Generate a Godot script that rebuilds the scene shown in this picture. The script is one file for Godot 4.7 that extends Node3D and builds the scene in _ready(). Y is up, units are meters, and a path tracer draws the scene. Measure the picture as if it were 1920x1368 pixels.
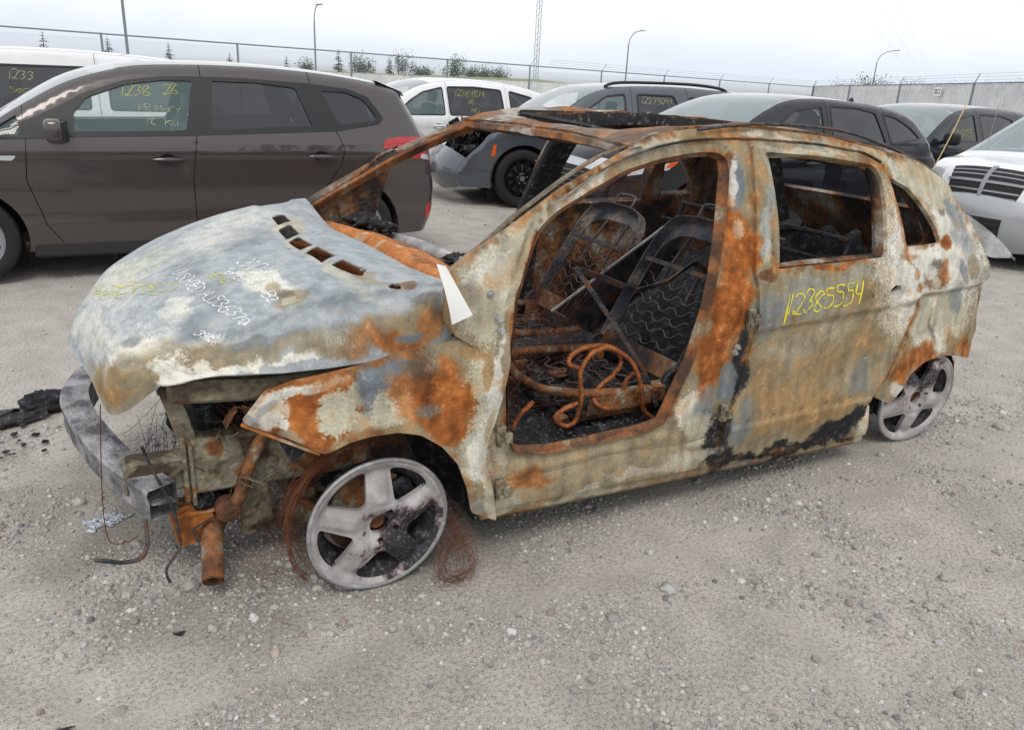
extends Node3D
const CAM_BASIS := Basis(Vector3(0.87314, 0.04795, 0.48511), Vector3(0.12633, 0.93890, -0.32018), Vector3(-0.47082, 0.34084, 0.81373))
const EXPOSURE := 1.16
const FENDER = [-0.4, 0.66, -0.333, 0.747, -0.26, 0.772, -0.063, 0.8, 0.11, 0.83, 0.251, 0.84, 0.43, 0.854, 0.426, 0.81, 0.412, 0.75, 0.396, 0.644, 0.379, 0.558, 0.346, 0.449, 0.352, 0.397, 0.374, 0.314, 0.398, 0.184, 0.341, 0.219, 0.302, 0.237, 0.278, 0.335, 0.242, 0.436, 0.183, 0.511, 0.112, 0.562, 0.039, 0.582, -0.039, 0.583, -0.107, 0.572, -0.167, 0.548, -0.184, 0.545, -0.281, 0.599, -0.375, 0.643]
const DOOROPEN = [0.588, 1.179, 0.652, 1.217, 0.798, 1.275, 0.953, 1.331, 1.113, 1.367, 1.277, 1.388, 1.382, 1.391, 1.424, 1.371, 1.417, 1.313, 1.373, 1.201, 1.349, 1.114, 1.308, 0.971, 1.276, 0.832, 1.231, 0.667, 1.213, 0.618, 1.154, 0.487, 1.119, 0.408, 1.012, 0.392, 0.791, 0.389, 0.617, 0.39, 0.48, 0.411, 0.451, 0.454, 0.44, 0.515, 0.432, 0.691, 0.442, 0.803, 0.458, 0.954, 0.527, 1.102, 0.557, 1.15]
const APILLAR = [0.214, 0.915, 0.227, 1.051, 0.331, 1.117, 0.488, 1.194, 0.678, 1.293, 0.931, 1.388, 1.087, 1.444, 1.207, 1.463]
const ROOFLINE = [1.367, 1.474, 1.567, 1.479, 1.763, 1.468, 2.025, 1.449, 2.247, 1.41, 2.392, 1.391, 2.538, 1.355, 2.681, 1.29, 2.733, 1.249]
const REARLINE = [2.742, 1.214, 2.879, 1.082, 2.977, 0.981, 3.076, 0.888, 3.098, 0.824, 3.041, 0.798, 3.073, 0.696, 3.205, 0.529, 3.163, 0.49, 3.192, 0.38]
const RARCH = [2.959, 0.443, 2.807, 0.469, 2.685, 0.453, 2.58, 0.405, 2.505, 0.342, 2.467, 0.28, 2.413, 0.16, 2.355, 0.113]
const DOORFRONT = [1.557, 1.423, 1.517, 1.295, 1.49, 1.153, 1.471, 0.978, 1.489, 0.93, 1.501, 0.839, 1.517, 0.742, 1.494, 0.602, 1.461, 0.469, 1.423, 0.358, 1.416, 0.19]
const DOORBOT = [1.734, 0.169, 2.035, 0.159, 2.329, 0.142]
const DOORREAR = [2.298, 0.294, 2.32, 0.34, 2.38, 0.393, 2.425, 0.467, 2.462, 0.562, 2.493, 0.649, 2.523, 0.728, 2.502, 0.828, 2.441, 0.925, 2.381, 0.965, 2.372, 0.986, 2.341, 1.133, 2.323, 1.237, 2.295, 1.333, 2.204, 1.373, 1.922, 1.409]
const RWIN = [1.61, 1.395, 1.909, 1.38, 2.193, 1.349, 2.238, 1.334, 2.257, 1.284, 2.246, 1.124, 2.234, 0.983, 2.015, 0.98, 1.729, 0.979, 1.578, 0.975, 1.572, 1.062, 1.594, 1.266]
const QWIN = [2.315, 1.296, 2.43, 1.249, 2.52, 1.167, 2.592, 1.083, 2.625, 1.018, 2.379, 1.012, 2.346, 1.16, 2.321, 1.231]
const SILL = [0.365, 0.167, 0.799, 0.157, 1.317, 0.158, 1.778, 0.13, 2.321, 0.082]
const HOSE_A = [0.862, 0.597, 0.665, 0.797, 0.629, 0.677, 0.808, 0.661, 0.671, 0.875, 0.677, 0.657, 0.952, 0.677, 0.654, 1.013, 0.657, 0.668, 1.036, 0.611, 0.677, 1.016, 0.557, 0.669, 0.972, 0.517, 0.655, 0.942, 0.481, 0.656, 0.933, 0.457, 0.67, 0.962, 0.43, 0.677, 1.018, 0.411, 0.666, 1.067, 0.419, 0.654, 1.073, 0.476, 0.658, 1.08, 0.528, 0.672, 1.11, 0.553, 0.676]
const HOSE_B = [0.828, 0.476, 0.7, 0.755, 0.466, 0.713, 0.727, 0.445, 0.714, 0.752, 0.408, 0.702, 0.799, 0.383, 0.689, 0.837, 0.394, 0.686, 0.844, 0.445, 0.696, 0.841, 0.504, 0.71, 0.824, 0.587, 0.715, 0.842, 0.633, 0.706, 0.889, 0.668, 0.692, 0.96, 0.676, 0.685, 1.019, 0.651, 0.692, 1.068, 0.61, 0.706, 1.101, 0.547, 0.715, 1.131, 0.472, 0.71, 1.16, 0.392, 0.696, 1.217, 0.342, 0.686, 1.245, 0.302, 0.689, 1.237, 0.286, 0.702]
const HOSE_C = [0.623, 0.526, 0.72, 0.604, 0.507, 0.72, 0.575, 0.486, 0.72, 0.553, 0.455, 0.72, 0.543, 0.428, 0.72]
const BAR_A = [0.901, 0.949, 0.52, 1.056, 0.734, 0.58, 1.178, 0.549, 0.64, 1.241, 0.388, 0.68]
const BAR_B = [0.938, 0.937, 0.5, 1.199, 0.836, 0.52, 1.326, 0.866, 0.55, 1.435, 0.949, 0.58, 1.579, 0.865, 0.6]
const WIRE_A = [-0.652, 0.539, 0.6, -0.631, 0.459, 0.6, -0.591, 0.339, 0.64, -0.583, 0.262, 0.66, -0.585, 0.214, 0.67, -0.629, 0.158, 0.68, -0.624, 0.113, 0.69]
const WIRE_B = [-0.675, 0.401, 0.786, -0.677, 0.341, 0.81, -0.696, 0.306, 0.826, -0.74, 0.306, 0.831, -0.777, 0.319, 0.83, -0.812, 0.333, 0.829]
const WIRE_C = [-0.743, 0.669, 0.55, -0.758, 0.531, 0.55, -0.774, 0.349, 0.55, -0.774, 0.236, 0.55, -0.756, 0.204, 0.55, -0.719, 0.204, 0.55, -0.688, 0.217, 0.55]
const SHIELD_RAIL = [0.281, 1.028, 0.74, 0.382, 1.102, 0.73, 0.494, 1.184, 0.72, 0.608, 1.248, 0.7, 0.716, 1.311, 0.69, 0.865, 1.375, 0.66, 1.036, 1.416, 0.63]
# beam top
const SIDE_BLOBS = [
	[0.914, 0.650, 2.161, -0.304, 0.177, -1.442, "t", 1, .2],
	[-0.244, 0.663, 0.233, -0.019, -0.008, -0.202, "o", .9, .3],
	[-0.344, 0.679, 0.071, 0.024, 0.013, -0.054, "w", .9, .25],
	[-0.374, 0.656, 0.039, -0.020, -0.007, -0.018, "s", .5, .3],
	[-0.299, 0.730, 0.081, 0.031, 0.005, -0.019, "w", .95, .2],
	[-0.197, 0.759, 0.108, 0.025, 0.005, -0.023, "w", .95, .2],
	[-0.222, 0.669, 0.060, -0.017, -0.015, -0.079, "o", 1, .2],
	[-0.269, 0.605, 0.039, -0.025, -0.008, -0.018, "g", .7, .3],
	[-0.289, 0.646, 0.013, -0.001, -0.001, -0.015, "w", 1, .1],
	[-0.329, 0.694, 0.034, 0.029, 0.008, -0.013, "s", .5, .4],
	[-0.027, 0.775, 0.181, 0.044, 0.028, -0.099, "o", .7, .35],
	[-0.142, 0.661, 0.062, -0.008, -0.002, -0.072, "l", 1, .15],
	[-0.107, 0.707, 0.085, 0.033, 0.020, -0.052, "l", .95, .2],
	[-0.045, 0.622, 0.095, 0.010, 0.007, -0.039, "l", .8, .3],
	[0.005, 0.763, 0.114, 0.006, 0.011, -0.072, "s", 1, .25],
	[-0.028, 0.716, 0.043, -0.017, -0.026, -0.096, "s", .8, .3],
	[0.029, 0.656, 0.076, 0.017, 0.019, -0.059, "l", .9, .25],
	[0.058, 0.682, 0.051, -0.007, -0.000, -0.042, "w", .8, .25],
	[0.123, 0.695, 0.023, -0.003, 0.000, -0.046, "o", 1, .12],
	[0.150, 0.674, 0.124, -0.018, 0.001, -0.107, "o", .8, .3],
	[0.157, 0.769, 0.087, -0.011, 0.001, -0.070, "d", .6, .35],
	[0.210, 0.763, 0.080, -0.010, 0.002, -0.088, "t", .9, .3],
	[0.167, 0.698, 0.046, -0.006, 0.001, -0.080, "r", .8, .4],
	[0.230, 0.671, 0.080, 0.003, 0.029, -0.147, "o", .95, .3],
	[0.196, 0.567, 0.088, -0.065, -0.025, -0.041, "o", .95, .3],
	[0.141, 0.639, 0.053, -0.008, 0.000, -0.025, "s", .6, .4],
	[-0.126, 0.572, 0.076, 0.017, 0.006, -0.024, "t", .8, .3],
	[0.334, 0.619, 0.080, -0.020, -0.015, -0.220, "l", 1, .25],
	[0.370, 0.670, 0.050, -0.014, -0.019, -0.181, "w", .95, .25],
	[0.388, 0.741, 0.032, -0.008, -0.011, -0.110, "w", 1, .2],
	[0.342, 0.746, 0.019, -0.005, -0.008, -0.071, "y", .8, .3],
	[0.299, 0.805, 0.055, -0.006, 0.001, -0.021, "y", .8, .3],
	[0.302, 0.453, 0.056, -0.025, -0.026, -0.108, "l", 1, .25],
	[0.336, 0.408, 0.047, -0.006, 0.019, -0.181, "w", .8, .3],
	[0.360, 0.299, 0.037, -0.008, 0.015, -0.125, "l", 1, .2],
	[0.304, 0.268, 0.040, -0.010, 0.004, -0.041, "g", .7, .3],
	[0.356, 0.540, 0.019, -0.007, -0.012, -0.083, "y", .5, .4],
	[0.517, 1.087, 0.308, 0.178, 0.144, -0.169, "l", 1, .35],
	[0.361, 1.032, 0.094, 0.049, 0.046, -0.068, "w", .6, .4],
	[0.317, 0.922, 0.091, -0.008, -0.004, -0.098, "l", .9, .3],
	[0.284, 0.974, 0.071, -0.005, -0.003, -0.048, "d", .35, .5],
	[0.345, 0.920, 0.029, -0.015, -0.033, -0.057, "t", .5, .4],
	[0.660, 1.225, 0.161, 0.088, 0.028, -0.033, "l", 1, .3],
	[0.437, 1.059, 0.123, 0.075, 0.032, -0.039, "y", .45, .5],
	[0.779, 1.287, 0.136, 0.068, 0.020, -0.026, "w", .8, .35],
	[0.888, 1.359, 0.109, 0.044, 0.010, -0.020, "y", .4, .5],
	[0.747, 1.238, 0.113, 0.057, 0.009, -0.012, "s", .6, .4],
	[0.487, 0.958, 0.022, -0.006, -0.042, -0.144, "o", 1, .2],
	[0.542, 1.101, 0.019, -0.005, -0.028, -0.061, "o", .9, .25],
	[0.456, 0.859, 0.031, -0.003, 0.001, -0.052, "r", .7, .3],
	[1.010, 1.384, 0.144, 0.035, 0.004, -0.029, "g", .9, .3],
	[1.119, 1.422, 0.151, 0.022, -0.002, -0.027, "l", .8, .3],
	[1.354, 1.445, 0.158, 0.001, -0.010, -0.024, "y", .9, .35],
	[1.483, 1.435, 0.109, 0.001, -0.011, -0.026, "o", .5, .4],
	[1.689, 1.454, 0.171, -0.006, -0.010, -0.017, "l", .95, .3],
	[1.947, 1.427, 0.148, -0.015, -0.018, -0.023, "g", .8, .3],
	[2.104, 1.420, 0.133, -0.021, -0.022, -0.024, "y", .6, .4],
	[2.254, 1.383, 0.148, -0.036, -0.030, -0.027, "l", .9, .3],
	[2.442, 1.319, 0.138, -0.055, -0.079, -0.054, "l", 1, .3],
	[1.495, 1.366, 0.082, -0.000, -0.028, -0.073, "t", 1, .3],
	[1.421, 1.333, 0.043, -0.000, -0.019, -0.054, "r", .8, .3],
	[1.445, 1.274, 0.032, -0.001, -0.032, -0.109, "s", .9, .3],
	[1.437, 1.284, 0.013, -0.000, -0.030, -0.100, "w", .7, .2],
	[1.373, 1.148, 0.036, -0.003, -0.029, -0.109, "y", .8, .4],
	[1.401, 0.977, 0.091, -0.011, -0.024, -0.249, "o", 1, .25],
	[1.364, 0.800, 0.100, -0.023, -0.007, -0.184, "o", 1, .25],
	[1.418, 1.128, 0.027, -0.001, -0.005, -0.037, "w", .5, .4],
	[1.329, 0.656, 0.105, -0.036, -0.026, -0.141, "o", .95, .3],
	[1.299, 0.596, 0.050, -0.018, -0.023, -0.122, "o", .9, .3],
	[1.432, 0.686, 0.063, -0.016, -0.002, -0.064, "y", .7, .4],
	[1.244, 0.451, 0.042, 0.070, 0.062, -0.037, "w", .8, .3],
	[1.323, 0.460, 0.068, -0.026, -0.019, -0.105, "s", .8, .4],
	[1.297, 0.374, 0.085, -0.015, 0.012, -0.071, "l", .8, .3],
	[1.460, 0.617, 0.047, -0.014, -0.013, -0.171, "b", .9, .2],
	[1.414, 0.535, 0.046, -0.016, -0.011, -0.085, "s", .9, .3],
	[1.399, 0.425, 0.058, -0.010, 0.011, -0.061, "t", .8, .3],
	[1.416, 0.252, 0.083, -0.034, 0.007, -0.150, "b", 1, .2],
	[1.433, 0.349, 0.044, -0.020, -0.009, -0.092, "b", .9, .25],
	[0.415, 0.719, 0.031, -0.006, -0.001, -0.220, "t", 1, .3],
	[0.435, 0.642, 0.012, -0.002, 0.003, -0.189, "o", .8, .3],
	[0.419, 0.452, 0.036, -0.007, 0.004, -0.080, "l", .6, .4],
	[0.418, 0.319, 0.046, -0.010, 0.009, -0.068, "g", .7, .3],
	[0.421, 0.218, 0.082, -0.004, 0.015, -0.053, "l", .8, .3],
	[0.568, 0.296, 0.132, -0.012, 0.015, -0.053, "o", .75, .5],
	[0.826, 0.259, 0.262, -0.015, 0.021, -0.056, "t", 1, .4],
	[1.138, 0.310, 0.152, 0.004, 0.030, -0.058, "t", .8, .4],
	[1.028, 0.237, 0.201, -0.005, 0.010, -0.021, "w", .4, .5],
	[1.289, 0.253, 0.187, 0.003, 0.030, -0.055, "l", .8, .4],
	[0.458, 0.167, 0.103, -0.001, 0.007, -0.022, "y", .9, .4],
	[0.794, 0.183, 0.282, -0.010, 0.009, -0.024, "l", .8, .4],
	[1.572, 1.216, 0.050, -0.004, -0.071, -0.204, "g", 1, .25],
	[1.578, 1.328, 0.039, -0.000, -0.020, -0.056, "y", .8, .4],
	[1.535, 1.046, 0.033, -0.002, -0.004, -0.058, "w", .4, .5],
	[1.810, 1.399, 0.266, -0.012, -0.010, -0.017, "l", .9, .3],
	[2.244, 1.363, 0.056, -0.023, -0.036, -0.025, "y", .8, .4],
	[2.316, 1.153, 0.058, 0.003, 0.013, -0.168, "y", 1, .3],
	[2.306, 1.300, 0.036, 0.007, 0.014, -0.059, "t", .8, .4],
	[2.338, 1.001, 0.052, -0.003, 0.001, -0.035, "r", .8, .3],
	[1.869, 0.976, 0.373, -0.002, 0.002, -0.015, "o", .9, .25],
	[1.544, 0.958, 0.062, -0.004, 0.001, -0.024, "r", .8, .3],
	[1.728, 0.850, 0.270, -0.004, 0.034, -0.090, "g", 0.72, .5],
	[1.564, 0.801, 0.071, -0.014, 0.004, -0.128, "s", 0.64, .4],
	[2.252, 0.839, 0.250, 0.000, 0.050, -0.093, "y", 0.48, .5],
	[2.033, 0.912, 0.261, -0.001, 0.010, -0.035, "g", 0.56, .5],
	[2.387, 0.766, 0.117, -0.012, 0.035, -0.100, "y", 0.56, .4],
	[1.976, 0.620, 0.453, 0.002, 0.075, -0.149, "t", 1, .4],
	[1.785, 0.621, 0.193, -0.024, 0.023, -0.095, "l", 0.36, .5],
	[1.945, 0.553, 0.207, 0.030, 0.071, -0.099, "y", 0.56, .5],
	[2.024, 0.685, 0.189, 0.013, 0.039, -0.064, "l", 0.40, .5],
	[2.216, 0.615, 0.151, -0.019, 0.040, -0.127, "y", 0.64, .5],
	[1.773, 0.410, 0.303, 0.010, 0.049, -0.092, "y", 0.72, .4],
	[2.018, 0.346, 0.292, 0.007, 0.056, -0.077, "y", 0.64, .5],
	[1.598, 0.508, 0.124, -0.034, -0.001, -0.136, "y", 0.56, .5],
	[2.304, 0.454, 0.120, -0.044, -0.021, -0.093, "t", .8, .4],
	[2.211, 0.455, 0.055, -0.017, -0.008, -0.096, "s", 0.56, .4],
	[2.161, 0.387, 0.037, -0.006, 0.008, -0.027, "s", 0.56, .3],
	[1.840, 0.298, 0.346, 0.001, 0.035, -0.053, "y", 0.64, .4],
	[1.512, 0.359, 0.055, -0.023, -0.024, -0.108, "s", .7, .4],
	[1.831, 0.160, 0.522, -0.026, 0.028, -0.046, "b", 1, .3],
	[2.112, 0.214, 0.199, 0.048, 0.056, -0.059, "b", 1, .3],
	[2.270, 0.260, 0.095, 0.030, 0.062, -0.056, "b", .9, .2],
	[1.617, 0.141, 0.152, -0.006, 0.014, -0.024, "g", .7, .3],
	[2.374, 0.168, 0.099, -0.057, -0.045, -0.086, "l", 1, .25],
	[2.389, 0.251, 0.064, -0.032, -0.018, -0.061, "w", .8, .3],
	[2.614, 0.915, 0.485, -0.035, 0.078, -0.453, "w", 1, .4],
	[2.568, 1.253, 0.136, -0.065, -0.141, -0.086, "l", 1, .3],
	[2.517, 1.318, 0.113, -0.044, -0.060, -0.040, "y", .35, .5],
	[2.689, 1.094, 0.113, 0.024, 0.089, -0.127, "w", .9, .3],
	[2.736, 1.138, 0.052, 0.014, 0.068, -0.081, "s", .7, .4],
	[2.638, 1.152, 0.031, 0.005, 0.015, -0.034, "d", .6, .4],
	[2.810, 1.007, 0.091, 0.013, 0.089, -0.092, "s", .5, .5],
	[2.573, 1.209, 0.113, -0.053, -0.033, -0.021, "l", .9, .3],
	[2.665, 1.016, 0.048, -0.003, 0.001, -0.037, "o", 1, .25],
	[2.395, 0.975, 0.083, -0.005, 0.001, -0.020, "o", .5, .4],
	[2.603, 0.868, 0.098, -0.008, 0.019, -0.078, "d", .7, .3],
	[2.661, 0.875, 0.050, -0.009, -0.004, -0.071, "o", .7, .3],
	[2.558, 0.895, 0.040, -0.003, 0.007, -0.033, "w", .8, .2],
	[2.610, 0.843, 0.041, -0.003, 0.012, -0.031, "l", .8, .2],
	[2.905, 0.891, 0.070, 0.002, 0.046, -0.057, "t", .8, .3],
	[2.822, 0.875, 0.040, -0.001, 0.044, -0.067, "s", .7, .3],
	[2.596, 0.670, 0.126, -0.014, 0.034, -0.090, "l", .8, .3],
	[2.713, 0.631, 0.062, -0.010, 0.023, -0.090, "d", .6, .4],
	[2.778, 0.571, 0.054, -0.009, 0.021, -0.082, "w", .9, .2],
	[2.828, 0.670, 0.164, -0.022, 0.068, -0.140, "l", .9, .3],
	[2.841, 0.746, 0.065, -0.008, 0.054, -0.110, "s", .6, .4],
	[2.578, 0.772, 0.233, 0.004, 0.013, -0.021, "t", .6, .4],
	[2.608, 0.475, 0.181, 0.043, 0.087, -0.082, "o", .9, .4],
	[3.065, 0.459, 0.161, -0.039, 0.012, -0.068, "o", .9, .4],
	[2.897, 0.527, 0.113, -0.018, 0.029, -0.059, "y", .8, .4],
	[2.499, 0.554, 0.082, -0.011, 0.025, -0.070, "y", 0.48, .5],
	[2.506, 0.424, 0.068, 0.046, 0.051, -0.034, "o", .9, .3],
	[2.494, 0.346, 0.029, 0.023, 0.060, -0.038, "w", .8, .3],
	[3.065, 0.825, 0.081, -0.009, 0.030, -0.056, "g", .5, .4]]
const HANDLE_HOLE = [2.283, 0.843, 2.311, 0.859, 2.352, 0.855, 2.357, 0.829, 2.332, 0.817, 2.291, 0.828]
const HANDLE_SLIT = [2.162, 0.821, 2.17, 0.839, 2.175, 0.813]
const CLIPS = [1.541, 0.358, 1.691, 0.361, 1.849, 0.362, 2.001, 0.365, 2.156, 0.366]
const HOOD_HOLES = [
	[0.891, -0.306, 0.943, -0.357, 0.943, -0.255, 0.891, -0.200],
	[0.880, -0.145, 0.931, -0.200, 0.937, -0.106, 0.885, -0.051],
	[0.882, -0.012, 0.929, -0.072, 0.944, 0.032, 0.888, 0.110],
	[0.893, 0.167, 0.952, 0.060, 0.962, 0.217, 0.903, 0.314],
	[0.924, 0.364, 0.969, 0.283, 0.991, 0.431, 0.961, 0.509, 0.946, 0.490],
	[0.986, 0.637, 1.008, 0.597, 1.019, 0.637, 1.012, 0.657]]
const HOOD_BLOBS = [
	[0.535, 0.408, 1.500, 0.000, 0.000, 1.500, "h", 1, .1],
	[0.719, -0.228, 0.276, -0.210, -0.008, 0.262, "w", .55, .6],
	[0.413, -0.769, 0.531, 0.085, -0.122, -0.379, "w", .45, .6],
	[0.289, -0.025, 0.172, -0.142, 0.059, 0.380, "w", .5, .6],
	[0.405, -0.129, 0.167, -0.077, 0.010, 0.179, "a", .35, .6],
	[0.127, 0.186, 0.039, 0.235, -0.095, -0.037, "w", .6, .5],
	[0.248, 0.429, 0.177, 0.186, -0.042, 0.098, "w", .55, .4],
	[0.226, 0.475, 0.119, 0.064, -0.030, 0.055, "w", 1, .2],
	[0.272, 0.490, 0.069, 0.026, -0.017, 0.030, "w", .9, .2],
	[0.284, 0.442, 0.048, 0.021, -0.005, 0.031, "s", .6, .4],
	[0.469, 0.373, 0.035, 0.044, -0.015, 0.058, "w", .7, .3],
	[0.437, 0.427, 0.059, 0.011, -0.011, 0.065, "w", .5, .4],
	[0.557, 0.437, 0.044, 0.057, -0.033, 0.117, "s", .5, .5],
	[0.351, 0.599, 0.152, 0.077, -0.038, 0.045, "w", .6, .3],
	[0.192, 0.630, 0.260, 0.193, -0.127, 0.121, "t", .9, .4],
	[0.407, 0.751, 0.255, 0.049, -0.035, 0.082, "t", .9, .4],
	[0.119, 0.821, 0.194, -0.055, -0.105, 0.257, "w", 1, .2],
	[0.387, 0.825, 0.208, -0.012, -0.037, 0.039, "w", .9, .2],
	[0.694, 0.813, 0.095, -0.001, -0.001, 0.013, "w", .95, .2],
	[0.743, 0.806, 0.060, 0.000, -0.001, 0.009, "w", .8, .25],
	[0.347, 0.761, 0.027, 0.017, -0.041, 0.051, "w", .8, .2],
	[0.613, 0.738, 0.172, 0.027, -0.004, 0.035, "s", .6, .5],
	[0.707, 0.774, 0.170, 0.014, -0.003, 0.033, "t", .7, .4],
	[0.823, 0.798, 0.136, 0.003, -0.003, 0.026, "t", .9, .4],
	[0.916, 0.811, 0.139, 0.006, -0.006, 0.025, "o", .6, .5],
	[1.009, 0.825, 0.111, 0.007, -0.002, 0.030, "o", .8, .4],
	[1.049, 0.789, 0.085, 0.013, -0.009, 0.032, "t", .9, .4],
	[1.077, 0.801, 0.059, 0.007, -0.007, 0.026, "o", .7, .4],
	[1.012, 0.816, 0.041, 0.003, -0.001, 0.008, "s", .9, .3],
	[1.071, 0.760, 0.057, 0.032, -0.010, 0.036, "d", .5, .4],
	[0.956, 0.782, 0.075, 0.015, -0.008, 0.023, "y", .5, .5],
	[0.709, 0.449, 0.043, 0.093, -0.039, 0.120, "w", .8, .3],
	[0.704, 0.347, 0.047, 0.056, -0.016, 0.062, "w", .8, .3],
	[0.731, 0.585, 0.057, 0.019, -0.013, 0.051, "t", .85, .25],
	[0.720, 0.596, 0.023, 0.008, -0.006, 0.026, "l", .9, .2],
	[0.717, 0.556, 0.030, 0.022, -0.011, 0.028, "d", .5, .3],
	[0.709, 0.496, 0.020, 0.015, -0.016, 0.042, "t", .7, .3],
	[0.804, 0.582, 0.038, 0.028, -0.013, 0.040, "s", .5, .4],
	[0.860, 0.682, 0.088, 0.050, -0.012, 0.061, "s", .5, .5],
	[0.070, -0.187, 0.005, -0.163, -0.022, -0.065, "t", .8, .4],
	[0.072, 0.455, 0.062, 0.240, -0.059, -0.000, "t", 1, .4],
	[0.117, 0.558, 0.009, 0.121, -0.051, 0.022, "t", .9, .4],
	[0.056, 0.383, 0.098, 0.166, -0.061, 0.002, "y", .5, .5],
	[0.070, 0.485, 0.003, 0.061, -0.028, -0.001, "o", .35, .5],
	[0.909, 0.276, 0.043, 0.477, -0.035, 0.082, "l", .6, .4],
	[0.965, 0.508, 0.027, 0.137, -0.018, 0.046, "t", .7, .4],
	[1.029, 0.634, 0.033, 0.020, -0.014, 0.016, "r", .6, .4],
	[0.922, -0.182, -0.010, 0.167, -0.061, 0.100, "l", .8, .4],
	[0.758, -0.073, 0.102, -0.047, -0.014, 0.155, "s", .4, .6],
	[0.554, 0.059, 0.078, -0.020, -0.008, 0.189, "s", .4, .6],
	[0.436, 0.552, 0.093, 0.015, -0.039, 0.075, "s", .5, .5],
	[0.813, 0.740, 0.099, 0.045, -0.016, 0.058, "h", .6, .5]]
const HOOD_NET = [[-0.808, 0.705, 0, -0.752, 0.812, 0, -0.62, 0.885, 0, -0.33, 0.965, 0, 0, 1.005, 0, 0.29, 0.955, 0], [-0.762, 0.658, 0.26, -0.722, 0.783, 0.26, -0.615, 0.875, 0.26, -0.33, 0.96, 0.27, 0, 1.005, 0.27, 0.29, 0.955, 0.27], [-0.715, 0.58, 0.43, -0.692, 0.725, 0.45, -0.585, 0.842, 0.46, -0.31, 0.945, 0.47, 0, 0.998, 0.47, 0.295, 0.965, 0.47], [-0.6, 0.695, 0.565, -0.59, 0.757, 0.59, -0.505, 0.826, 0.615, -0.285, 0.915, 0.64, 0, 0.982, 0.652, 0.29, 0.982, 0.665], [-0.595, 0.705, 0.58, -0.58, 0.745, 0.604, -0.495, 0.806, 0.63, -0.28, 0.889, 0.656, 0, 0.955, 0.672, 0.285, 0.97, 0.69], [-0.59, 0.73, 0.61, -0.55, 0.75, 0.64, -0.47, 0.78, 0.66, -0.27, 0.835, 0.69, 0.01, 0.905, 0.715, 0.27, 0.955, 0.735], [-0.58, 0.735, 0.63, -0.53, 0.75, 0.66, -0.43, 0.766, 0.7, -0.26, 0.765, 0.735, 0.03, 0.775, 0.76, 0.27, 0.805, 0.775]]
func _ready() -> void:
	# camera
	var cam := Camera3D.new()
	cam.name = "camera"
	add_child(cam)
	cam.transform = Transform3D(CAM_BASIS, Vector3(-0.761, 1.6105, 2.9468))
	cam.fov = 49.69
	cam.far = 900.0
	cam.near = 0.05
	cam.current = true
	# overcast sky
	var we := WorldEnvironment.new()
	we.name = "world"
	var env := Environment.new()
	env.background_mode = Environment.BG_SKY
	env.sky = Sky.new()
	env.sky.sky_material = overcast()
	env.tonemap_mode = Environment.TONE_MAPPER_LINEAR
	env.tonemap_exposure = EXPOSURE
	env.sdfgi_enabled = true
	env.ssao_enabled = true
	env.ssil_enabled = true
	we.environment = env
	add_child(we)
	# the sun behind thin cloud
	var sun := DirectionalLight3D.new()
	sun.name = "sun"
	sun.light_energy = 0.4
	sun.light_angular_distance = 24.0
	sun.light_color = Color(1.0, 0.97, 0.93)
	sun.shadow_enabled = true
	add_child(sun)
	sun.look_at_from_position(Vector3(-4.0, 12.0, 7.0), Vector3.ZERO)
	build_ground()
	build_cars()
	build_burnt()
	build_yard()
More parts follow.
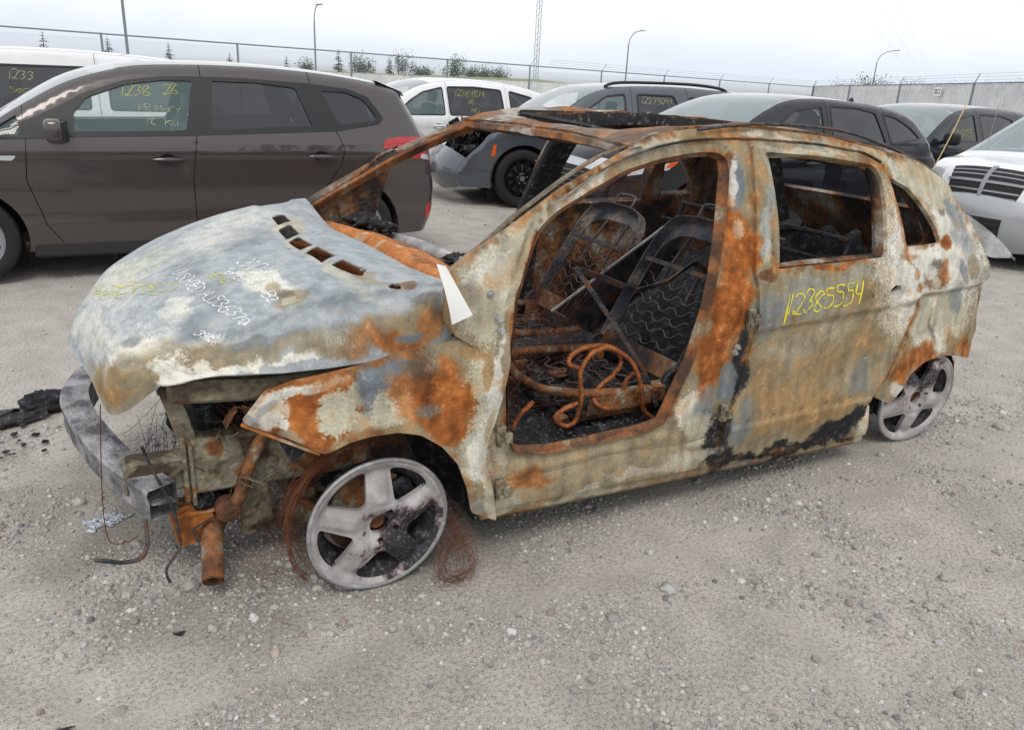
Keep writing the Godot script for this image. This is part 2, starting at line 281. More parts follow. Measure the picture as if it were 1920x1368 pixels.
# ---------------------------------------------------------------- mesh collector
class MB:
	var v := PackedVector3Array()
	var n := PackedVector3Array()
	var uv := PackedVector2Array()
	var col := PackedColorArray()
	var ix := PackedInt32Array()
	var tint := Color.WHITE
	func vert(p: Vector3, nn: Vector3, t := Vector2.ZERO) -> int:
		v.append(p)
		n.append(nn)
		uv.append(t)
		col.append(tint)
		return v.size() - 1
	func tri(a: int, b: int, c: int) -> void:
		ix.append(a)
		ix.append(b)
		ix.append(c)
	func quad(a: int, b: int, c: int, d: int) -> void:
		tri(a, b, c)
		tri(a, c, d)
	func face(ps: Array, t := []) -> void:
		var nn: Vector3 = (ps[1] - ps[0]).cross(ps[2] - ps[0])
		if nn.length() < 1e-12 and ps.size() > 3:
			nn = (ps[2] - ps[0]).cross(ps[3] - ps[0])
		nn = nn.normalized()
		var b := v.size()
		for i in ps.size():
			vert(ps[i], nn, t[i] if t.size() > 0 else Vector2(ps[i].x + ps[i].z, ps[i].y))
		for i in range(1, ps.size() - 1):
			tri(b, b + i, b + i + 1)
	func face_out(ps: Array, c: Vector3) -> void:
		var mid := Vector3.ZERO
		for p in ps:
			mid += p
		mid /= ps.size()
		if (ps[1] - ps[0]).cross(ps[2] - ps[0]).dot(mid - c) < 0.0:
			ps.reverse()
		face(ps)
	# a box with chamfered edges
	func box(c: Vector3, s: Vector3, bs := Basis(), ch := 0.004) -> void:
		var h := s * 0.5
		ch = min(ch, min(h.x, min(h.y, h.z)) * 0.6)
		var i := h - Vector3(ch, ch, ch)
		for ax in 3:
			var b1 := (ax + 1) % 3
			var b2 := (ax + 2) % 3
			for sg in [-1.0, 1.0]:
				var q := []
				for cn in [[-1, -1], [1, -1], [1, 1], [-1, 1]]:
					var p := Vector3.ZERO
					p[ax] = sg * h[ax]
					p[b1] = cn[0] * i[b1]
					p[b2] = cn[1] * i[b2]
					q.append(c + bs * p)
				face_out(q, c)
			for s1 in [-1.0, 1.0]:
				for s2 in [-1.0, 1.0]:
					var q := []
					for cn in [[0, -1], [0, 1], [1, 1], [1, -1]]:
						var p := Vector3.ZERO
						p[ax] = cn[1] * i[ax]
						p[b1] = s1 * (h[b1] if cn[0] == 0 else i[b1])
						p[b2] = s2 * (i[b2] if cn[0] == 0 else h[b2])
						q.append(c + bs * p)
					face_out(q, c)
		for sx in [-1.0, 1.0]:
			for sy in [-1.0, 1.0]:
				for sz in [-1.0, 1.0]:
					face_out([c + bs * Vector3(sx * h.x, sy * i.y, sz * i.z), c + bs * Vector3(sx * i.x, sy * h.y, sz * i.z), c + bs * Vector3(sx * i.x, sy * i.y, sz * h.z)], c)
	# a flat bar through points: width w across, thickness t
	func bar(pts: Array, w: float, t: float, side: Vector3) -> void:
		for k in pts.size() - 1:
			var d: Vector3 = pts[k + 1] - pts[k]
			var x := d.normalized()
			var z := (side - x * side.dot(x)).normalized()
			var y := z.cross(x)
			box((pts[k] + pts[k + 1]) * 0.5, Vector3(d.length() + t * 0.5, t, w), Basis(x, y, z), min(t, w) * 0.2)
	# a tube along points; r is one radius or a list
	func tube(pts: Array, r, sides := 8, caps := true) -> void:
		var m := pts.size()
		if m < 2:
			return
		var up := Vector3.UP
		var t0: Vector3 = (pts[1] - pts[0]).normalized()
		if abs(t0.dot(up)) > 0.9:
			up = Vector3.RIGHT
		var a := (up - t0 * up.dot(t0)).normalized()
		var b0 := v.size()
		var run := 0.0
		for k in m:
			var t: Vector3
			if k == 0: t = pts[1] - pts[0]
			elif k == m - 1: t = pts[m - 1] - pts[m - 2]
			else: t = pts[k + 1] - pts[k - 1]
			t = t.normalized()
			a = (a - t * a.dot(t)).normalized()
			var b := t.cross(a)
			var rr: float = r[k] if r is Array else r
			if k > 0:
				run += pts[k].distance_to(pts[k - 1])
			for j in sides + 1:
				var an := TAU * j / sides
				var d := a * cos(an) + b * sin(an)
				vert(pts[k] + d * rr, d, Vector2(float(j) / sides, run))
		for k in m - 1:
			for j in sides:
				var q := b0 + k * (sides + 1) + j
				quad(q, q + 1, q + sides + 2, q + sides + 1)
		if caps:
			for e in [0, m - 1]:
				var ring := []
				for j in sides:
					ring.append(v[b0 + e * (sides + 1) + j])
				face_out(ring, pts[1] if e == 0 else pts[m - 2])
	# turned shape: profile of (radius, height) round the axis of tf (its y)
	func lathe(prof: Array, tf: Transform3D, seg := 32, closed := false) -> void:
		var m := prof.size()
		var b0 := v.size()
		for k in m:
			var p0: Vector2 = prof[max(k - 1, 0)] if not closed else prof[(k - 1 + m) % m]
			var p1: Vector2 = prof[min(k + 1, m - 1)] if not closed else prof[(k + 1) % m]
			var d := (p1 - p0).normalized()
			var nn := Vector2(d.y, -d.x)
			for j in seg + 1:
				var an := TAU * j / seg
				vert(tf * Vector3(prof[k].x * cos(an), prof[k].y, prof[k].x * sin(an)), (tf.basis * Vector3(nn.x * cos(an), nn.y, nn.x * sin(an))).normalized(), Vector2(float(j) / seg * 4.0, float(k) / m))
		for k in (m if closed else m - 1):
			for j in seg:
				var q := b0 + k * (seg + 1) + j
				var q2 := b0 + ((k + 1) % m) * (seg + 1) + j
				quad(q, q + 1, q2 + 1, q2)
	# rows of points joined to a smooth surface
	func grid(rows: Array, uvs := []) -> void:
		var R := rows.size()
		var C: int = rows[0].size()
		var b0 := v.size()
		for i in R:
			for j in C:
				var du: Vector3 = rows[min(i + 1, R - 1)][j] - rows[max(i - 1, 0)][j]
				var dv: Vector3 = rows[i][min(j + 1, C - 1)] - rows[i][max(j - 1, 0)]
				vert(rows[i][j], du.cross(dv).normalized(), uvs[i][j] if uvs.size() > 0 else Vector2(j, i))
		for i in R - 1:
			for j in C - 1:
				var q := b0 + i * C + j
				quad(q, q + 1, q + C + 1, q + C)
	# lumpy ball
	func lump(c: Vector3, s: Vector3, amp: float, nz: FastNoiseLite, seg := 14, bs := Basis()) -> void:
		var rows := []
		for i in seg + 1:
			var row := []
			var ph := PI * i / seg
			for j in seg * 2 + 1:
				var th := TAU * (j % (seg * 2)) / (seg * 2)
				var d := Vector3(sin(ph) * cos(th), cos(ph), sin(ph) * sin(th))
				var k := 1.0 + amp * nz.get_noise_3dv((d + c) * 3.0) * 2.0
				row.append(c + bs * (d * s * k))
			rows.append(row)
		var b0 := v.size()
		grid(rows)
		for i in range(b0, v.size()):
			if n[i].dot(v[i] - c) < 0.0:
				n[i] = -n[i]
			if n[i].length() < 0.5:
				n[i] = (v[i] - c).normalized()
	# box with fully rounded faces
	func pillow(c: Vector3, s: Vector3, bs := Basis(), seg := 12) -> void:
		var rows := []
		for i in seg + 1:
			var row := []
			var ph := PI * i / seg
			for j in seg * 2 + 1:
				var th := TAU * (j % (seg * 2)) / (seg * 2)
				var d := Vector3(sin(ph) * cos(th), cos(ph), sin(ph) * sin(th))
				row.append(c + bs * (Vector3(signf(d.x) * pow(absf(d.x), 0.55), signf(d.y) * pow(absf(d.y), 0.55), signf(d.z) * pow(absf(d.z), 0.55)) * s * 0.5))
			rows.append(row)
		var b0 := v.size()
		grid(rows)
		for i in range(b0, v.size()):
			if n[i].dot(v[i] - c) < 0.0:
				n[i] = -n[i]
			if n[i].length() < 0.5:
				n[i] = (v[i] - c).normalized()
	func mirrored() -> MB:
		var o := MB.new()
		for i in v.size():
			o.v.append(v[i] * Vector3(1, 1, -1))
			o.n.append(n[i] * Vector3(1, 1, -1))
		o.uv = uv.duplicate()
		o.col = col.duplicate()
		o.ix = ix.duplicate()
		return o
	func join(o: MB) -> void:
		var b := v.size()
		v.append_array(o.v)
		n.append_array(o.n)
		uv.append_array(o.uv)
		col.append_array(o.col)
		for i in o.ix:
			ix.append(i + b)
	func mesh() -> ArrayMesh:
		for i in range(0, ix.size(), 3):
			var a := ix[i]
			var b := ix[i + 1]
			var c := ix[i + 2]
			if (v[b] - v[a]).cross(v[c] - v[a]).dot(n[a] + n[b] + n[c]) > 0.0:
				ix[i + 1] = c
				ix[i + 2] = b
		var arr := []
		arr.resize(Mesh.ARRAY_MAX)
		arr[Mesh.ARRAY_VERTEX] = v
		arr[Mesh.ARRAY_NORMAL] = n
		arr[Mesh.ARRAY_TEX_UV] = uv
		arr[Mesh.ARRAY_COLOR] = col
		arr[Mesh.ARRAY_INDEX] = ix
		var m := ArrayMesh.new()
		if v.size() > 0:
			m.add_surface_from_arrays(Mesh.PRIMITIVE_TRIANGLES, arr)
		return m

# ---------------------------------------------------------------- nodes
var used := {}
func numbered(called: String) -> String:
	var k: int = used.get(called, 0)
	used[called] = k + 1
	return called if k == 0 else "%s_%03d" % [called, k]

func tag(o: Node, label: String, category: String, group := "", kind := "") -> Node:
	if label != "": o.set_meta("label", label)
	if category != "": o.set_meta("category", category)
	if group != "": o.set_meta("group", group)
	if kind != "": o.set_meta("kind", kind)
	return o

func thing(called: String, label: String, category: String, at := Vector3.ZERO, turn := 0.0, group := "") -> Node3D:
	var o := Node3D.new()
	o.name = numbered(called)
	add_child(o)
	o.position = at
	o.rotation.y = turn
	tag(o, label, category, group)
	return o

func put(called: String, mb: MB, m: Material, parent: Node, label := "") -> MeshInstance3D:
	var o := MeshInstance3D.new()
	o.name = called
	o.mesh = mb.mesh()
	o.material_override = m
	parent.add_child(o, true)
	if label != "":
		o.set_meta("label", label)
	return o

func single(called: String, mb: MB, m: Material, label: String, category: String, group := "") -> MeshInstance3D:
	var o := put(numbered(called), mb, m, self)
	tag(o, label, category, group)
	return o

func setting(called: String, mb: MB, m: Material) -> MeshInstance3D:
	var o := put(called, mb, m, self)
	o.set_meta("kind", "structure")
	return o

# ---------------------------------------------------------------- curves
func smooth_path(p: Array, per := 6) -> Array:
	var out := []
	var m := p.size()
	for i in m - 1:
		var a = p[max(i - 1, 0)]
		var b = p[i]
		var c = p[i + 1]
		var d = p[min(i + 2, m - 1)]
		for k in per:
			out.append(b.cubic_interpolate(c, a, d, float(k) / per))
	out.append(p[m - 1])
	return out

func pv(a: Array) -> PackedVector2Array:
	var o := PackedVector2Array()
	for i in range(0, a.size(), 2):
		o.append(Vector2(a[i], a[i + 1]))
	return o

func p3(a: Array) -> Array:
	var o := []
	for i in range(0, a.size(), 3):
		o.append(Vector3(a[i], a[i + 1], a[i + 2]))
	return o

func dense(poly: PackedVector2Array, step: float, closed := true) -> PackedVector2Array:
	var o := PackedVector2Array()
	var m := poly.size()
	for i in (m if closed else m - 1):
		var a := poly[i]
		var b := poly[(i + 1) % m]
		var k := int(ceil(a.distance_to(b) / step))
		for j in k:
			o.append(a.lerp(b, float(j) / k))
	if not closed:
		o.append(poly[m - 1])
	return o

func round_poly(poly: PackedVector2Array, rad: float) -> PackedVector2Array:
	var o := PackedVector2Array()
	var m := poly.size()
	for i in m:
		var p := poly[i]
		var a := poly[(i - 1 + m) % m]
		var b := poly[(i + 1) % m]
		var r: float = min(rad, min(p.distance_to(a), p.distance_to(b)) * 0.45)
		var s := p + (a - p).normalized() * r
		var e := p + (b - p).normalized() * r
		for k in 4:
			var t := k / 3.0
			o.append(s.lerp(p, t).lerp(p.lerp(e, t), t))
	return o

func biggest(list: Array) -> PackedVector2Array:
	var best := PackedVector2Array()
	var ba := 0.0
	for q in list:
		var ar := 0.0
		for i in q.size():
			ar += q[i].cross(q[(i + 1) % q.size()])
		if abs(ar) > ba:
			ba = abs(ar)
			best = q
	return best

func grown(poly: PackedVector2Array, d: float) -> PackedVector2Array:
	return biggest(Geometry2D.offset_polygon(poly, d))

func circle(c: Vector2, r: float, seg := 28) -> PackedVector2Array:
	var o := PackedVector2Array()
	for i in seg:
		o.append(c + Vector2(cos(TAU * i / seg), sin(TAU * i / seg)) * r)
	return o

# a sheet of metal or glass: a flat outline with holes, laid over the surface f(Vector2) -> Vector3
func sheet(outline: PackedVector2Array, holes: Array, f: Callable, step: float, thick: float, uvr: Rect2, side := 1.0, back := false, mb: MB = null) -> MB:
	if mb == null:
		mb = MB.new()
	var ring := dense(outline, step)
	var rings := [ring]
	for h in holes:
		rings.append(dense(h, step * 0.7))
	var pts := PackedVector2Array()
	for r in rings:
		pts.append_array(r)
	var inner := Geometry2D.offset_polygon(outline, -step * 0.45)
	var outs := []
	for h in holes:
		outs.append(grown(h, step * 0.4))
	var bb := Rect2(outline[0], Vector2.ZERO)
	for p in outline:
		bb = bb.expand(p)
	var rng := RandomNumberGenerator.new()
	rng.seed = 7 + outline.size()
	var row := 0
	var y := bb.position.y
	while y < bb.end.y:
		var x := bb.position.x + (step * 0.5 if row % 2 == 1 else 0.0)
		while x < bb.end.x:
			var p := Vector2(x + rng.randf_range(-0.07, 0.07) * step, y + rng.randf_range(-0.07, 0.07) * step)
			var ok := false
			for q in inner:
				if Geometry2D.is_point_in_polygon(p, q):
					ok = true
					break
			if ok:
				for q in outs:
					if Geometry2D.is_point_in_polygon(p, q):
						ok = false
						break
			if ok:
				pts.append(p)
			x += step
		y += step * 0.87
		row += 1
	var seen := {}
	var uniq := PackedVector2Array()
	for p in pts:
		var key := Vector2i(int(round(p.x * 20000.0)), int(round(p.y * 20000.0)))
		if not seen.has(key):
			seen[key] = true
			uniq.append(p)
	pts = uniq
	var tris := Geometry2D.triangulate_delaunay(pts)
	var b0 := mb.v.size()
	var e := 0.003
	var pos := PackedVector3Array()
	var nor := PackedVector3Array()
	for p in pts:
		var q: Vector3 = f.call(p)
		var dx: Vector3 = f.call(p + Vector2(e, 0)) - f.call(p - Vector2(e, 0))
		var dy: Vector3 = f.call(p + Vector2(0, e)) - f.call(p - Vector2(0, e))
		var nn := dx.cross(dy).normalized() * side
		pos.append(q)
		nor.append(nn)
		mb.vert(q, nn, Vector2((p.x - uvr.position.x) / uvr.size.x, 1.0 - (p.y - uvr.position.y) / uvr.size.y))
	var keep := PackedInt32Array()
	for i in range(0, tris.size(), 3):
		var c := (pts[tris[i]] + pts[tris[i + 1]] + pts[tris[i + 2]]) / 3.0
		if not Geometry2D.is_point_in_polygon(c, ring):
			continue
		var bad := false
		for k in range(1, rings.size()):
			if Geometry2D.is_point_in_polygon(c, rings[k]):
				bad = true
				break
		if bad:
			continue
		mb.tri(b0 + tris[i], b0 + tris[i + 1], b0 + tris[i + 2])
		keep.append_array([tris[i], tris[i + 1], tris[i + 2]])
	if back:
		var b1 := mb.v.size()
		for i in pts.size():
			mb.vert(pos[i] - nor[i] * thick, -nor[i], mb.uv[b0 + i])
		for i in range(0, keep.size(), 3):
			mb.tri(b1 + keep[i], b1 + keep[i + 2], b1 + keep[i + 1])
	if thick > 0.0:
		for r in rings:
			var m: int = r.size()
			for i in m:
				var p: Vector2 = r[i]
				var p2: Vector2 = r[(i + 1) % m]
				var A: Vector3 = f.call(p)
				var B: Vector3 = f.call(p2)
				var dxx: Vector3 = f.call(p + Vector2(e, 0)) - f.call(p - Vector2(e, 0))
				var dyy: Vector3 = f.call(p + Vector2(0, e)) - f.call(p - Vector2(0, e))
				var nn := dxx.cross(dyy).normalized() * side * thick
				var ua := Vector2((p.x - uvr.position.x) / uvr.size.x, 1.0 - (p.y - uvr.position.y) / uvr.size.y)
				mb.face([A, B, B - nn, A - nn], [ua, ua, ua, ua])
	return mb

# ---------------------------------------------------------------- hand lettering: strokes on a 4 x 6 grid
const GLYPH = {
	"0": "20 05 16 26 36 45 44 42 31 20 10 02 04", "1": "10 26", "2": "05 16 36 45 44 10 01 20 40", "3": "05 16 36 45 34 23 33 42 31 10 01",
	"4": "06 03 33 36 30", "5": "46 06 14 34 43 41 20 00", "6": "46 25 13 02 10 30 42 33 13", "7": "06 46 10", "8": "45 26 05 04 22 41 30 10 01 24 45",
	"9": "43 23 14 26 36 44 42 30 10", "A": "00 26 40 32 12", "B": "00 06 36 45 33 03 33 42 30 00", "C": "45 36 16 04 02 10 30 41", "D": "00 06 26 44 42 20 00",
	"E": "40 00 06 46 06 03 33", "F": "00 06 46 06 03 33", "G": "45 26 04 02 20 40 42 22", "H": "00 06 03 43 46 40", "I": "20 26", "J": "46 41 30 10 01", "K": "00 06 02 46 13 40",
	"L": "06 00 40", "M": "00 06 23 46 40", "N": "00 06 40 46", "P": "00 06 36 45 34 03", "R": "00 06 36 45 34 03 40", "S": "45 26 05 14 33 41 20 00", "T": "06 46 26 20", "U": "06 02 10 30 42 46",
	"V": "06 20 46", "W": "06 10 23 30 46", "X": "06 40 23 00 46", "Y": "06 23 46 23 10", "Z": "06 46 00 40", "a": "43 23 02 10 30 43 40", "c": "43 23 02 10 40", "d": "46 40 42 33 13 02 10 30 41",
	"e": "02 42 33 13 02 10 30 41", "i": "04 24 20 40", "m": "00 04 03 14 22 20 22 34 43 40", "n": "00 04 03 24 43 40", "o": "14 03 01 10 30 41 43 34 14", "p": "0/ 04 34 43 41 30 10", "r": "00 04 02 24 44", "s": "44 14 03 32 41 10 00",
	"t": "36 11 20 40 11 14 04 44", "u": "04 02 10 30 42 44 40", "x": "04 40 22 00 44", "y": "04 22 44 22 1/", "k": "06 00 02 44 13 40", "z": "04 44 00 40", "-": "03 43"}

# a flat painted line of width w along the 2D points, on the surface f, lifted by lift
func stroke(mb: MB, pts: Array, w: float, f: Callable, lift: float, side := 1.0) -> void:
	if pts.size() < 2:
		return
	var sm := smooth_path(pts, 4)
	var e := 0.003
	var prev := [-1, -1]
	for i in sm.size():
		var p: Vector2 = sm[i]
		var d: Vector2 = (sm[min(i + 1, sm.size() - 1)] - sm[max(i - 1, 0)]).normalized()
		var o := Vector2(-d.y, d.x) * w * 0.5 * (0.8 + 0.3 * sin(i * 0.9 + p.x * 70.0) + 0.25 * sin(i * 2.3 + p.y * 90.0))
		var nn: Vector3 = ((f.call(p + Vector2(e, 0)) - f.call(p - Vector2(e, 0))).cross(f.call(p + Vector2(0, e)) - f.call(p - Vector2(0, e)))).normalized() * side
		var a := mb.vert(f.call(p + o) + nn * lift, nn)
		var b := mb.vert(f.call(p - o) + nn * lift, nn)
		if i > 0:
			mb.quad(prev[0], prev[1], b, a)
		prev = [a, b]

func letter(mb: MB, text: String, at: Vector2, right: Vector2, up: Vector2, w: float, f: Callable, lift := 0.0025, seed_ := 3, side := 1.0) -> void:
	var rng := RandomNumberGenerator.new()
	rng.seed = seed_
	var pen := at
	for ch: String in text:
		if GLYPH.has(ch):
			var pts := []
			var wob := Vector2(rng.randf_range(-0.15, 0.15), rng.randf_range(-0.35, 0.35))
			var slant := rng.randf_range(-0.1, 0.15)
			var scl := rng.randf_range(0.88, 1.12)
			for q in GLYPH[ch].split(" "):
				var gx: float = (q.unicode_at(0) - 48) + wob.x + rng.randf_range(-0.15, 0.15)
				var gy: float = (q.unicode_at(1) - 48) * scl + wob.y + rng.randf_range(-0.15, 0.15)
				pts.append(pen + right * (gx / 4.0 + slant * gy / 6.0) + up * (gy / 6.0))
			stroke(mb, pts, w, f, lift, side)
		pen += right * (1.28 if ch != " " else 1.0) * (0.62 if ch in "1I" else 1.0)

# ---------------------------------------------------------------- materials
func plain(c: Color, rough := 0.8, metal := 0.0) -> StandardMaterial3D:
	var m := StandardMaterial3D.new()
	m.albedo_color = c
	m.roughness = rough
	m.metallic = metal
	return m

func rgb(r: int, g: int, b: int) -> Color:
	return Color8(r, g, b)

func noise(sd: int, fr: float, oct := 4, type := FastNoiseLite.TYPE_SIMPLEX_SMOOTH) -> FastNoiseLite:
	var z := FastNoiseLite.new()
	z.seed = sd
	z.frequency = fr
	z.noise_type = type
	z.fractal_octaves = oct
	return z

func noise_bytes(sd: int, fr: float, w: int, h: int, oct := 4, type := FastNoiseLite.TYPE_SIMPLEX_SMOOTH, seamless := true) -> PackedByteArray:
	var z := noise(sd, fr, oct, type)
	var im: Image = z.get_seamless_image(w, h) if seamless else z.get_image(w, h)
	im.convert(Image.FORMAT_L8)
	return im.get_data()

# patchy surface colour: two noises pick colours from a ramp [[limit, colour], ...]; laid triplanar
func patchy(sd: int, ramp: Array, fr: float, tile: float, rough := 0.85, grain := 0.25, metal := 0.0, bump := 0.5) -> StandardMaterial3D:
	var S := 256
	var a := noise_bytes(sd, fr, S, S, 5)
	var b := noise_bytes(sd + 1, 0.12, S, S, 3)
	var c := noise_bytes(sd + 2, fr * 3.0, S, S, 3)
	var data := PackedByteArray()
	data.resize(S * S * 3)
	for i in S * S:
		var t := a[i] / 255.0 + (c[i] - 128) / 900.0
		var k := 0
		while k < ramp.size() - 1 and t > ramp[k][0]:
			k += 1
		var col: Color = ramp[k][1]
		if k > 0:
			var e: float = clamp((t - ramp[k - 1][0]) / 0.05, 0.0, 1.0)
			col = (ramp[k - 1][1] as Color).lerp(col, e)
		var g := 1.0 + grain * (b[i] - 128) / 128.0
		data[i * 3] = int(clamp(col.r8 * g, 0, 255))
		data[i * 3 + 1] = int(clamp(col.g8 * g, 0, 255))
		data[i * 3 + 2] = int(clamp(col.b8 * g, 0, 255))
	var im := Image.create_from_data(S, S, false, Image.FORMAT_RGB8, data)
	var m := StandardMaterial3D.new()
	m.albedo_texture = ImageTexture.create_from_image(im)
	m.uv1_triplanar = true
	m.uv1_scale = Vector3.ONE / tile
	m.roughness = rough
	m.metallic = metal
	if bump > 0.0:
		var hm := Image.create_from_data(S, S, false, Image.FORMAT_L8, b)
		hm.bump_map_to_normal_map(bump * 4.0)
		m.normal_enabled = true
		m.normal_texture = ImageTexture.create_from_image(hm)
	return m

func paint(c: Color, metal := 0.35, rough := 0.38) -> StandardMaterial3D:
	var m := plain(c, rough, metal)
	m.clearcoat_enabled = true
	m.clearcoat = 1.0
	m.clearcoat_roughness = 0.06
	return m

func pane(c: Color, a: float) -> StandardMaterial3D:
	var m := plain(c, 0.02, 0.0)
	m.transparency = BaseMaterial3D.TRANSPARENCY_ALPHA
	m.albedo_color.a = a
	m.metallic_specular = 0.6
	return m
# ================================================================ sky and ground
func overcast() -> Material:
	var W := 512
	var H := 256
	var a := noise_bytes(301, 0.018, W, H, 4)
	var b := noise_bytes(302, 0.05, W, H, 4)
	var im := Image.create(W, H, false, Image.FORMAT_RGB8)
	for y in H:
		var el := 90.0 - 180.0 * (y + 0.5) / H
		for x in W:
			var yy := (y * 3) % H
			var n0 := (a[yy * W + x] - 128) / 128.0
			var n1 := (b[yy * W + (x * 2) % W] - 128) / 128.0
			var c := rgb(216, 225, 235).lerp(rgb(251, 252, 254), smoothstep(0.0, 4.5, el + n0 * 1.6 + n1 * 0.6))
			c = c.lerp(rgb(228, 233, 239), smoothstep(9.0, 40.0, el) * 0.8)
			c = c.lerp(rgb(205, 214, 224), clampf(n0 * 0.25 + n1 * 0.12, 0.0, 0.3))
			if el < -1.0:
				c = rgb(165, 160, 150)
			im.set_pixel(x, y, c)
	var m := PanoramaSkyMaterial.new()
	m.panorama = ImageTexture.create_from_image(im)
	m.energy_multiplier = 1.0
	return m

var gn: FastNoiseLite
func ground_y(x: float, z: float) -> float:
	return gn.get_noise_2d(x * 0.5, z * 0.5) * 0.012 + gn.get_noise_2d(x * 2.6 + 50.0, z * 2.6) * 0.004 - 0.010

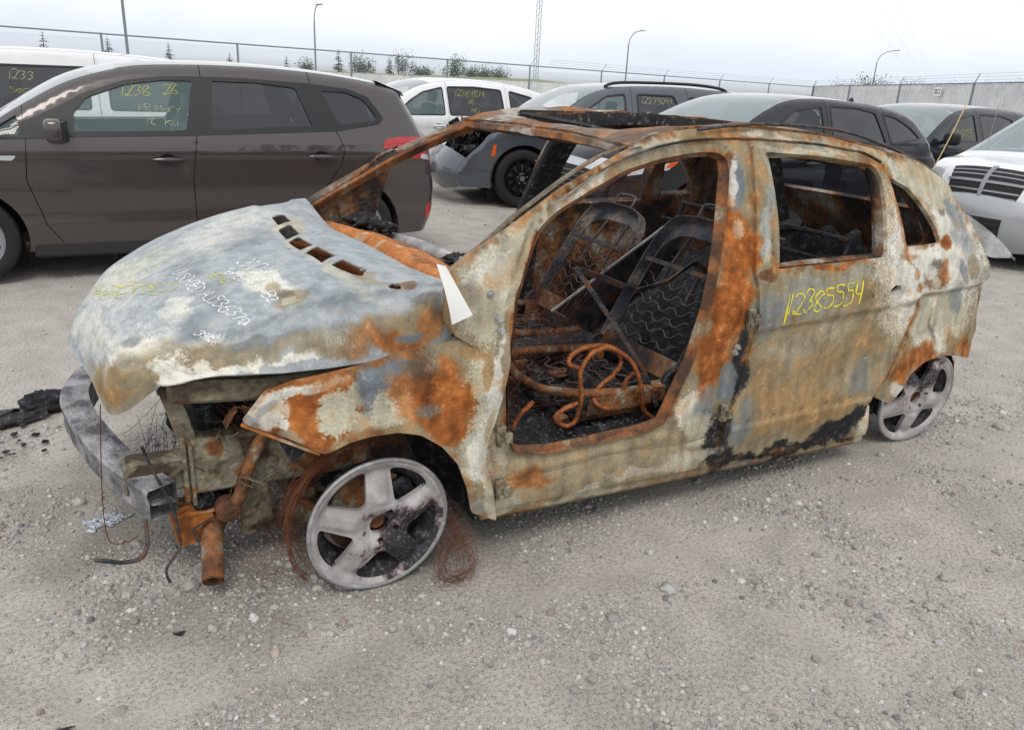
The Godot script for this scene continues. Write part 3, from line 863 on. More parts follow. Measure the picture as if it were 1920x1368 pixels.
func build_ground() -> void:
	gn = noise(404, 0.9, 3)
	var S := 1024
	var a := noise_bytes(411, 0.006, S, S, 5)
	var f := noise_bytes(412, 0.09, S, S, 4)
	var g := noise_bytes(413, 0.35, S, S, 2)
	var st := noise(414, 0.085, 1, FastNoiseLite.TYPE_CELLULAR)
	st.fractal_type = FastNoiseLite.FRACTAL_NONE
	st.cellular_jitter = 1.0
	st.cellular_return_type = FastNoiseLite.RETURN_DISTANCE
	var im1 := st.get_seamless_image(S, S)
	im1.convert(Image.FORMAT_L8)
	var cd := im1.get_data()
	var data := PackedByteArray()
	data.resize(S * S * 3)
	var hd := PackedByteArray()
	hd.resize(S * S)
	for i in S * S:
		var k := 0.93 + (a[i] - 128) * 0.0005 + (f[i] - 128) * 0.0008 + (g[i] - 128) * 0.0014
		var r := 181.0 * k
		var gg := 176.0 * k
		var b := 169.0 * k
		var h := 110.0 + (f[i] - 128) * 0.35 + (g[i] - 128) * 0.3
		# grit: small stones bedded in the dirt
		if cd[i] < 44 and a[i] * 0.6 + f[i] > 214.0:
			var t := 1.0 - cd[i] / 52.0
			var sh := 0.82 + 0.5 * ((f[i] * 7 + a[i] * 3) % 100) / 100.0
			t = min(1.0, t * 2.0)
			r = lerpf(r, 176.0 * sh, t * 0.7)
			gg = lerpf(gg, 170.0 * sh, t * 0.7)
			b = lerpf(b, 161.0 * sh, t * 0.7)
			h += 90.0 * t
		if g[i] < 78 and f[i] < 112:
			r *= 0.66
			gg *= 0.65
			b *= 0.64
		data[i * 3] = int(clamp(r, 0, 255))
		data[i * 3 + 1] = int(clamp(gg, 0, 255))
		data[i * 3 + 2] = int(clamp(b, 0, 255))
		hd[i] = int(clamp(h, 0, 255))
	var m := plain(Color.WHITE, 0.95)
	m.albedo_texture = ImageTexture.create_from_image(Image.create_from_data(S, S, false, Image.FORMAT_RGB8, data))
	var hm := Image.create_from_data(S, S, false, Image.FORMAT_L8, hd)
	hm.bump_map_to_normal_map(5.0)
	m.normal_enabled = true
	m.normal_texture = ImageTexture.create_from_image(hm)
	m.normal_scale = 0.6
	m.vertex_color_use_as_albedo = true
	m.metallic_specular = 0.2
	var N := 300
	var mb := MB.new()
	var c1 := noise(421, 0.55, 4)
	var c2 := noise(422, 0.12, 3)
	for i in N + 1:
		for j in N + 1:
			var u := 2.0 * i / N - 1.0
			var v := 2.0 * j / N - 1.0
			var x := 0.8 + 4.6 * u + 330.0 * pow(absf(u), 7.0) * signf(u)
			var z := 0.2 + 4.6 * v + 330.0 * pow(absf(v), 7.0) * signf(v)
			var d := maxf(absf(x - 0.8), absf(z))
			var y := ground_y(x, z) if d < 14.0 else -0.01
			var e := 0.05
			var nn := Vector3(ground_y(x - e, z) - ground_y(x + e, z), 2.0 * e, ground_y(x, z - e) - ground_y(x, z + e)).normalized() if d < 14.0 else Vector3.UP
			# damp, sooty and dusty patches of the dirt itself
			var k := 1.0 + c1.get_noise_2d(x, z) * 0.16 + c2.get_noise_2d(x, z) * 0.16 + c1.get_noise_2d((x * 0.5 + z * 0.87) * 2.2, (x * 0.87 - z * 0.5) * 0.25) * 0.12
			var soot := exp(-pow((x + 1.15) / 0.55, 2.0) - pow((z + 0.2) / 0.9, 2.0)) * 0.55 + exp(-pow((x + 0.35) / 0.7, 2.0) - pow((z - 0.6) / 0.7, 2.0)) * 0.3
			soot *= clampf(0.6 + 1.6 * c1.get_noise_2d(x * 3.0 + 20.0, z * 3.0), 0.0, 1.0)
			k *= 1.0 - soot
			mb.tint = Color(k, k * 0.995, k * 0.985)
			mb.vert(Vector3(x, y, z), nn, Vector2(x, z) * 0.5)
	for i in N:
		for j in N:
			var q := i * (N + 1) + j
			mb.quad(q, q + 1, q + N + 2, q + N + 1)
	setting("ground", mb, m)
	# gravel: loose stones of three sizes
	var rng := RandomNumberGenerator.new()
	rng.seed = 77
	var nz := noise(8, 1.1, 2)
	var cl := noise(431, 1.3, 3)
	var vm := plain(Color.WHITE, 0.9)
	vm.vertex_color_use_as_albedo = true
	for sz in [[0.0024, 0.0055, 90000, 4], [0.0055, 0.011, 19000, 5], [0.010, 0.019, 1700, 8], [0.018, 0.030, 100, 9]]:
		var variants := 1 if sz[3] == 4 else 2
		for vr in variants:
			var s := MB.new()
			s.lump(Vector3(vr * 3.1, sz[3] * 1.7, 0), Vector3(1.0, 0.66, 0.8), 0.22, nz, sz[3])
			for k in s.v.size():
				s.v[k] -= Vector3(vr * 3.1, sz[3] * 1.7, 0)
			var mm := MultiMesh.new()
			mm.transform_format = MultiMesh.TRANSFORM_3D
			mm.use_colors = true
			mm.mesh = s.mesh()
			var tf := []
			var cols := []
			var want: int = sz[2] / variants
			var tries := 0
			while tf.size() < want and tries < want * 8:
				tries += 1
				# scatter over the yard, thinning with distance from the wreck
				var x: float
				var z: float
				if rng.randf() < 0.8:
					x = rng.randf_range(-2.6, 4.4)
					z = rng.randf_range(-1.0, 2.4)
				else:
					x = rng.randf_range(-4.0, 9.0)
					z = rng.randf_range(-6.5, 2.6)
				if rng.randf() > clampf(0.28 + 1.5 * cl.get_noise_2d(x, z), 0.05, 1.0):
					continue
				var r: float = lerpf(sz[0], sz[1], pow(rng.randf(), 1.6))
				var bs := Basis.from_euler(Vector3(rng.randf_range(-0.3, 0.3), rng.randf() * TAU, rng.randf_range(-0.3, 0.3))).scaled(Vector3(r, r, r))
				tf.append(Transform3D(bs, Vector3(x, ground_y(x, z) + r * rng.randf_range(-0.3, 0.3), z)))
				var t := rng.randf()
				var l := rng.randf_range(0.24, 0.44)
				var c := Color(l, l * 0.965, l * 0.90)
				if t < 0.14: c = Color(l * 1.35, l * 1.33, l * 1.27)
				elif t < 0.2: c = Color(l * 1.0, l * 0.82, l * 0.70)
				elif t < 0.25: c = Color(l * 0.55, l * 0.55, l * 0.57)
				cols.append(c)
			mm.instance_count = tf.size()
			for k in tf.size():
				mm.set_instance_transform(k, tf[k])
				mm.set_instance_color(k, cols[k])
			var o := MultiMeshInstance3D.new()
			o.name = numbered("gravel")
			o.multimesh = mm
			o.material_override = vm
			add_child(o)
			tag(o, "loose grey gravel strewn over the dirt yard", "gravel", "", "stuff")
# ================================================================ the burnt car
const BW = [-0.86, 0.56, -0.80, 0.62, -0.6, 0.73, -0.4, 0.80, -0.2, 0.845, 0.0, 0.868, 0.5, 0.885, 2.2, 0.885, 2.8, 0.872, 3.1, 0.835, 3.3, 0.77, 3.42, 0.69, 3.6, 0.5]
func lut(t: Array, x: float) -> float:
	var m := t.size()
	if x <= t[0]:
		return t[1]
	for i in range(2, m, 2):
		if x <= t[i]:
			return lerpf(t[i - 1], t[i + 1], (x - t[i - 2]) / (t[i] - t[i - 2]))
	return t[m - 1]

func side_z(x: float, y: float) -> float:
	var i := 0.0
	if y < 0.35:
		i = (0.35 - y) * 0.15
	elif y > 0.85:
		var t := y - 0.85
		i = 0.08 * t + 0.5 * t * t
	return lut(BW, x) - i

var dent: FastNoiseLite
func side_at(p: Vector2, off := 0.0) -> Vector3:
	return Vector3(p.x, p.y, side_z(p.x, p.y) + off + dent.get_noise_2d(p.x * 3.0, p.y * 3.0) * 0.006 + dent.get_noise_2d(p.x * 9.0 + 9.0, p.y * 9.0) * 0.0014)

func door_at(p: Vector2) -> Vector3:
	var q := side_at(p, 0.006)
	var ln := 0.745 + (p.x - 1.517) * 0.038
	q.z -= 0.014 * smoothstep(0.0, 0.03, ln - p.y) * (1.0 - smoothstep(0.28, 0.40, ln - p.y))
	q.z += 0.008 * smoothstep(0.0, 0.015, 0.345 - p.y)
	var h := Vector2((p.x - 2.33) / 0.11, (p.y - 0.80) / 0.045)
	q.z -= 0.014 * max(0.0, 1.0 - h.length_squared())
	return q

func fender_at(p: Vector2) -> Vector3:
	var q := side_at(p, 0.004)
	var r := Vector2(p.x, p.y - 0.2325).length()
	q.z += 0.02 * (1.0 - smoothstep(0.33, 0.48, r))
	if p.x > 0.28:
		q.z += (p.x - 0.28) * 0.12 * (0.6 + 0.8 * sin(p.y * 11.0))
	q.z -= 0.03 * smoothstep(0.0, 0.09, p.y - 0.745)
	return q

func quarter_at(p: Vector2) -> Vector3:
	var q := side_at(p)
	var r := Vector2(p.x - 2.778, p.y - 0.2325).length()
	q.z += 0.015 * (1.0 - smoothstep(0.28, 0.42, r))
	q.z -= 0.02 * smoothstep(0.0, 0.02, 0.80 - p.y) * smoothstep(2.5, 2.6, p.x)
	return q

var hood_rows := []
const HOOD_V = [-1.0, -0.9, -0.785, -0.745, -0.55, -0.3, 0.0, 0.3, 0.55, 0.745, 0.785, 0.9, 1.0]
const HOOD_U = [0.0, 0.12, 0.3, 0.55, 0.8, 1.0]
func cubic(a: Vector3, b: Vector3, c: Vector3, d: Vector3, t: float) -> Vector3:
	return 0.5 * (2.0 * b + (c - a) * t + (2.0 * a - 5.0 * b + 4.0 * c - d) * t * t + (3.0 * b - a - 3.0 * c + d) * t * t * t)
func hood_at(p: Vector2) -> Vector3:
	var u: float = clamp(p.x / 1.15, 0.0, 1.0)
	var v: float = clamp(p.y / 0.85, -1.0, 1.0)
	var i := 0
	while i < 4 and u > HOOD_U[i + 1]:
		i += 1
	var j := 0
	while j < 11 and v > HOOD_V[j + 1]:
		j += 1
	var a: float = (v - HOOD_V[j]) / (HOOD_V[j + 1] - HOOD_V[j])
	var b: float = (u - HOOD_U[i]) / (HOOD_U[i + 1] - HOOD_U[i])
	var r := []
	for jj in [j - 1, j, j + 1, j + 2]:
		var q: Array = hood_rows[clampi(jj, 0, 12)]
		r.append(cubic(q[maxi(i - 1, 0)], q[i], q[i + 1], q[mini(i + 2, 5)], b))
	var w := cubic(r[0], r[1], r[2], r[3], a)
	w.y += dent.get_noise_2d(p.x * 2.2 + 40.0, p.y * 2.2) * 0.006
	# the pressed channel that carries the vents
	var cu: float = 0.795 + 0.09 * v * v
	w.y -= 0.010 * (smoothstep(cu - 0.075, cu - 0.05, u) - smoothstep(cu + 0.05, cu + 0.075, u))
	return w

const PAL = {"w": [210, 208, 198], "g": [148, 151, 145], "l": [176, 171, 151], "o": [150, 87, 40], "r": [100, 60, 36], "t": [142, 130, 105], "b": [32, 33, 37], "d": [76, 67, 58], "s": [106, 114, 120], "y": [149, 119, 79], "a": [190, 190, 158], "h": [156, 163, 167]}
# burnt metal: patches of ash, primer, scale and rust with broken, noise-warped edges
func scorched(blobs: Array, rect: Rect2, W: int, H: int, sd: int, base: String, bloom: float) -> ImageTexture:
	var wx := noise_bytes(sd, 0.012, W, H, 5, FastNoiseLite.TYPE_SIMPLEX_SMOOTH, false)
	var wy := noise_bytes(sd + 1, 0.012, W, H, 5, FastNoiseLite.TYPE_SIMPLEX_SMOOTH, false)
	var ed := noise_bytes(sd + 2, 0.05, W, H, 4, FastNoiseLite.TYPE_SIMPLEX_SMOOTH, false)
	var fi := noise_bytes(sd + 3, 0.22, W, H, 3, FastNoiseLite.TYPE_SIMPLEX_SMOOTH, false)
	var cl := noise_bytes(sd + 4, 0.07, W, H, 2, FastNoiseLite.TYPE_CELLULAR, false)
	var sk := noise_bytes(sd + 6, 0.035, W, H / 6 + 1, 4, FastNoiseLite.TYPE_SIMPLEX_SMOOTH, false)
	var co := noise_bytes(sd + 5, 0.02, W, H, 4, FastNoiseLite.TYPE_SIMPLEX_SMOOTH, false)
	var R := PackedFloat32Array()
	var G := PackedFloat32Array()
	var B := PackedFloat32Array()
	R.resize(W * H)
	G.resize(W * H)
	B.resize(W * H)
	var bc: Array = PAL[base]
	R.fill(bc[0])
	G.fill(bc[1])
	B.fill(bc[2])
	var kx := W / rect.size.x
	var ky := H / rect.size.y
	for bl in blobs:
		var ax: float = bl[2] * kx
		var ay: float = -bl[3] * ky
		var bx: float = bl[4] * kx
		var by: float = -bl[5] * ky
		var det := ax * by - ay * bx
		if abs(det) < 1.0:
			continue
		var cx: float = (bl[0] - rect.position.x) * kx
		var cy: float = (rect.end.y - bl[1]) * ky
		var ex: float = (abs(ax) + abs(bx)) * 1.5 + 8.0
		var ey: float = (abs(ay) + abs(by)) * 1.5 + 8.0
		var c: Array = PAL[bl[6]]
		var cr: float = c[0]
		var cg: float = c[1]
		var cb: float = c[2]
		var stg: float = bl[7]
		var soft: float = bl[8]
		var wamp: float = clamp(sqrt(abs(det)) * 0.42, 4.0, 22.0) / 128.0
		var i00 := by / det
		var i01 := -bx / det
		var i10 := -ay / det
		var i11 := ax / det
		var nk := 1.0 if soft < 0.24 else 0.42
		var gain := 0.5
		if soft >= 0.24:
			soft *= 1.3
			gain = 0.85
		var halo: bool = soft < 0.26 and bl[6] in "wlso"
		for y in range(maxi(0, int(cy - ey)), mini(H, int(cy + ey))):
			for x in range(maxi(0, int(cx - ex)), mini(W, int(cx + ex))):
				var i := y * W + x
				var dx := x - cx + (wx[i] - 128) * wamp
				var dy := y - cy + (wy[i] - 128) * wamp
				var p := i00 * dx + i01 * dy
				var q := i10 * dx + i11 * dy
				var d := p * p + q * q
				if d > 2.2:
					continue
				var m := (1.0 - d + (ed[i] - 128) * 0.0030 * nk + (fi[i] - 128) * 0.0030) / soft * gain
				if m <= 0.0:
					continue
				if m > 1.0:
					m = 1.0
				elif halo and m > 0.12 and m < 0.5:
					var k := 0.3
					R[i] += (232.0 - R[i]) * k * m
					G[i] += (230.0 - G[i]) * k * m
					B[i] += (222.0 - B[i]) * k * m
				m *= stg
				R[i] += (cr - R[i]) * m
				G[i] += (cg - G[i]) * m
				B[i] += (cb - B[i]) * m
	var data := PackedByteArray()
	data.resize(W * H * 3)
	for i in W * H:
		var g := 1.0 + (fi[i] - 128) * 0.0007 + (co[i] - 128) * 0.0010 + (ed[i] - 128) * 0.0006 + (sk[((i / W) / 6) * W + i % W] - 128) * 0.0009 * bloom
		var r := R[i] * g
		var gg := G[i] * g
		var b := B[i] * g
		# thin rusty bloom and pale scale that come and go
		var rs := (co[i] - 168 + (ed[i] - 128) * 0.5) * 0.008 * bloom
		if rs > 0.0:
			rs = min(rs, 0.3)
			r += (158.0 - r) * rs
			gg += (104.0 - gg) * rs
			b += (52.0 - b) * rs
		if ed[i] > 178 and fi[i] > 120:
			var k := (ed[i] - 178) * 0.007
			r += (214.0 - r) * k
			gg += (212.0 - gg) * k
			b += (203.0 - b) * k
		# flakes gone from the pale scale show the grey primer
		if r > 178.0 and b > 150.0 and cl[i] < 40 and co[i] + ed[i] > 262:
			var k := minf(1.0, (40 - cl[i]) * 0.08) * 0.6
			r += (112.0 - r) * k
			gg += (114.0 - gg) * k
			b += (118.0 - b) * k
		if cl[i] < 9 and fi[i] > 150:
			r *= 0.55
			gg *= 0.5
			b *= 0.46
		# rust runs from dark brown to ochre
		if r > b * 1.9:
			var k := (co[i] + ed[i] - 256) * 0.0013
			r *= 1.0 + k * 0.8
			gg *= 1.0 + k
			b *= 1.0 + k * 1.3
		data[i * 3] = int(clamp(r, 0.0, 255.0))
		data[i * 3 + 1] = int(clamp(gg, 0.0, 255.0))
		data[i * 3 + 2] = int(clamp(b, 0.0, 255.0))
	return ImageTexture.create_from_image(Image.create_from_data(W, H, false, Image.FORMAT_RGB8, data))

var crust_normal: ImageTexture
# rust creeps in from every cut edge
func edge_rust(lines: Array, rng: RandomNumberGenerator) -> Array:
	var out := []
	for l in lines:
		var p := dense(pv(l), 0.022, false)
		var tone := 0.5
		for i in p.size():
			tone = clampf(tone + rng.randf_range(-0.3, 0.3), 0.0, 1.0)
			if tone < 0.3:
				continue
			var r := rng.randf_range(0.010, 0.026)
			var q := p[i] + Vector2(rng.randfn(), rng.randfn()) * 0.006
			out.append([q.x, q.y, r * 1.3, 0.0, 0.0, r, "o" if rng.randf() < 0.6 else ("r" if rng.randf() < 0.6 else "y"), tone * 0.55, 0.5])
	return out

func scorched_mat(t: ImageTexture) -> StandardMaterial3D:
	var m := plain(Color.WHITE, 0.78)
	m.albedo_texture = t
	m.metallic_specular = 0.35
	var im := noise(777, 0.20, 4).get_image(1024, 512)
	im.convert(Image.FORMAT_L8)
	im.bump_map_to_normal_map(3.0)
	m.normal_enabled = true
	m.normal_texture = ImageTexture.create_from_image(im)
	m.normal_scale = 0.2
	return m

var bm := {}
func burnt_materials() -> void:
	var er := RandomNumberGenerator.new()
	er.seed = 404
	var blobs := SIDE_BLOBS.duplicate()
	blobs.append_array(edge_rust([DOOROPEN, RWIN, QWIN, RARCH, DOORREAR, DOORFRONT, DOORBOT, APILLAR, ROOFLINE, SILL, REARLINE, FENDER], er))
	bm.side = scorched_mat(scorched(blobs, Rect2(-0.45, 0.0, 3.75, 1.55), 1500, 620, 11, "t", 1.0))
	bm.hood = scorched_mat(scorched(HOOD_BLOBS, Rect2(0.0, -0.85, 1.15, 1.7), 640, 944, 31, "h", 0.25))
	bm.rust = patchy(51, [[0.38, rgb(76, 52, 38)], [0.52, rgb(116, 76, 46)], [0.66, rgb(148, 90, 46)], [0.78, rgb(126, 106, 82)], [1.0, rgb(160, 150, 132)]], 0.014, 0.7)
	bm.orange = patchy(57, [[0.3, rgb(140, 84, 40)], [0.62, rgb(188, 116, 56)], [0.76, rgb(196, 130, 74)], [1.0, rgb(196, 180, 156)]], 0.012, 1.1)
	bm.frame = patchy(61, [[0.36, rgb(70, 60, 50)], [0.52, rgb(112, 103, 84)], [0.70, rgb(132, 127, 110)], [0.82, rgb(128, 86, 50)], [1.0, rgb(112, 66, 36)]], 0.010, 0.9)
	bm.far = patchy(67, [[0.42, rgb(44, 38, 36)], [0.54, rgb(84, 58, 42)], [0.66, rgb(128, 82, 48)], [0.76, rgb(126, 108, 88)], [1.0, rgb(158, 150, 138)]], 0.011, 1.1)
	bm.roof = patchy(69, [[0.30, rgb(98, 66, 46)], [0.44, rgb(150, 94, 48)], [0.52, rgb(120, 86, 64)], [0.64, rgb(118, 108, 98)], [1.0, rgb(168, 162, 152)]], 0.007, 1.6)
	bm.alloy = patchy(71, [[0.45, rgb(142, 140, 140)], [0.6, rgb(166, 165, 166)], [1.0, rgb(190, 190, 190)]], 0.01, 0.7, 0.55, 0.1, 0.3, 0.2)
	bm.soot = patchy(73, [[0.5, rgb(26, 26, 29)], [0.66, rgb(40, 40, 45)], [0.78, rgb(66, 58, 54)], [1.0, rgb(120, 122, 128)]], 0.03, 0.4, 0.75)
	bm.steel = patchy(79, [[0.42, rgb(40, 42, 48)], [0.58, rgb(62, 66, 74)], [0.7, rgb(86, 82, 82)], [1.0, rgb(110, 64, 38)]], 0.02, 0.5, 0.55, 0.2, 0.3)
	bm.char = patchy(83, [[0.5, rgb(19, 19, 22)], [0.64, rgb(31, 32, 37)], [0.80, rgb(54, 56, 62)], [1.0, rgb(104, 106, 112)]], 0.04, 0.5, 0.85, 0.4, 0.0, 0.9)
	bm.seat = patchy(87, [[0.42, rgb(50, 55, 63)], [0.58, rgb(76, 81, 89)], [0.72, rgb(106, 92, 84)], [1.0, rgb(142, 132, 126)]], 0.012, 0.7, 0.5, 0.2, 0.2)
	bm.coil = patchy(93, [[0.4, rgb(112, 62, 34)], [0.6, rgb(150, 82, 34)], [1.0, rgb(168, 104, 56)]], 0.03, 0.4)
	bm.hair = plain(rgb(92, 50, 32), 0.85)
	bm.beam = patchy(97, [[0.30, rgb(84, 84, 88)], [0.44, rgb(124, 123, 126)], [0.62, rgb(146, 145, 148)], [1.0, rgb(166, 165, 168)]], 0.012, 0.5, 0.6, 0.15, 0.25, 0.4)
	bm.dark = plain(rgb(20, 19, 19), 0.9)

const SIDE_RECT := Rect2(-0.45, 0.0, 3.75, 1.55)
func mirror_at(f: Callable, off := 0.0) -> Callable:
	return func(p): return f.call(p) * Vector3(1, 1, -1) + Vector3(0, 0, -off)

func hairs(mb: MB, from: Array, count: int, spread: float, r: float, rng: RandomNumberGenerator, wild := 0.03) -> void:
	for k in count:
		var o := Vector3(rng.randf_range(-1, 1), rng.randf_range(-1, 1), rng.randf_range(-1, 1)) * spread
		var pts := []
		for p in from:
			pts.append(p + o + Vector3(rng.randf_range(-1, 1), rng.randf_range(-1, 1), rng.randf_range(-1, 1)) * wild)
		mb.tube(smooth_path(pts, 3), r, 3, false)

func burnt_wheel(car: Node3D, at: Vector3, camber: float, steer: float, spin: float, sootpos: Vector2, sd: int, outward := 1.0) -> void:
	var w := Node3D.new()
	w.name = "wheel"
	car.add_child(w, true)
	w.position = at
	w.rotation = Vector3(-camber, steer, 0.0)
	var R := 0.238
	# face disc with five openings
	var holes := []
	for k in 5:
		var a0 := TAU * (k + 0.5) / 5.0 + spin
		var q := PackedVector2Array()
		for e in [[0.098, -0.12], [0.098, 0.12], [0.140, 0.31], [0.199, 0.425], [0.205, 0.22], [0.206, 0.0], [0.205, -0.22], [0.199, -0.425], [0.140, -0.31]]:
			q.append(Vector2(cos(a0 + e[1]), sin(a0 + e[1])) * e[0])
		holes.append(round_poly(q, 0.018))
	for k in 5:
		var a0 := TAU * k / 5.0 + spin + 0.62
		holes.append(circle(Vector2(cos(a0), sin(a0)) * 0.056, 0.0095, 9))
	holes.append(circle(Vector2.ZERO, 0.033, 18))
	var face_at := func(p: Vector2) -> Vector3:
		var r := p.length()
		var an := fposmod(atan2(p.y, p.x) - spin + PI / 5.0, TAU / 5.0) - PI / 5.0
		var across := absf(r * sin(an))
		var z := 0.012 - 0.055 * pow(r / R, 2.0) * (1.0 - smoothstep(0.185, 0.22, r)) - 0.014 * smoothstep(0.185, 0.22, r)
		z += 0.012 * (1.0 - smoothstep(0.012, 0.04, across)) * smoothstep(0.07, 0.1, r) * (1.0 - smoothstep(0.18, 0.21, r))
		z -= 0.02 * (1.0 - smoothstep(0.03, 0.07, r))
		return Vector3(p.x, p.y, z * outward)
	var S := 192
	var im := Image.create(S, S, false, Image.FORMAT_RGB8)
	var nz := noise(sd, 2.2, 4)
	var nf := noise(sd + 1, 14.0, 3)
	for y in S:
		for x in S:
			var p := Vector2(x / float(S) * 2.0 - 1.0, 1.0 - y / float(S) * 2.0)
			var n0 := nz.get_noise_2dv(p)
			var n1 := nf.get_noise_2dv(p)
			var c := rgb(150, 147, 146).lerp(rgb(184, 182, 180), clamp(n0 * 1.3 + 0.4, 0, 1))
			c = c.lerp(rgb(150, 138, 138), clamp(n1 * 0.6, 0, 0.4))
			var d := (p - sootpos).length() + n0 * 0.5 + n1 * 0.15
			c = c.lerp(rgb(118, 98, 100), 1.0 - smoothstep(0.56, 0.70, d))
			c = c.lerp(rgb(46, 44, 48), 1.0 - smoothstep(0.44, 0.58, d))
			if n1 > 0.3 and d < 0.52:
				c = c.lerp(rgb(150, 146, 150), 0.5)
			im.set_pixel(x, y, c)
	var fm := plain(Color.WHITE, 0.6, 0.15)
	fm.albedo_texture = ImageTexture.create_from_image(im)
	put("rim_face", sheet(circle(Vector2.ZERO, 0.226, 56), holes, face_at, 0.013, 0.022, Rect2(-0.24, -0.24, 0.48, 0.48), outward, true), fm, w)
	var tf := Transform3D(Basis(Vector3.RIGHT, Vector3(0, 0, outward), Vector3(0, -outward, 0)), Vector3.ZERO)
	var rim := MB.new()
	rim.lathe([Vector2(0.222, -0.004), Vector2(0.232, 0.004), Vector2(0.2385, 0.000), Vector2(0.2385, -0.010), Vector2(0.229, -0.016), Vector2(0.22, -0.024), Vector2(0.214, -0.03), Vector2(0.22, -0.02), Vector2(0.222, -0.004)], tf, 56)
	put("rim_lip", rim, bm.alloy, w)
	rim = MB.new()
	rim.lathe([Vector2(0.215, -0.024), Vector2(0.20, -0.04), Vector2(0.175, -0.06), Vector2(0.172, -0.13), Vector2(0.168, -0.13), Vector2(0.17, -0.06), Vector2(0.2, -0.03)], tf, 48)
	put("rim_barrel", rim, bm.soot, w)
	var disc := MB.new()
	disc.lathe([Vector2(0.04, -0.075), Vector2(0.07, -0.072), Vector2(0.072, -0.085), Vector2(0.148, -0.085), Vector2(0.15, -0.09), Vector2(0.15, -0.107), Vector2(0.04, -0.107)], tf, 40)
	put("brake_disc", disc, bm.rust, w)
	var cal := MB.new()
	cal.box(Vector3(0.11, 0.06, -0.095 * outward), Vector3(0.07, 0.12, 0.075), Basis(Vector3(0, 0, 1), 0.5), 0.012)
	cal.tube([Vector3(0.13, 0.02, -0.06 * outward), Vector3(0.1, 0.1, -0.06 * outward)], 0.016, 10)
	put("brake_caliper", cal, bm.steel, w)
	var hub := MB.new()
	hub.lathe([Vector2(0.0, -0.05), Vector2(0.02, -0.05), Vector2(0.026, -0.035), Vector2(0.031, -0.035), Vector2(0.035, -0.09), Vector2(0.0, -0.09)], tf, 20)
	put("hub", hub, bm.rust, w)

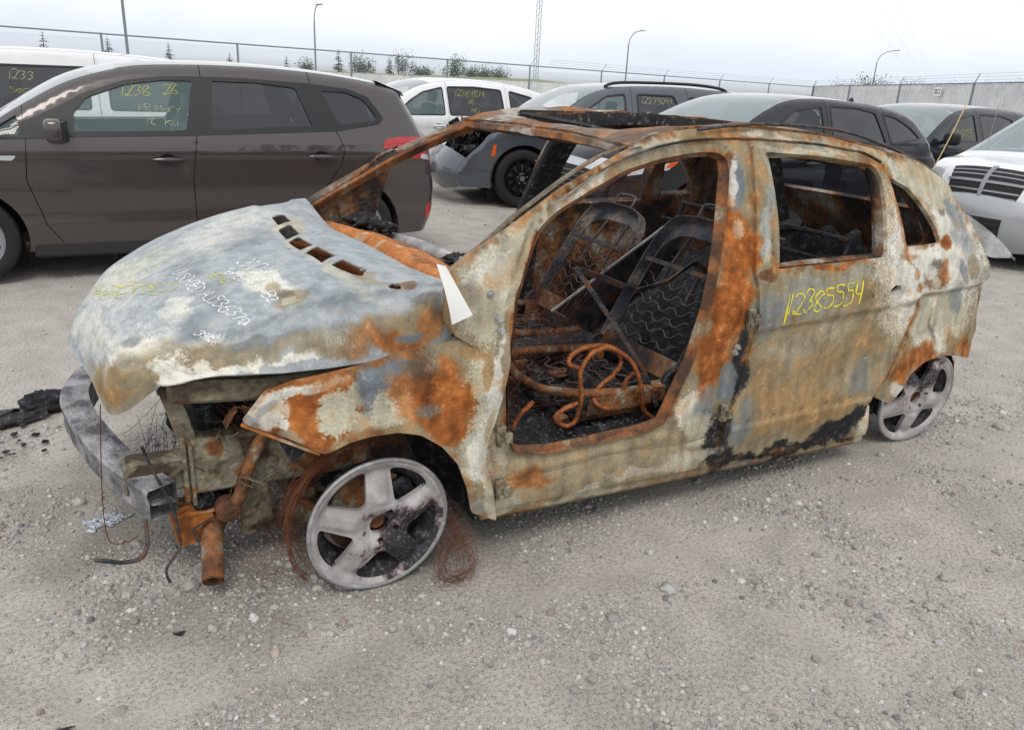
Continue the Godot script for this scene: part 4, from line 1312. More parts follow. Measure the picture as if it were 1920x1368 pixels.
func seat_frame(car: Node3D, cz: float, top: Vector3, rng: RandomNumberGenerator) -> void:
	var s := Node3D.new()
	s.name = "seat_frame"
	car.add_child(s, true)
	var base := Vector3(top.x - 0.36, 0.44, cz)
	var tp := Vector3(top.x, top.y, cz)
	var ax := (tp - base)
	var L := ax.length()
	var up := ax / L
	var fw := Vector3(0, 0, 1).cross(up).normalized()
	var at := func(a: float, h: float, d := 0.0) -> Vector3: return base + up * (h * L) + Vector3(0, 0, a) + fw * d
	# pressed side members and top arch as one loop with a channel section
	var loop := [[0.26, 0.0], [0.265, 0.25], [0.262, 0.5], [0.25, 0.74], [0.225, 0.88], [0.16, 0.97], [0.0, 0.99], [-0.16, 0.97], [-0.225, 0.88], [-0.25, 0.74], [-0.262, 0.5], [-0.265, 0.25], [-0.26, 0.0]]
	var outer := []
	for q in loop:
		outer.append(at.call(q[0], q[1]))
	outer = smooth_path(outer, 4)
	var rows := []
	for k in outer.size():
		var d: Vector3 = (outer[min(k + 1, outer.size() - 1)] - outer[max(k - 1, 0)]).normalized()
		var inw := d.cross(fw).normalized()
		if inw.dot(at.call(0.0, 0.45) - outer[k]) < 0.0:
			inw = -inw
		var hh: float = (outer[k] - base).dot(up) / L
		var wd := 0.030 + 0.05 * smoothstep(0.74, 0.95, hh)
		rows.append([outer[k] - fw * 0.03, outer[k] - fw * 0.036 + inw * 0.005, outer[k] - fw * 0.036 + inw * wd * 0.5, outer[k] - fw * 0.024 + inw * wd * 0.6, outer[k] - fw * 0.022 + inw * wd, outer[k] - fw * 0.018 + inw * wd, outer[k] - fw * 0.018 + inw * wd * 0.6, outer[k] - fw * 0.028 + inw * 0.010, outer[k] + fw * 0.022 + inw * 0.006, outer[k] + fw * 0.026, outer[k] + fw * 0.022 - inw * 0.002, outer[k] - fw * 0.03])
	var m := MB.new()
	m.grid(rows)
	put("back_frame", m, bm.seat, s)
	for a in [-0.085, 0.085]:
		var t := MB.new()
		t.tube([at.call(a, 0.88, -0.03), at.call(a * 1.15, 0.62, -0.01), at.call(a * 1.15, 0.50, -0.012)], 0.0085, 8)
		put("headrest_guide", t, bm.steel, s)
	var hr := MB.new()
	hr.tube(smooth_path([at.call(-0.07, 0.97, 0.0), at.call(-0.075, 1.06, 0.0), at.call(-0.05, 1.085, 0.0), at.call(0.05, 1.085, 0.0), at.call(0.075, 1.06, 0.0), at.call(0.07, 0.97, 0.0)], 4), 0.007, 8)
	put("headrest_loop", hr, bm.seat, s)
	bm.spring = plain(rgb(112, 106, 102), 0.6, 0.2)
	for h in [0.14, 0.22, 0.30, 0.37, 0.44, 0.51, 0.58]:
		var t := MB.new()
		var pts := []
		for k in 14:
			var a := -0.19 + 0.38 * k / 13.0
			pts.append(at.call(a, h + (0.022 if (k / 2) % 2 == 0 else -0.012) - 0.03 * cos(a * 7.0), 0.0))
		t.tube(pts, 0.0019, 5, false)
		put("back_spring", t, bm.spring, s)
	var cr := MB.new()
	cr.bar([at.call(-0.25, 0.10), at.call(0.25, 0.10)], 0.09, 0.012, up)
	put("cross_panel", cr, bm.far, s)
	var cr2 := MB.new()
	cr2.bar([at.call(-0.22, 0.66, 0.03), at.call(0.22, 0.66, 0.03)], 0.022, 0.008, up)
	put("cross_bar", cr2, bm.steel, s)
	# cushion pan, rails
	for k in 6:
		var t := MB.new()
		var pts := []
		for q in 22:
			var a := -0.23 + 0.46 * q / 21.0
			pts.append(Vector3(base.x - 0.47 + 0.085 * k + (0.022 if (q / 2) % 2 == 0 else -0.022), 0.455 - 0.03 * cos(a * 6.0) + rng.randf_range(-0.008, 0.008), cz + a))
		t.tube(pts, 0.0022, 5, false)
		put("cushion_spring", t, bm.spring, s)
	var nzl := noise(41, 2.0, 4)
	var pile := MB.new()
	for k in 16:
		pile.lump(Vector3(base.x - rng.randf_range(0.02, 0.48), rng.randf_range(0.37, 0.42), cz + rng.randf_range(-0.2, 0.2)), Vector3(rng.randf_range(0.03, 0.08), rng.randf_range(0.015, 0.05), rng.randf_range(0.03, 0.08)), 0.6, nzl, 8)
	var po := put("burnt_padding", pile, bm.char, s)
	po.set_meta("kind", "stuff")
	var side_shield := MB.new()
	side_shield.bar([Vector3(base.x - 0.40, 0.43, cz + 0.275), Vector3(base.x + 0.02, 0.44, cz + 0.275)], 0.07, 0.008, Vector3(0, 1, 0.1))
	put("side_plate", side_shield, bm.rust, s)
	var fr := MB.new()
	fr.tube(smooth_path([Vector3(base.x, 0.46, cz + 0.26), Vector3(base.x - 0.25, 0.47, cz + 0.265), Vector3(base.x - 0.44, 0.49, cz + 0.25), Vector3(base.x - 0.52, 0.47, cz + 0.12), Vector3(base.x - 0.53, 0.465, cz), Vector3(base.x - 0.52, 0.47, cz - 0.12), Vector3(base.x - 0.44, 0.49, cz - 0.25), Vector3(base.x, 0.46, cz - 0.26)], 5), 0.019, 10)
	put("cushion_tube", fr, bm.rust, s)
	for a in [-0.22, 0.22]:
		var rl := MB.new()
		rl.box(Vector3(base.x - 0.22, 0.375, cz + a), Vector3(0.58, 0.035, 0.045), Basis(), 0.006)
		rl.box(Vector3(base.x - 0.42, 0.42, cz + a), Vector3(0.06, 0.09, 0.02), Basis(), 0.004)
		rl.box(Vector3(base.x - 0.02, 0.42, cz + a), Vector3(0.08, 0.1, 0.02), Basis(), 0.004)
		put("seat_rail", rl, bm.rust, s)
		var rc := MB.new()
		rc.lathe([Vector2(0.0, 0.014), Vector2(0.05, 0.014), Vector2(0.062, 0.008), Vector2(0.062, -0.01), Vector2(0.0, -0.01)], Transform3D(Basis(Vector3.RIGHT, Vector3(0, 0, 1), Vector3(0, -1, 0)), Vector3(base.x + 0.02, 0.47, cz + a * 1.22)), 18)
		put("recliner", rc, bm.steel, s)

func build_burnt() -> void:
	dent = noise(5, 0.8, 3)
	burnt_materials()
	var rng := RandomNumberGenerator.new()
	rng.seed = 99
	var neg: Array = []
	for r in HOOD_NET:
		var q := []
		for p in p3(r):
			q.append(p * Vector3(1, 1, -1) + Vector3(0, [0.0, 0.012, 0.034, 0.05, 0.055, 0.0][q.size()] * minf(1.0, p.z / 0.45) + (0.075 * smoothstep(0.5, 0.70, p.z) if q.size() == 5 else 0.0), 0) + Vector3(-0.10 * pow(p.z / 0.74, 1.6) if q.size() == 5 else 0.0, 0, 0))
		neg.append(q)
	for k in range(6, 0, -1):
		hood_rows.append(neg[k])
	for r in HOOD_NET:
		hood_rows.append(p3(r))
	var car := thing("burnt_car", "burnt-out rusted hatchback shell with bare rims and no front door", "car")
	var open_line := pv(DOOROPEN)
	open_line.append(open_line[0])
	var xs := func(p): return side_at(p, -0.014 - 0.016 * (1.0 - smoothstep(0.024, 0.044, seg_dist(p, open_line))))
	# ---- side ring: hinge post, screen pillar, roof rail, centre post, sill
	var ring := PackedVector2Array([Vector2(0.365, 0.167), Vector2(0.36, 0.45), Vector2(0.33, 0.80), Vector2(0.24, 0.86)])
	ring.append_array(pv(APILLAR))
	ring.append_array(pv(ROOFLINE).slice(0, 7))
	for q in [[2.42, 1.33], [2.30, 1.31], [2.2, 1.345], [1.92, 1.38], [1.64, 1.385], [1.62, 0.95], [1.62, 0.32], [2.33, 0.22], [2.321, 0.085]]:
		ring.append(Vector2(q[0], q[1]))
	var sl := pv(SILL)
	for k in [3, 2, 1]:
		ring.append(sl[k])
	var opening := round_poly(pv(DOOROPEN), 0.02)
	put("side_frame", sheet(ring, [opening], xs, 0.022, 0.035, SIDE_RECT), bm.side, car)
	var inner_o := grown(opening, 0.03)
	put("inner_frame", sheet(grown(ring, -0.02), [inner_o], func(p): return side_at(p, -0.075), 0.05, 0.02, SIDE_RECT), bm.far, car)
	var jamb := MB.new()
	var om := opening.size()
	var jr := [[], [], [], []]
	for k in om + 1:
		var p := opening[k % om]
		var c := (opening[(k + 1) % om] - opening[(k - 1 + om) % om]).normalized()
		var inn := Vector2(-c.y, c.x)
		if not Geometry2D.is_point_in_polygon(p + inn * 0.01, opening):
			inn = -inn
		jr[0].append(side_at(p, -0.015))
		jr[1].append(side_at(p + inn * 0.004, -0.04))
		jr[2].append(side_at(p + inn * 0.016, -0.045))
		jr[3].append(side_at(p + inn * 0.018, -0.055))
	jamb.grid(jr)
	put("door_flange", jamb, bm.rust, car, "rusty pinch flange round the missing front door")
	# sill: outer box under the opening
	var srow := []
	for k in 41:
		var x := 0.40 + 1.95 * k / 40.0
		var b := lerpf(0.165, 0.088, k / 40.0)
		srow.append([Vector3(x, b + 0.20, 0.80), Vector3(x, b + 0.215, 0.835), Vector3(x, b + 0.19, 0.862), Vector3(x, b + 0.10, 0.876), Vector3(x, b + 0.055, 0.874), Vector3(x, b + 0.047, 0.862), Vector3(x, b + 0.02, 0.858), Vector3(x, b, 0.845), Vector3(x, b + 0.01, 0.80)])
	var suv := []
	for r in srow:
		var q := []
		for p in r:
			q.append(Vector2((p.x + 0.45) / 3.75, 1.0 - (p.y + (0.04 if p.y > 0.3 else 0.0)) / 1.55))
		suv.append(q)
	var sm := MB.new()
	sm.grid(srow, suv)
	put("sill", sm, bm.side, car)
	# ---- rear door
	var dpoly := PackedVector2Array()
	for a in [DOORFRONT, DOORBOT, DOORREAR]:
		dpoly.append_array(pv(a))
	var dh := [round_poly(pv(RWIN), 0.02), pv(HANDLE_HOLE), pv(HANDLE_SLIT)]
	var cl := pv(CLIPS)
	for q in cl:
		dh.append(PackedVector2Array([q + Vector2(-0.018, -0.008), q + Vector2(0.006, -0.004), q + Vector2(0.02, 0.008), q + Vector2(0.004, 0.006)]))
	var door := put("rear_door", sheet(grown(round_poly(dpoly, 0.015), -0.004), dh, door_at, 0.02, 0.022, SIDE_RECT), bm.side, car)
	var wr := MB.new()
	var wp := round_poly(pv(RWIN), 0.02)
	var wrow := [[], [], [], []]
	for k in wp.size() + 1:
		var p := wp[k % wp.size()]
		var ctr := Vector2(1.9, 1.17)
		var inn := (ctr - p).normalized()
		wrow[0].append(side_at(p, -0.012))
		wrow[1].append(side_at(p + inn * 0.008, -0.02))
		wrow[2].append(side_at(p + inn * 0.012, -0.045))
		wrow[3].append(side_at(p + inn * 0.002, -0.06))
	wr.grid(wrow)
	put("window_channel", wr, bm.far, door)
	put("inner_skin", sheet(grown(round_poly(dpoly, 0.015), -0.03), [grown(wp, 0.015)], func(p): return side_at(p, -0.07), 0.06, 0.01, SIDE_RECT), bm.far, door)
	# number chalked on the door
	var num := MB.new()
	letter(num, "12385554", Vector2(1.655, 0.792), Vector2(0.046, 0.0012), Vector2(0.004, 0.088), 0.0075, door_at, 0.002, 8)
	stroke(num, [Vector2(1.662, 0.875), Vector2(1.658, 0.82), Vector2(1.652, 0.752)], 0.009, door_at, 0.0022)
	put("chalk_number", num, plain(rgb(226, 214, 62), 0.9), door, "yellow handwritten number 12385554")
	# hinges and check strap on the posts
	for q in [[0.405, 0.50], [0.412, 0.30], [1.47, 0.80], [1.40, 0.42]]:
		var h := MB.new()
		var c3 := side_at(Vector2(q[0], q[1]), 0.004)
		h.box(c3, Vector3(0.035, 0.075, 0.022), Basis(Vector3(0, 0, 1), 0.06), 0.005)
		h.box(c3 + Vector3(0.02, -0.005, 0.012), Vector3(0.03, 0.04, 0.02), Basis(Vector3(0, 0, 1), 0.06), 0.005)
		h.tube([c3 + Vector3(-0.005, 0.022, 0.0), c3 + Vector3(-0.005, 0.022, 0.02)], 0.010, 8)
		h.tube([c3 + Vector3(-0.005, -0.022, 0.0), c3 + Vector3(-0.005, -0.022, 0.02)], 0.010, 8)
		put("hinge", h, bm.frame, car)
	for q in [[0.385, 0.90], [0.395, 0.86], [0.36, 0.98], [1.44, 0.68], [1.43, 0.66], [0.41, 0.24]]:
		var h := MB.new()
		var c3 := side_at(Vector2(q[0], q[1]), -0.014)
		h.tube([c3, c3 + Vector3(0, 0, 0.006)], 0.013, 10)
		h.tube([c3, c3 + Vector3(0, 0, 0.016)], 0.008, 6)
		put("bolt", h, bm.alloy, car)
	# ---- rear quarter
	var qp := PackedVector2Array([Vector2(2.30, 1.345)])
	qp.append_array(pv(ROOFLINE).slice(5, 9))
	qp.append_array(pv(REARLINE))
	qp.append_array(pv(RARCH).slice(0, 6))
	var dr := pv(DOORREAR)
	for k in range(1, 14):
		qp.append(dr[k] + Vector2(0.004, 0))
	put("rear_quarter", sheet(round_poly(qp, 0.012), [round_poly(pv(QWIN), 0.015)], quarter_at, 0.02, 0.02, SIDE_RECT), bm.side, car)
	put("quarter_lining", sheet(grown(round_poly(qp, 0.012), -0.03), [grown(round_poly(pv(QWIN), 0.015), 0.02)], func(p): return side_at(p, -0.09), 0.06, 0.01, SIDE_RECT), bm.far, car)
	# ---- front fender
	put("front_fender", sheet(round_poly(pv(FENDER), 0.012), [], fender_at, 0.018, 0.008, SIDE_RECT, 1.0, true), bm.side, car)
	var lip := MB.new()
	lip.bar([side_at(Vector2(-0.395, 0.640), -0.02), side_at(Vector2(-0.29, 0.585), -0.015), side_at(Vector2(-0.19, 0.532), -0.012)], 0.012, 0.01, Vector3(0, 0, 1))
	put("fender_lip", lip, bm.orange, car)
	# ---- far side, seen from the inside
	var fx := mirror_at(xs)
	var ring_far := ring.duplicate()
	ring_far[4] = Vector2(0.18, 0.90)
	ring_far[5] = Vector2(0.17, 0.975)
	ring_far[6] = Vector2(0.31, 1.065)
	ring_far[7] = Vector2(0.488, 1.165)
	ring_far[8] = Vector2(0.678, 1.275)
	var open_far := grown(opening, 0.03)
	for k in open_far.size():
		if open_far[k].x > 1.0:
			open_far[k].x += 0.09
	put("side_frame", sheet(ring_far, [open_far], fx, 0.04, 0.05, SIDE_RECT, -1.0, true), bm.far, car)
	put("rear_door", sheet(round_poly(dpoly, 0.015), [wp], mirror_at(door_at), 0.05, 0.07, SIDE_RECT, -1.0, true), bm.far, car)
	put("rear_quarter", sheet(round_poly(qp, 0.012), [round_poly(pv(QWIN), 0.015)], mirror_at(quarter_at), 0.05, 0.06, SIDE_RECT, -1.0, true), bm.far, car)
	put("front_fender", sheet(round_poly(pv(FENDER), 0.012), [], mirror_at(fender_at), 0.05, 0.006, SIDE_RECT, -1.0), bm.side, car)
	var fp := MB.new()
	fp.bar(smooth_path([Vector3(1.42, 0.42, -0.795), Vector3(1.46, 0.9, -0.79), Vector3(1.545, 1.2, -0.725), Vector3(1.62, 1.41, -0.63)], 4), 0.15, 0.05, Vector3(1, 0, 0))
	put("centre_post", fp, bm.soot, car)
	# ---- hood
	var ho := PackedVector2Array()
	for k in 24: ho.append(Vector2(1.15 * k / 24.0, 0.85))
	for k in 24: ho.append(Vector2(1.15, 0.85 - 1.7 * k / 24.0))
	for k in 24: ho.append(Vector2(1.15 - 1.15 * k / 24.0, -0.85))
	for k in 24: ho.append(Vector2(0.0, -0.85 + 1.7 * k / 24.0))
	var hh := []
	for a in HOOD_HOLES:
		var hp := pv(a)
		var hc := Vector2.ZERO
		for q in hp: hc += q / hp.size()
		for k in hp.size(): hp[k] = hc + (hp[k] - hc) * (1.1 if hp[0].y < 0.6 else 1.0)
		hh.append(round_poly(hp, 0.012))
	for q in [[0.93, -0.05], [0.94, 0.2], [0.955, 0.42], [0.985, 0.62], [0.835, 0.3], [0.83, 0.08], [0.85, 0.48]]:
		hh.append(circle(Vector2(q[0] + 0.03, q[1]), 0.006, 8))
	var hood := put("hood", sheet(ho, hh, hood_at, 0.02, 0.005, Rect2(0.0, -0.85, 1.15, 1.7), -1.0, true), bm.hood, car, "warped ash-grey hood with handwriting and empty vent slots")
	var chalk_w := plain(rgb(240, 240, 238), 0.9)
	var chalk_y := plain(rgb(206, 202, 96), 0.9)
	for e in [["2006", 0.683, 0.17, Vector2(0.004, 0.036), Vector2(0.05, -0.006), 0.0036, 3, true], ["Mercedes", 0.632, 0.225, Vector2(0.0035, 0.0235), Vector2(0.032, -0.004), 0.0032, 5, true], ["B2", 0.665, 0.52, Vector2(0.0035, 0.0235), Vector2(0.032, -0.004), 0.0032, 6, true], ["UNSCH3ED1AJ536370", 0.508, 0.085, Vector2(0.0022, 0.0262), Vector2(0.038, -0.005), 0.0034, 7, true], ["3986", 0.425, 0.575, Vector2(0.003, 0.018), Vector2(0.03, -0.004), 0.0036, 9, true], ["BENZ", 0.585, 0.225, Vector2(0.006, 0.026), Vector2(0.032, -0.004), 0.0034, 21, false], ["12385", 0.30, -0.02, Vector2(0.03, 0.05), Vector2(0.05, -0.02), 0.0034, 23, false], ["554", 0.20, -0.05, Vector2(0.03, 0.06), Vector2(0.05, -0.02), 0.0034, 25, false]]:
		var wt := MB.new()
		letter(wt, e[0], Vector2(e[1], e[2]), e[3], e[4], e[5], hood_at, 0.002, e[6], -1.0)
		put("chalk_writing", wt, chalk_w if e[7] else chalk_y, hood)
	for k in 6:
		var yt := MB.new()
		var a := Vector2(0.16 + 0.05 * k, -0.25 + 0.07 * k)
		stroke(yt, [a, a + Vector2(0.03, 0.07), a + Vector2(0.005, 0.12), a + Vector2(0.05, 0.17)], 0.004, hood_at, 0.002, -1.0)
		put("chalk_scrawl", yt, chalk_y, hood)
	# ---- cowl, dash
	var cw := []
	for i in 17:
		var row := []
		for j in 33:
			var z := -0.70 + 1.36 * j / 32.0
			var t := i / 16.0
			var y := 0.862 + 0.075 * smoothstep(0.3, 0.6, t) * (1.0 - smoothstep(0.8, 1.0, t)) + 0.012 * sin(t * 14.0) + dent.get_noise_2d(z * 5.0, t * 3.0) * 0.006
			row.append(Vector3(0.14 + 0.45 * t - 0.12 * pow(absf(z) / 0.7, 2.0), y, z))
		cw.append(row)
	var cm := MB.new()
	cm.grid(cw)
	put("cowl_panel", cm, bm.orange, car, "bright orange rusted cowl panel under the missing windscreen")
	var fwl := MB.new()
	fwl.box(Vector3(0.30, 0.62, 0), Vector3(0.03, 0.52, 1.5), Basis(), 0.006)
	put("firewall", fwl, bm.soot, car)
	var db := MB.new()
	db.tube([Vector3(0.55, 0.86, -0.72), Vector3(0.60, 0.885, -0.3), Vector3(0.64, 0.88, 0.12), Vector3(0.62, 0.87, 0.4)], 0.035, 14)
	put("dash_beam", db, bm.alloy, car)
	var dl := MB.new()
	var nz := noise(3, 1.6, 4)
	for q in [[0.45, 0.95, -0.62, 0.07, 0.035, 0.09], [0.52, 0.94, -0.5, 0.05, 0.025, 0.06], [0.64, 0.90, 0.05, 0.06, 0.02, 0.06], [0.66, 0.89, 0.2, 0.05, 0.02, 0.07]]:
		dl = MB.new()
		dl.lump(Vector3(q[0], q[1], q[2]), Vector3(q[3], q[4], q[5]), 0.5, nz, 9)
		put("melted_dash", dl, bm.char, car)
	# gusset at the foot of the far screen pillar
	var gs := MB.new()
	gs.face([Vector3(0.42, 0.9, -0.79), Vector3(0.56, 0.9, -0.79), Vector3(0.66, 1.22, -0.76), Vector3(0.36, 1.08, -0.80)])
	put("pillar_gusset", gs, bm.far, car)
	# ---- roof
	var rl := pv(ROOFLINE)
	var al := pv(APILLAR)
	var rt := [0.93, 1.392]
	for k in [6, 7]: rt.append_array([al[k].x, al[k].y])
	for k in rl.size(): rt.append_array([rl[k].x, rl[k].y])
	var roof_at := func(p: Vector2) -> Vector3:
		var y0 := lut(rt, p.x)
		var ze := side_z(p.x, y0) - 0.012
		var t: float = clamp(p.y / ze, -1.0, 1.0)
		return Vector3(p.x, y0 + (0.016 - 0.05 * smoothstep(1.0, 1.16, p.x) * (1.0 - smoothstep(1.45, 1.8, p.x))) * (1.0 - t * t) + dent.get_noise_2d(p.x * 6.0, p.y * 6.0 + 80.0) * 0.008, t * ze if absf(p.y) > ze else p.y)
	var rp := PackedVector2Array()
	for k in 31:
		var x := 0.98 + 1.70 * k / 30.0
		rp.append(Vector2(x, side_z(x, lut(rt, x)) - 0.014))
	for k in 31:
		var x := 2.68 - 1.70 * k / 30.0
		rp.append(Vector2(x, -side_z(x, lut(rt, x)) + 0.014))
	var sun := round_poly(PackedVector2Array([Vector2(1.20, 0.40), Vector2(1.95, 0.46), Vector2(1.95, -0.46), Vector2(1.16, -0.46)]), 0.07)
	put("roof", sheet(rp, [sun], roof_at, 0.04, 0.01, Rect2(0.9, -0.8, 1.2, 1.6), 1.0, true), bm.roof, car, "rust-orange roof skin with an open sunroof hole")
	var sr := MB.new()
	var srw := [[], [], []]
	for k in sun.size() + 1:
		var p := sun[k % sun.size()]
		var q: Vector3 = roof_at.call(p)
		var lift: float = lerpf(0.004, maxf(1.476 - q.y, 0.008), maxf(smoothstep(1.35, 1.7, p.x), smoothstep(0.1, 0.42, -p.y)))
		srw[0].append(q + Vector3(0, -0.05, 0))
		srw[1].append(q + Vector3(0, lift, 0))
		srw[2].append(q + Vector3((p.x - 1.6) * 0.03, lift * 0.6, p.y * 0.03))
	sr.grid(srw)
	put("sunroof_frame", sr, bm.soot, car)
	var hd := MB.new()
	var hrow := [[], [], [], [], []]
	for k in 25:
		var z := -0.68 + 1.36 * k / 24.0
		var q: Vector3 = roof_at.call(Vector2(0.985, z))
		var x := 0.985 - 0.03 * (1.0 - pow(z / 0.68, 2.0))
		hrow[0].append(Vector3(x + 0.05, q.y + 0.004, z))
		hrow[1].append(Vector3(x, q.y - 0.004, z))
		hrow[2].append(Vector3(x - 0.004, q.y - 0.028, z))
		hrow[3].append(Vector3(x + 0.025, q.y - 0.034, z))
		hrow[4].append(Vector3(x + 0.10, q.y - 0.05, z))
	hd.grid([hrow[0], hrow[1]])
	hd.grid([hrow[1], hrow[2]])
	put("windscreen_header", hd, bm.roof, car)
	hd = MB.new()
	hd.grid([hrow[2], hrow[3]])
	hd.grid([hrow[3], hrow[4]])
	put("header_flange", hd, bm.far, car)
	var sh := MB.new()
	sh.bar(smooth_path(p3(SHIELD_RAIL), 5), 0.03, 0.012, Vector3(0, 0.3, 1))
	put("screen_rail", sh, bm.frame, car)
	var fs := MB.new()
	var fsp := []
	for k in range(1, 7):
		fsp.append(Vector3(ring_far[4 + k].x + 0.02, ring_far[4 + k].y - 0.03, -side_z(al[k].x, al[k].y) + 0.06))
	fs.bar(smooth_path(fsp, 4), 0.045, 0.02, Vector3(0.2, 0.9, 0.5))
	put("screen_pillar", fs, bm.rust, car)
	var rr := MB.new()
	rr.tube(smooth_path([Vector3(1.30, 1.468, 0.655), Vector3(1.60, 1.492, 0.64), Vector3(2.05, 1.478, 0.645), Vector3(2.4, 1.41, 0.66), Vector3(2.62, 1.34, 0.68)], 6), 0.006, 6)
	put("roof_strip", rr, bm.steel, car)
	var gut := MB.new()
	var gp := []
	for q in [[0.60, 1.222], [0.80, 1.318], [0.953, 1.372], [1.113, 1.41], [1.30, 1.433], [1.557, 1.438], [1.75, 1.431], [1.922, 1.422], [2.10, 1.402], [2.204, 1.388], [2.30, 1.352]]:
		gp.append(side_at(Vector2(q[0], q[1]), -0.012))
	gut.bar(smooth_path(gp, 3), 0.012, 0.007, Vector3(0, 0.5, 1))
	put("roof_gutter", gut, bm.far, car)
	# ---- tailgate
	var tg_at := func(p: Vector2) -> Vector3:   # p = (z, y)
		var x := lut([0.35, 3.22, 0.55, 3.24, 0.80, 3.20, 0.95, 3.10, 1.10, 2.98, 1.25, 2.82, 1.36, 2.62], p.y)
		return Vector3(x + 0.05 * (1.0 - pow(p.x / 0.7, 2.0)), p.y, p.x)
	var tp := PackedVector2Array([Vector2(-0.74, 0.45), Vector2(-0.76, 0.85), Vector2(-0.70, 1.05), Vector2(-0.62, 1.33), Vector2(0.62, 1.33), Vector2(0.70, 1.05), Vector2(0.76, 0.85), Vector2(0.74, 0.45)])
	var tw := round_poly(PackedVector2Array([Vector2(-0.48, 1.105), Vector2(-0.45, 1.285), Vector2(0.45, 1.285), Vector2(0.48, 1.105)]), 0.03)
	var tl := round_poly(PackedVector2Array([Vector2(-0.62, 0.74), Vector2(-0.58, 0.97), Vector2(-0.44, 0.98), Vector2(-0.28, 0.73)]), 0.03)
	put("tailgate", sheet(tp, [tw, tl], tg_at, 0.04, 0.02, Rect2(-0.8, 0.3, 1.6, 1.1), -1.0, true), bm.far, car)
	var spv := MB.new()
	var sprow := []
	for k in 13:
		var t := k / 12.0
		var z := 0.55 + 0.27 * sin(t * 1.5)
		var y := lerpf(1.17, 0.90, t)
		var x := lerpf(3.02, 3.30, pow(t, 0.8))
		sprow.append([Vector3(x - 0.03, y + 0.005, z - 0.09), Vector3(x, y, z - 0.02), Vector3(x + 0.015, y - 0.02, z), Vector3(x + 0.005, y - 0.09 * sin(t * PI), z + 0.0), Vector3(x - 0.04, y - 0.1 * sin(t * PI), z - 0.03)])
	spv.grid(sprow)
	put("lamp_housing", spv, bm.alloy, car, "pale warped strip sticking out at the tail")
	var rb := MB.new()
	rb.box(Vector3(3.17, 0.28, 0.62), Vector3(0.09, 0.12, 0.20), Basis(Vector3(0, 0, 1), 0.3), 0.01)
	put("bumper_bracket", rb, bm.rust, car)
	# ---- wheels
	burnt_wheel(car, Vector3(0.0, 0.236, 0.835), -0.03, 0.0, 0.32, Vector2(0.42, -0.38), 5)
	burnt_wheel(car, Vector3(2.778, 0.234, 0.815), -0.09, -0.10, 1.0, Vector2(-0.1, 0.75), 15)
	burnt_wheel(car, Vector3(0.0, 0.236, -0.82), 0.02, 0.0, 0.1, Vector2(0.3, 0.3), 25, -1.0)
	burnt_wheel(car, Vector3(2.778, 0.234, -0.81), 0.02, 0.0, 0.5, Vector2(0.3, 0.3), 35, -1.0)
	# arch liners
	for wc in [Vector3(0.0, 0.2325, 0.0), Vector3(2.778, 0.2325, 0.0)]:
		for sd in [1.0, -1.0]:
			var l := MB.new()
			var rows := [[], [], []]
			for k in 19:
				var an := lerpf(-0.15, PI + 0.15, k / 18.0) if wc.x > 1.0 else lerpf(-0.25, 2.35, k / 18.0)
				var d := Vector3(cos(an), sin(an), 0)
				var r := 0.37 if wc.x < 1.0 else 0.30
				rows[0].append(wc + d * r + Vector3(0, 0, 0.80 * sd))
				rows[1].append(wc + d * (r + 0.01) + Vector3(0, 0, 0.66 * sd))
				rows[2].append(wc + d * r * 0.7 + Vector3(0, 0, 0.50 * sd))
			l.grid(rows)
			put("arch_liner", l, bm.soot, car)
	# ---- floor pan with char
	var fl := MB.new()
	var n1 := noise(21, 3.0, 5)
	var n2 := noise(22, 16.0, 4)
	var frow := []
	for i in 109:
		var row := []
		var x := 0.42 + 2.7 * i / 108.0
		for j in 64:
			var z := -0.79 + 1.585 * j / 63.0
			var h := 0.335 + 0.05 * n1.get_noise_2d(x, z) + 0.03 * n2.get_noise_2d(x, z) + 0.012 * n2.get_noise_2d(x * 3.0, z * 3.0)
			h += 0.20 * smoothstep(1.45, 2.0, x)
			h += 0.36 * exp(-pow((x - 2.3) / 0.3, 2.0) - pow((z - 0.05) / 0.5, 2.0))
			h += 0.34 * exp(-pow((x - 2.9) / 0.32, 2.0) - pow(z / 0.45, 2.0)) * (1.0 + 0.5 * n1.get_noise_2d(x * 2.0, z * 2.0))
			h += 0.10 * exp(-pow((x - 0.7) / 0.2, 2.0) - pow((z - 0.05) / 0.16, 2.0))
			h += 0.16 * exp(-pow((x - 0.52) / 0.13, 2.0) - pow((z - 0.35) / 0.3, 2.0))
			row.append(Vector3(x, h, z))
		frow.append(row)
	fl.grid(frow)
	put("char_bed", fl, bm.char, car, "black char and ash covering the floor")
	var tun := MB.new()
	tun.box(Vector3(1.1, 0.40, -0.02), Vector3(1.2, 0.14, 0.2), Basis(), 0.03)
	put("floor_tunnel", tun, bm.soot, car)
	var und := MB.new()
	und.box(Vector3(1.35, 0.20, 0), Vector3(1.95, 0.06, 1.55), Basis(), 0.01)
	und.box(Vector3(2.85, 0.36, 0), Vector3(0.7, 0.06, 1.2), Basis(), 0.01)
	put("underbody", und, bm.soot, car)
	# loose flakes of ash in the footwell
	var ash := MB.new()
	for k in 420:
		var c := Vector3(rng.randf_range(0.5, 1.25), 0.35, rng.randf_range(0.2, 0.78))
		c.y = 0.352 + 0.05 * n1.get_noise_2d(c.x, c.z) + 0.03 * n2.get_noise_2d(c.x, c.z) + 0.16 * exp(-pow((c.x - 0.52) / 0.13, 2.0) - pow((c.z - 0.35) / 0.3, 2.0))
		ash.box(c, Vector3(rng.randf_range(0.003, 0.012), 0.003, rng.randf_range(0.003, 0.010)), Basis.from_euler(Vector3(rng.randf() * 2, rng.randf() * 6, rng.randf() * 2)), 0.001)
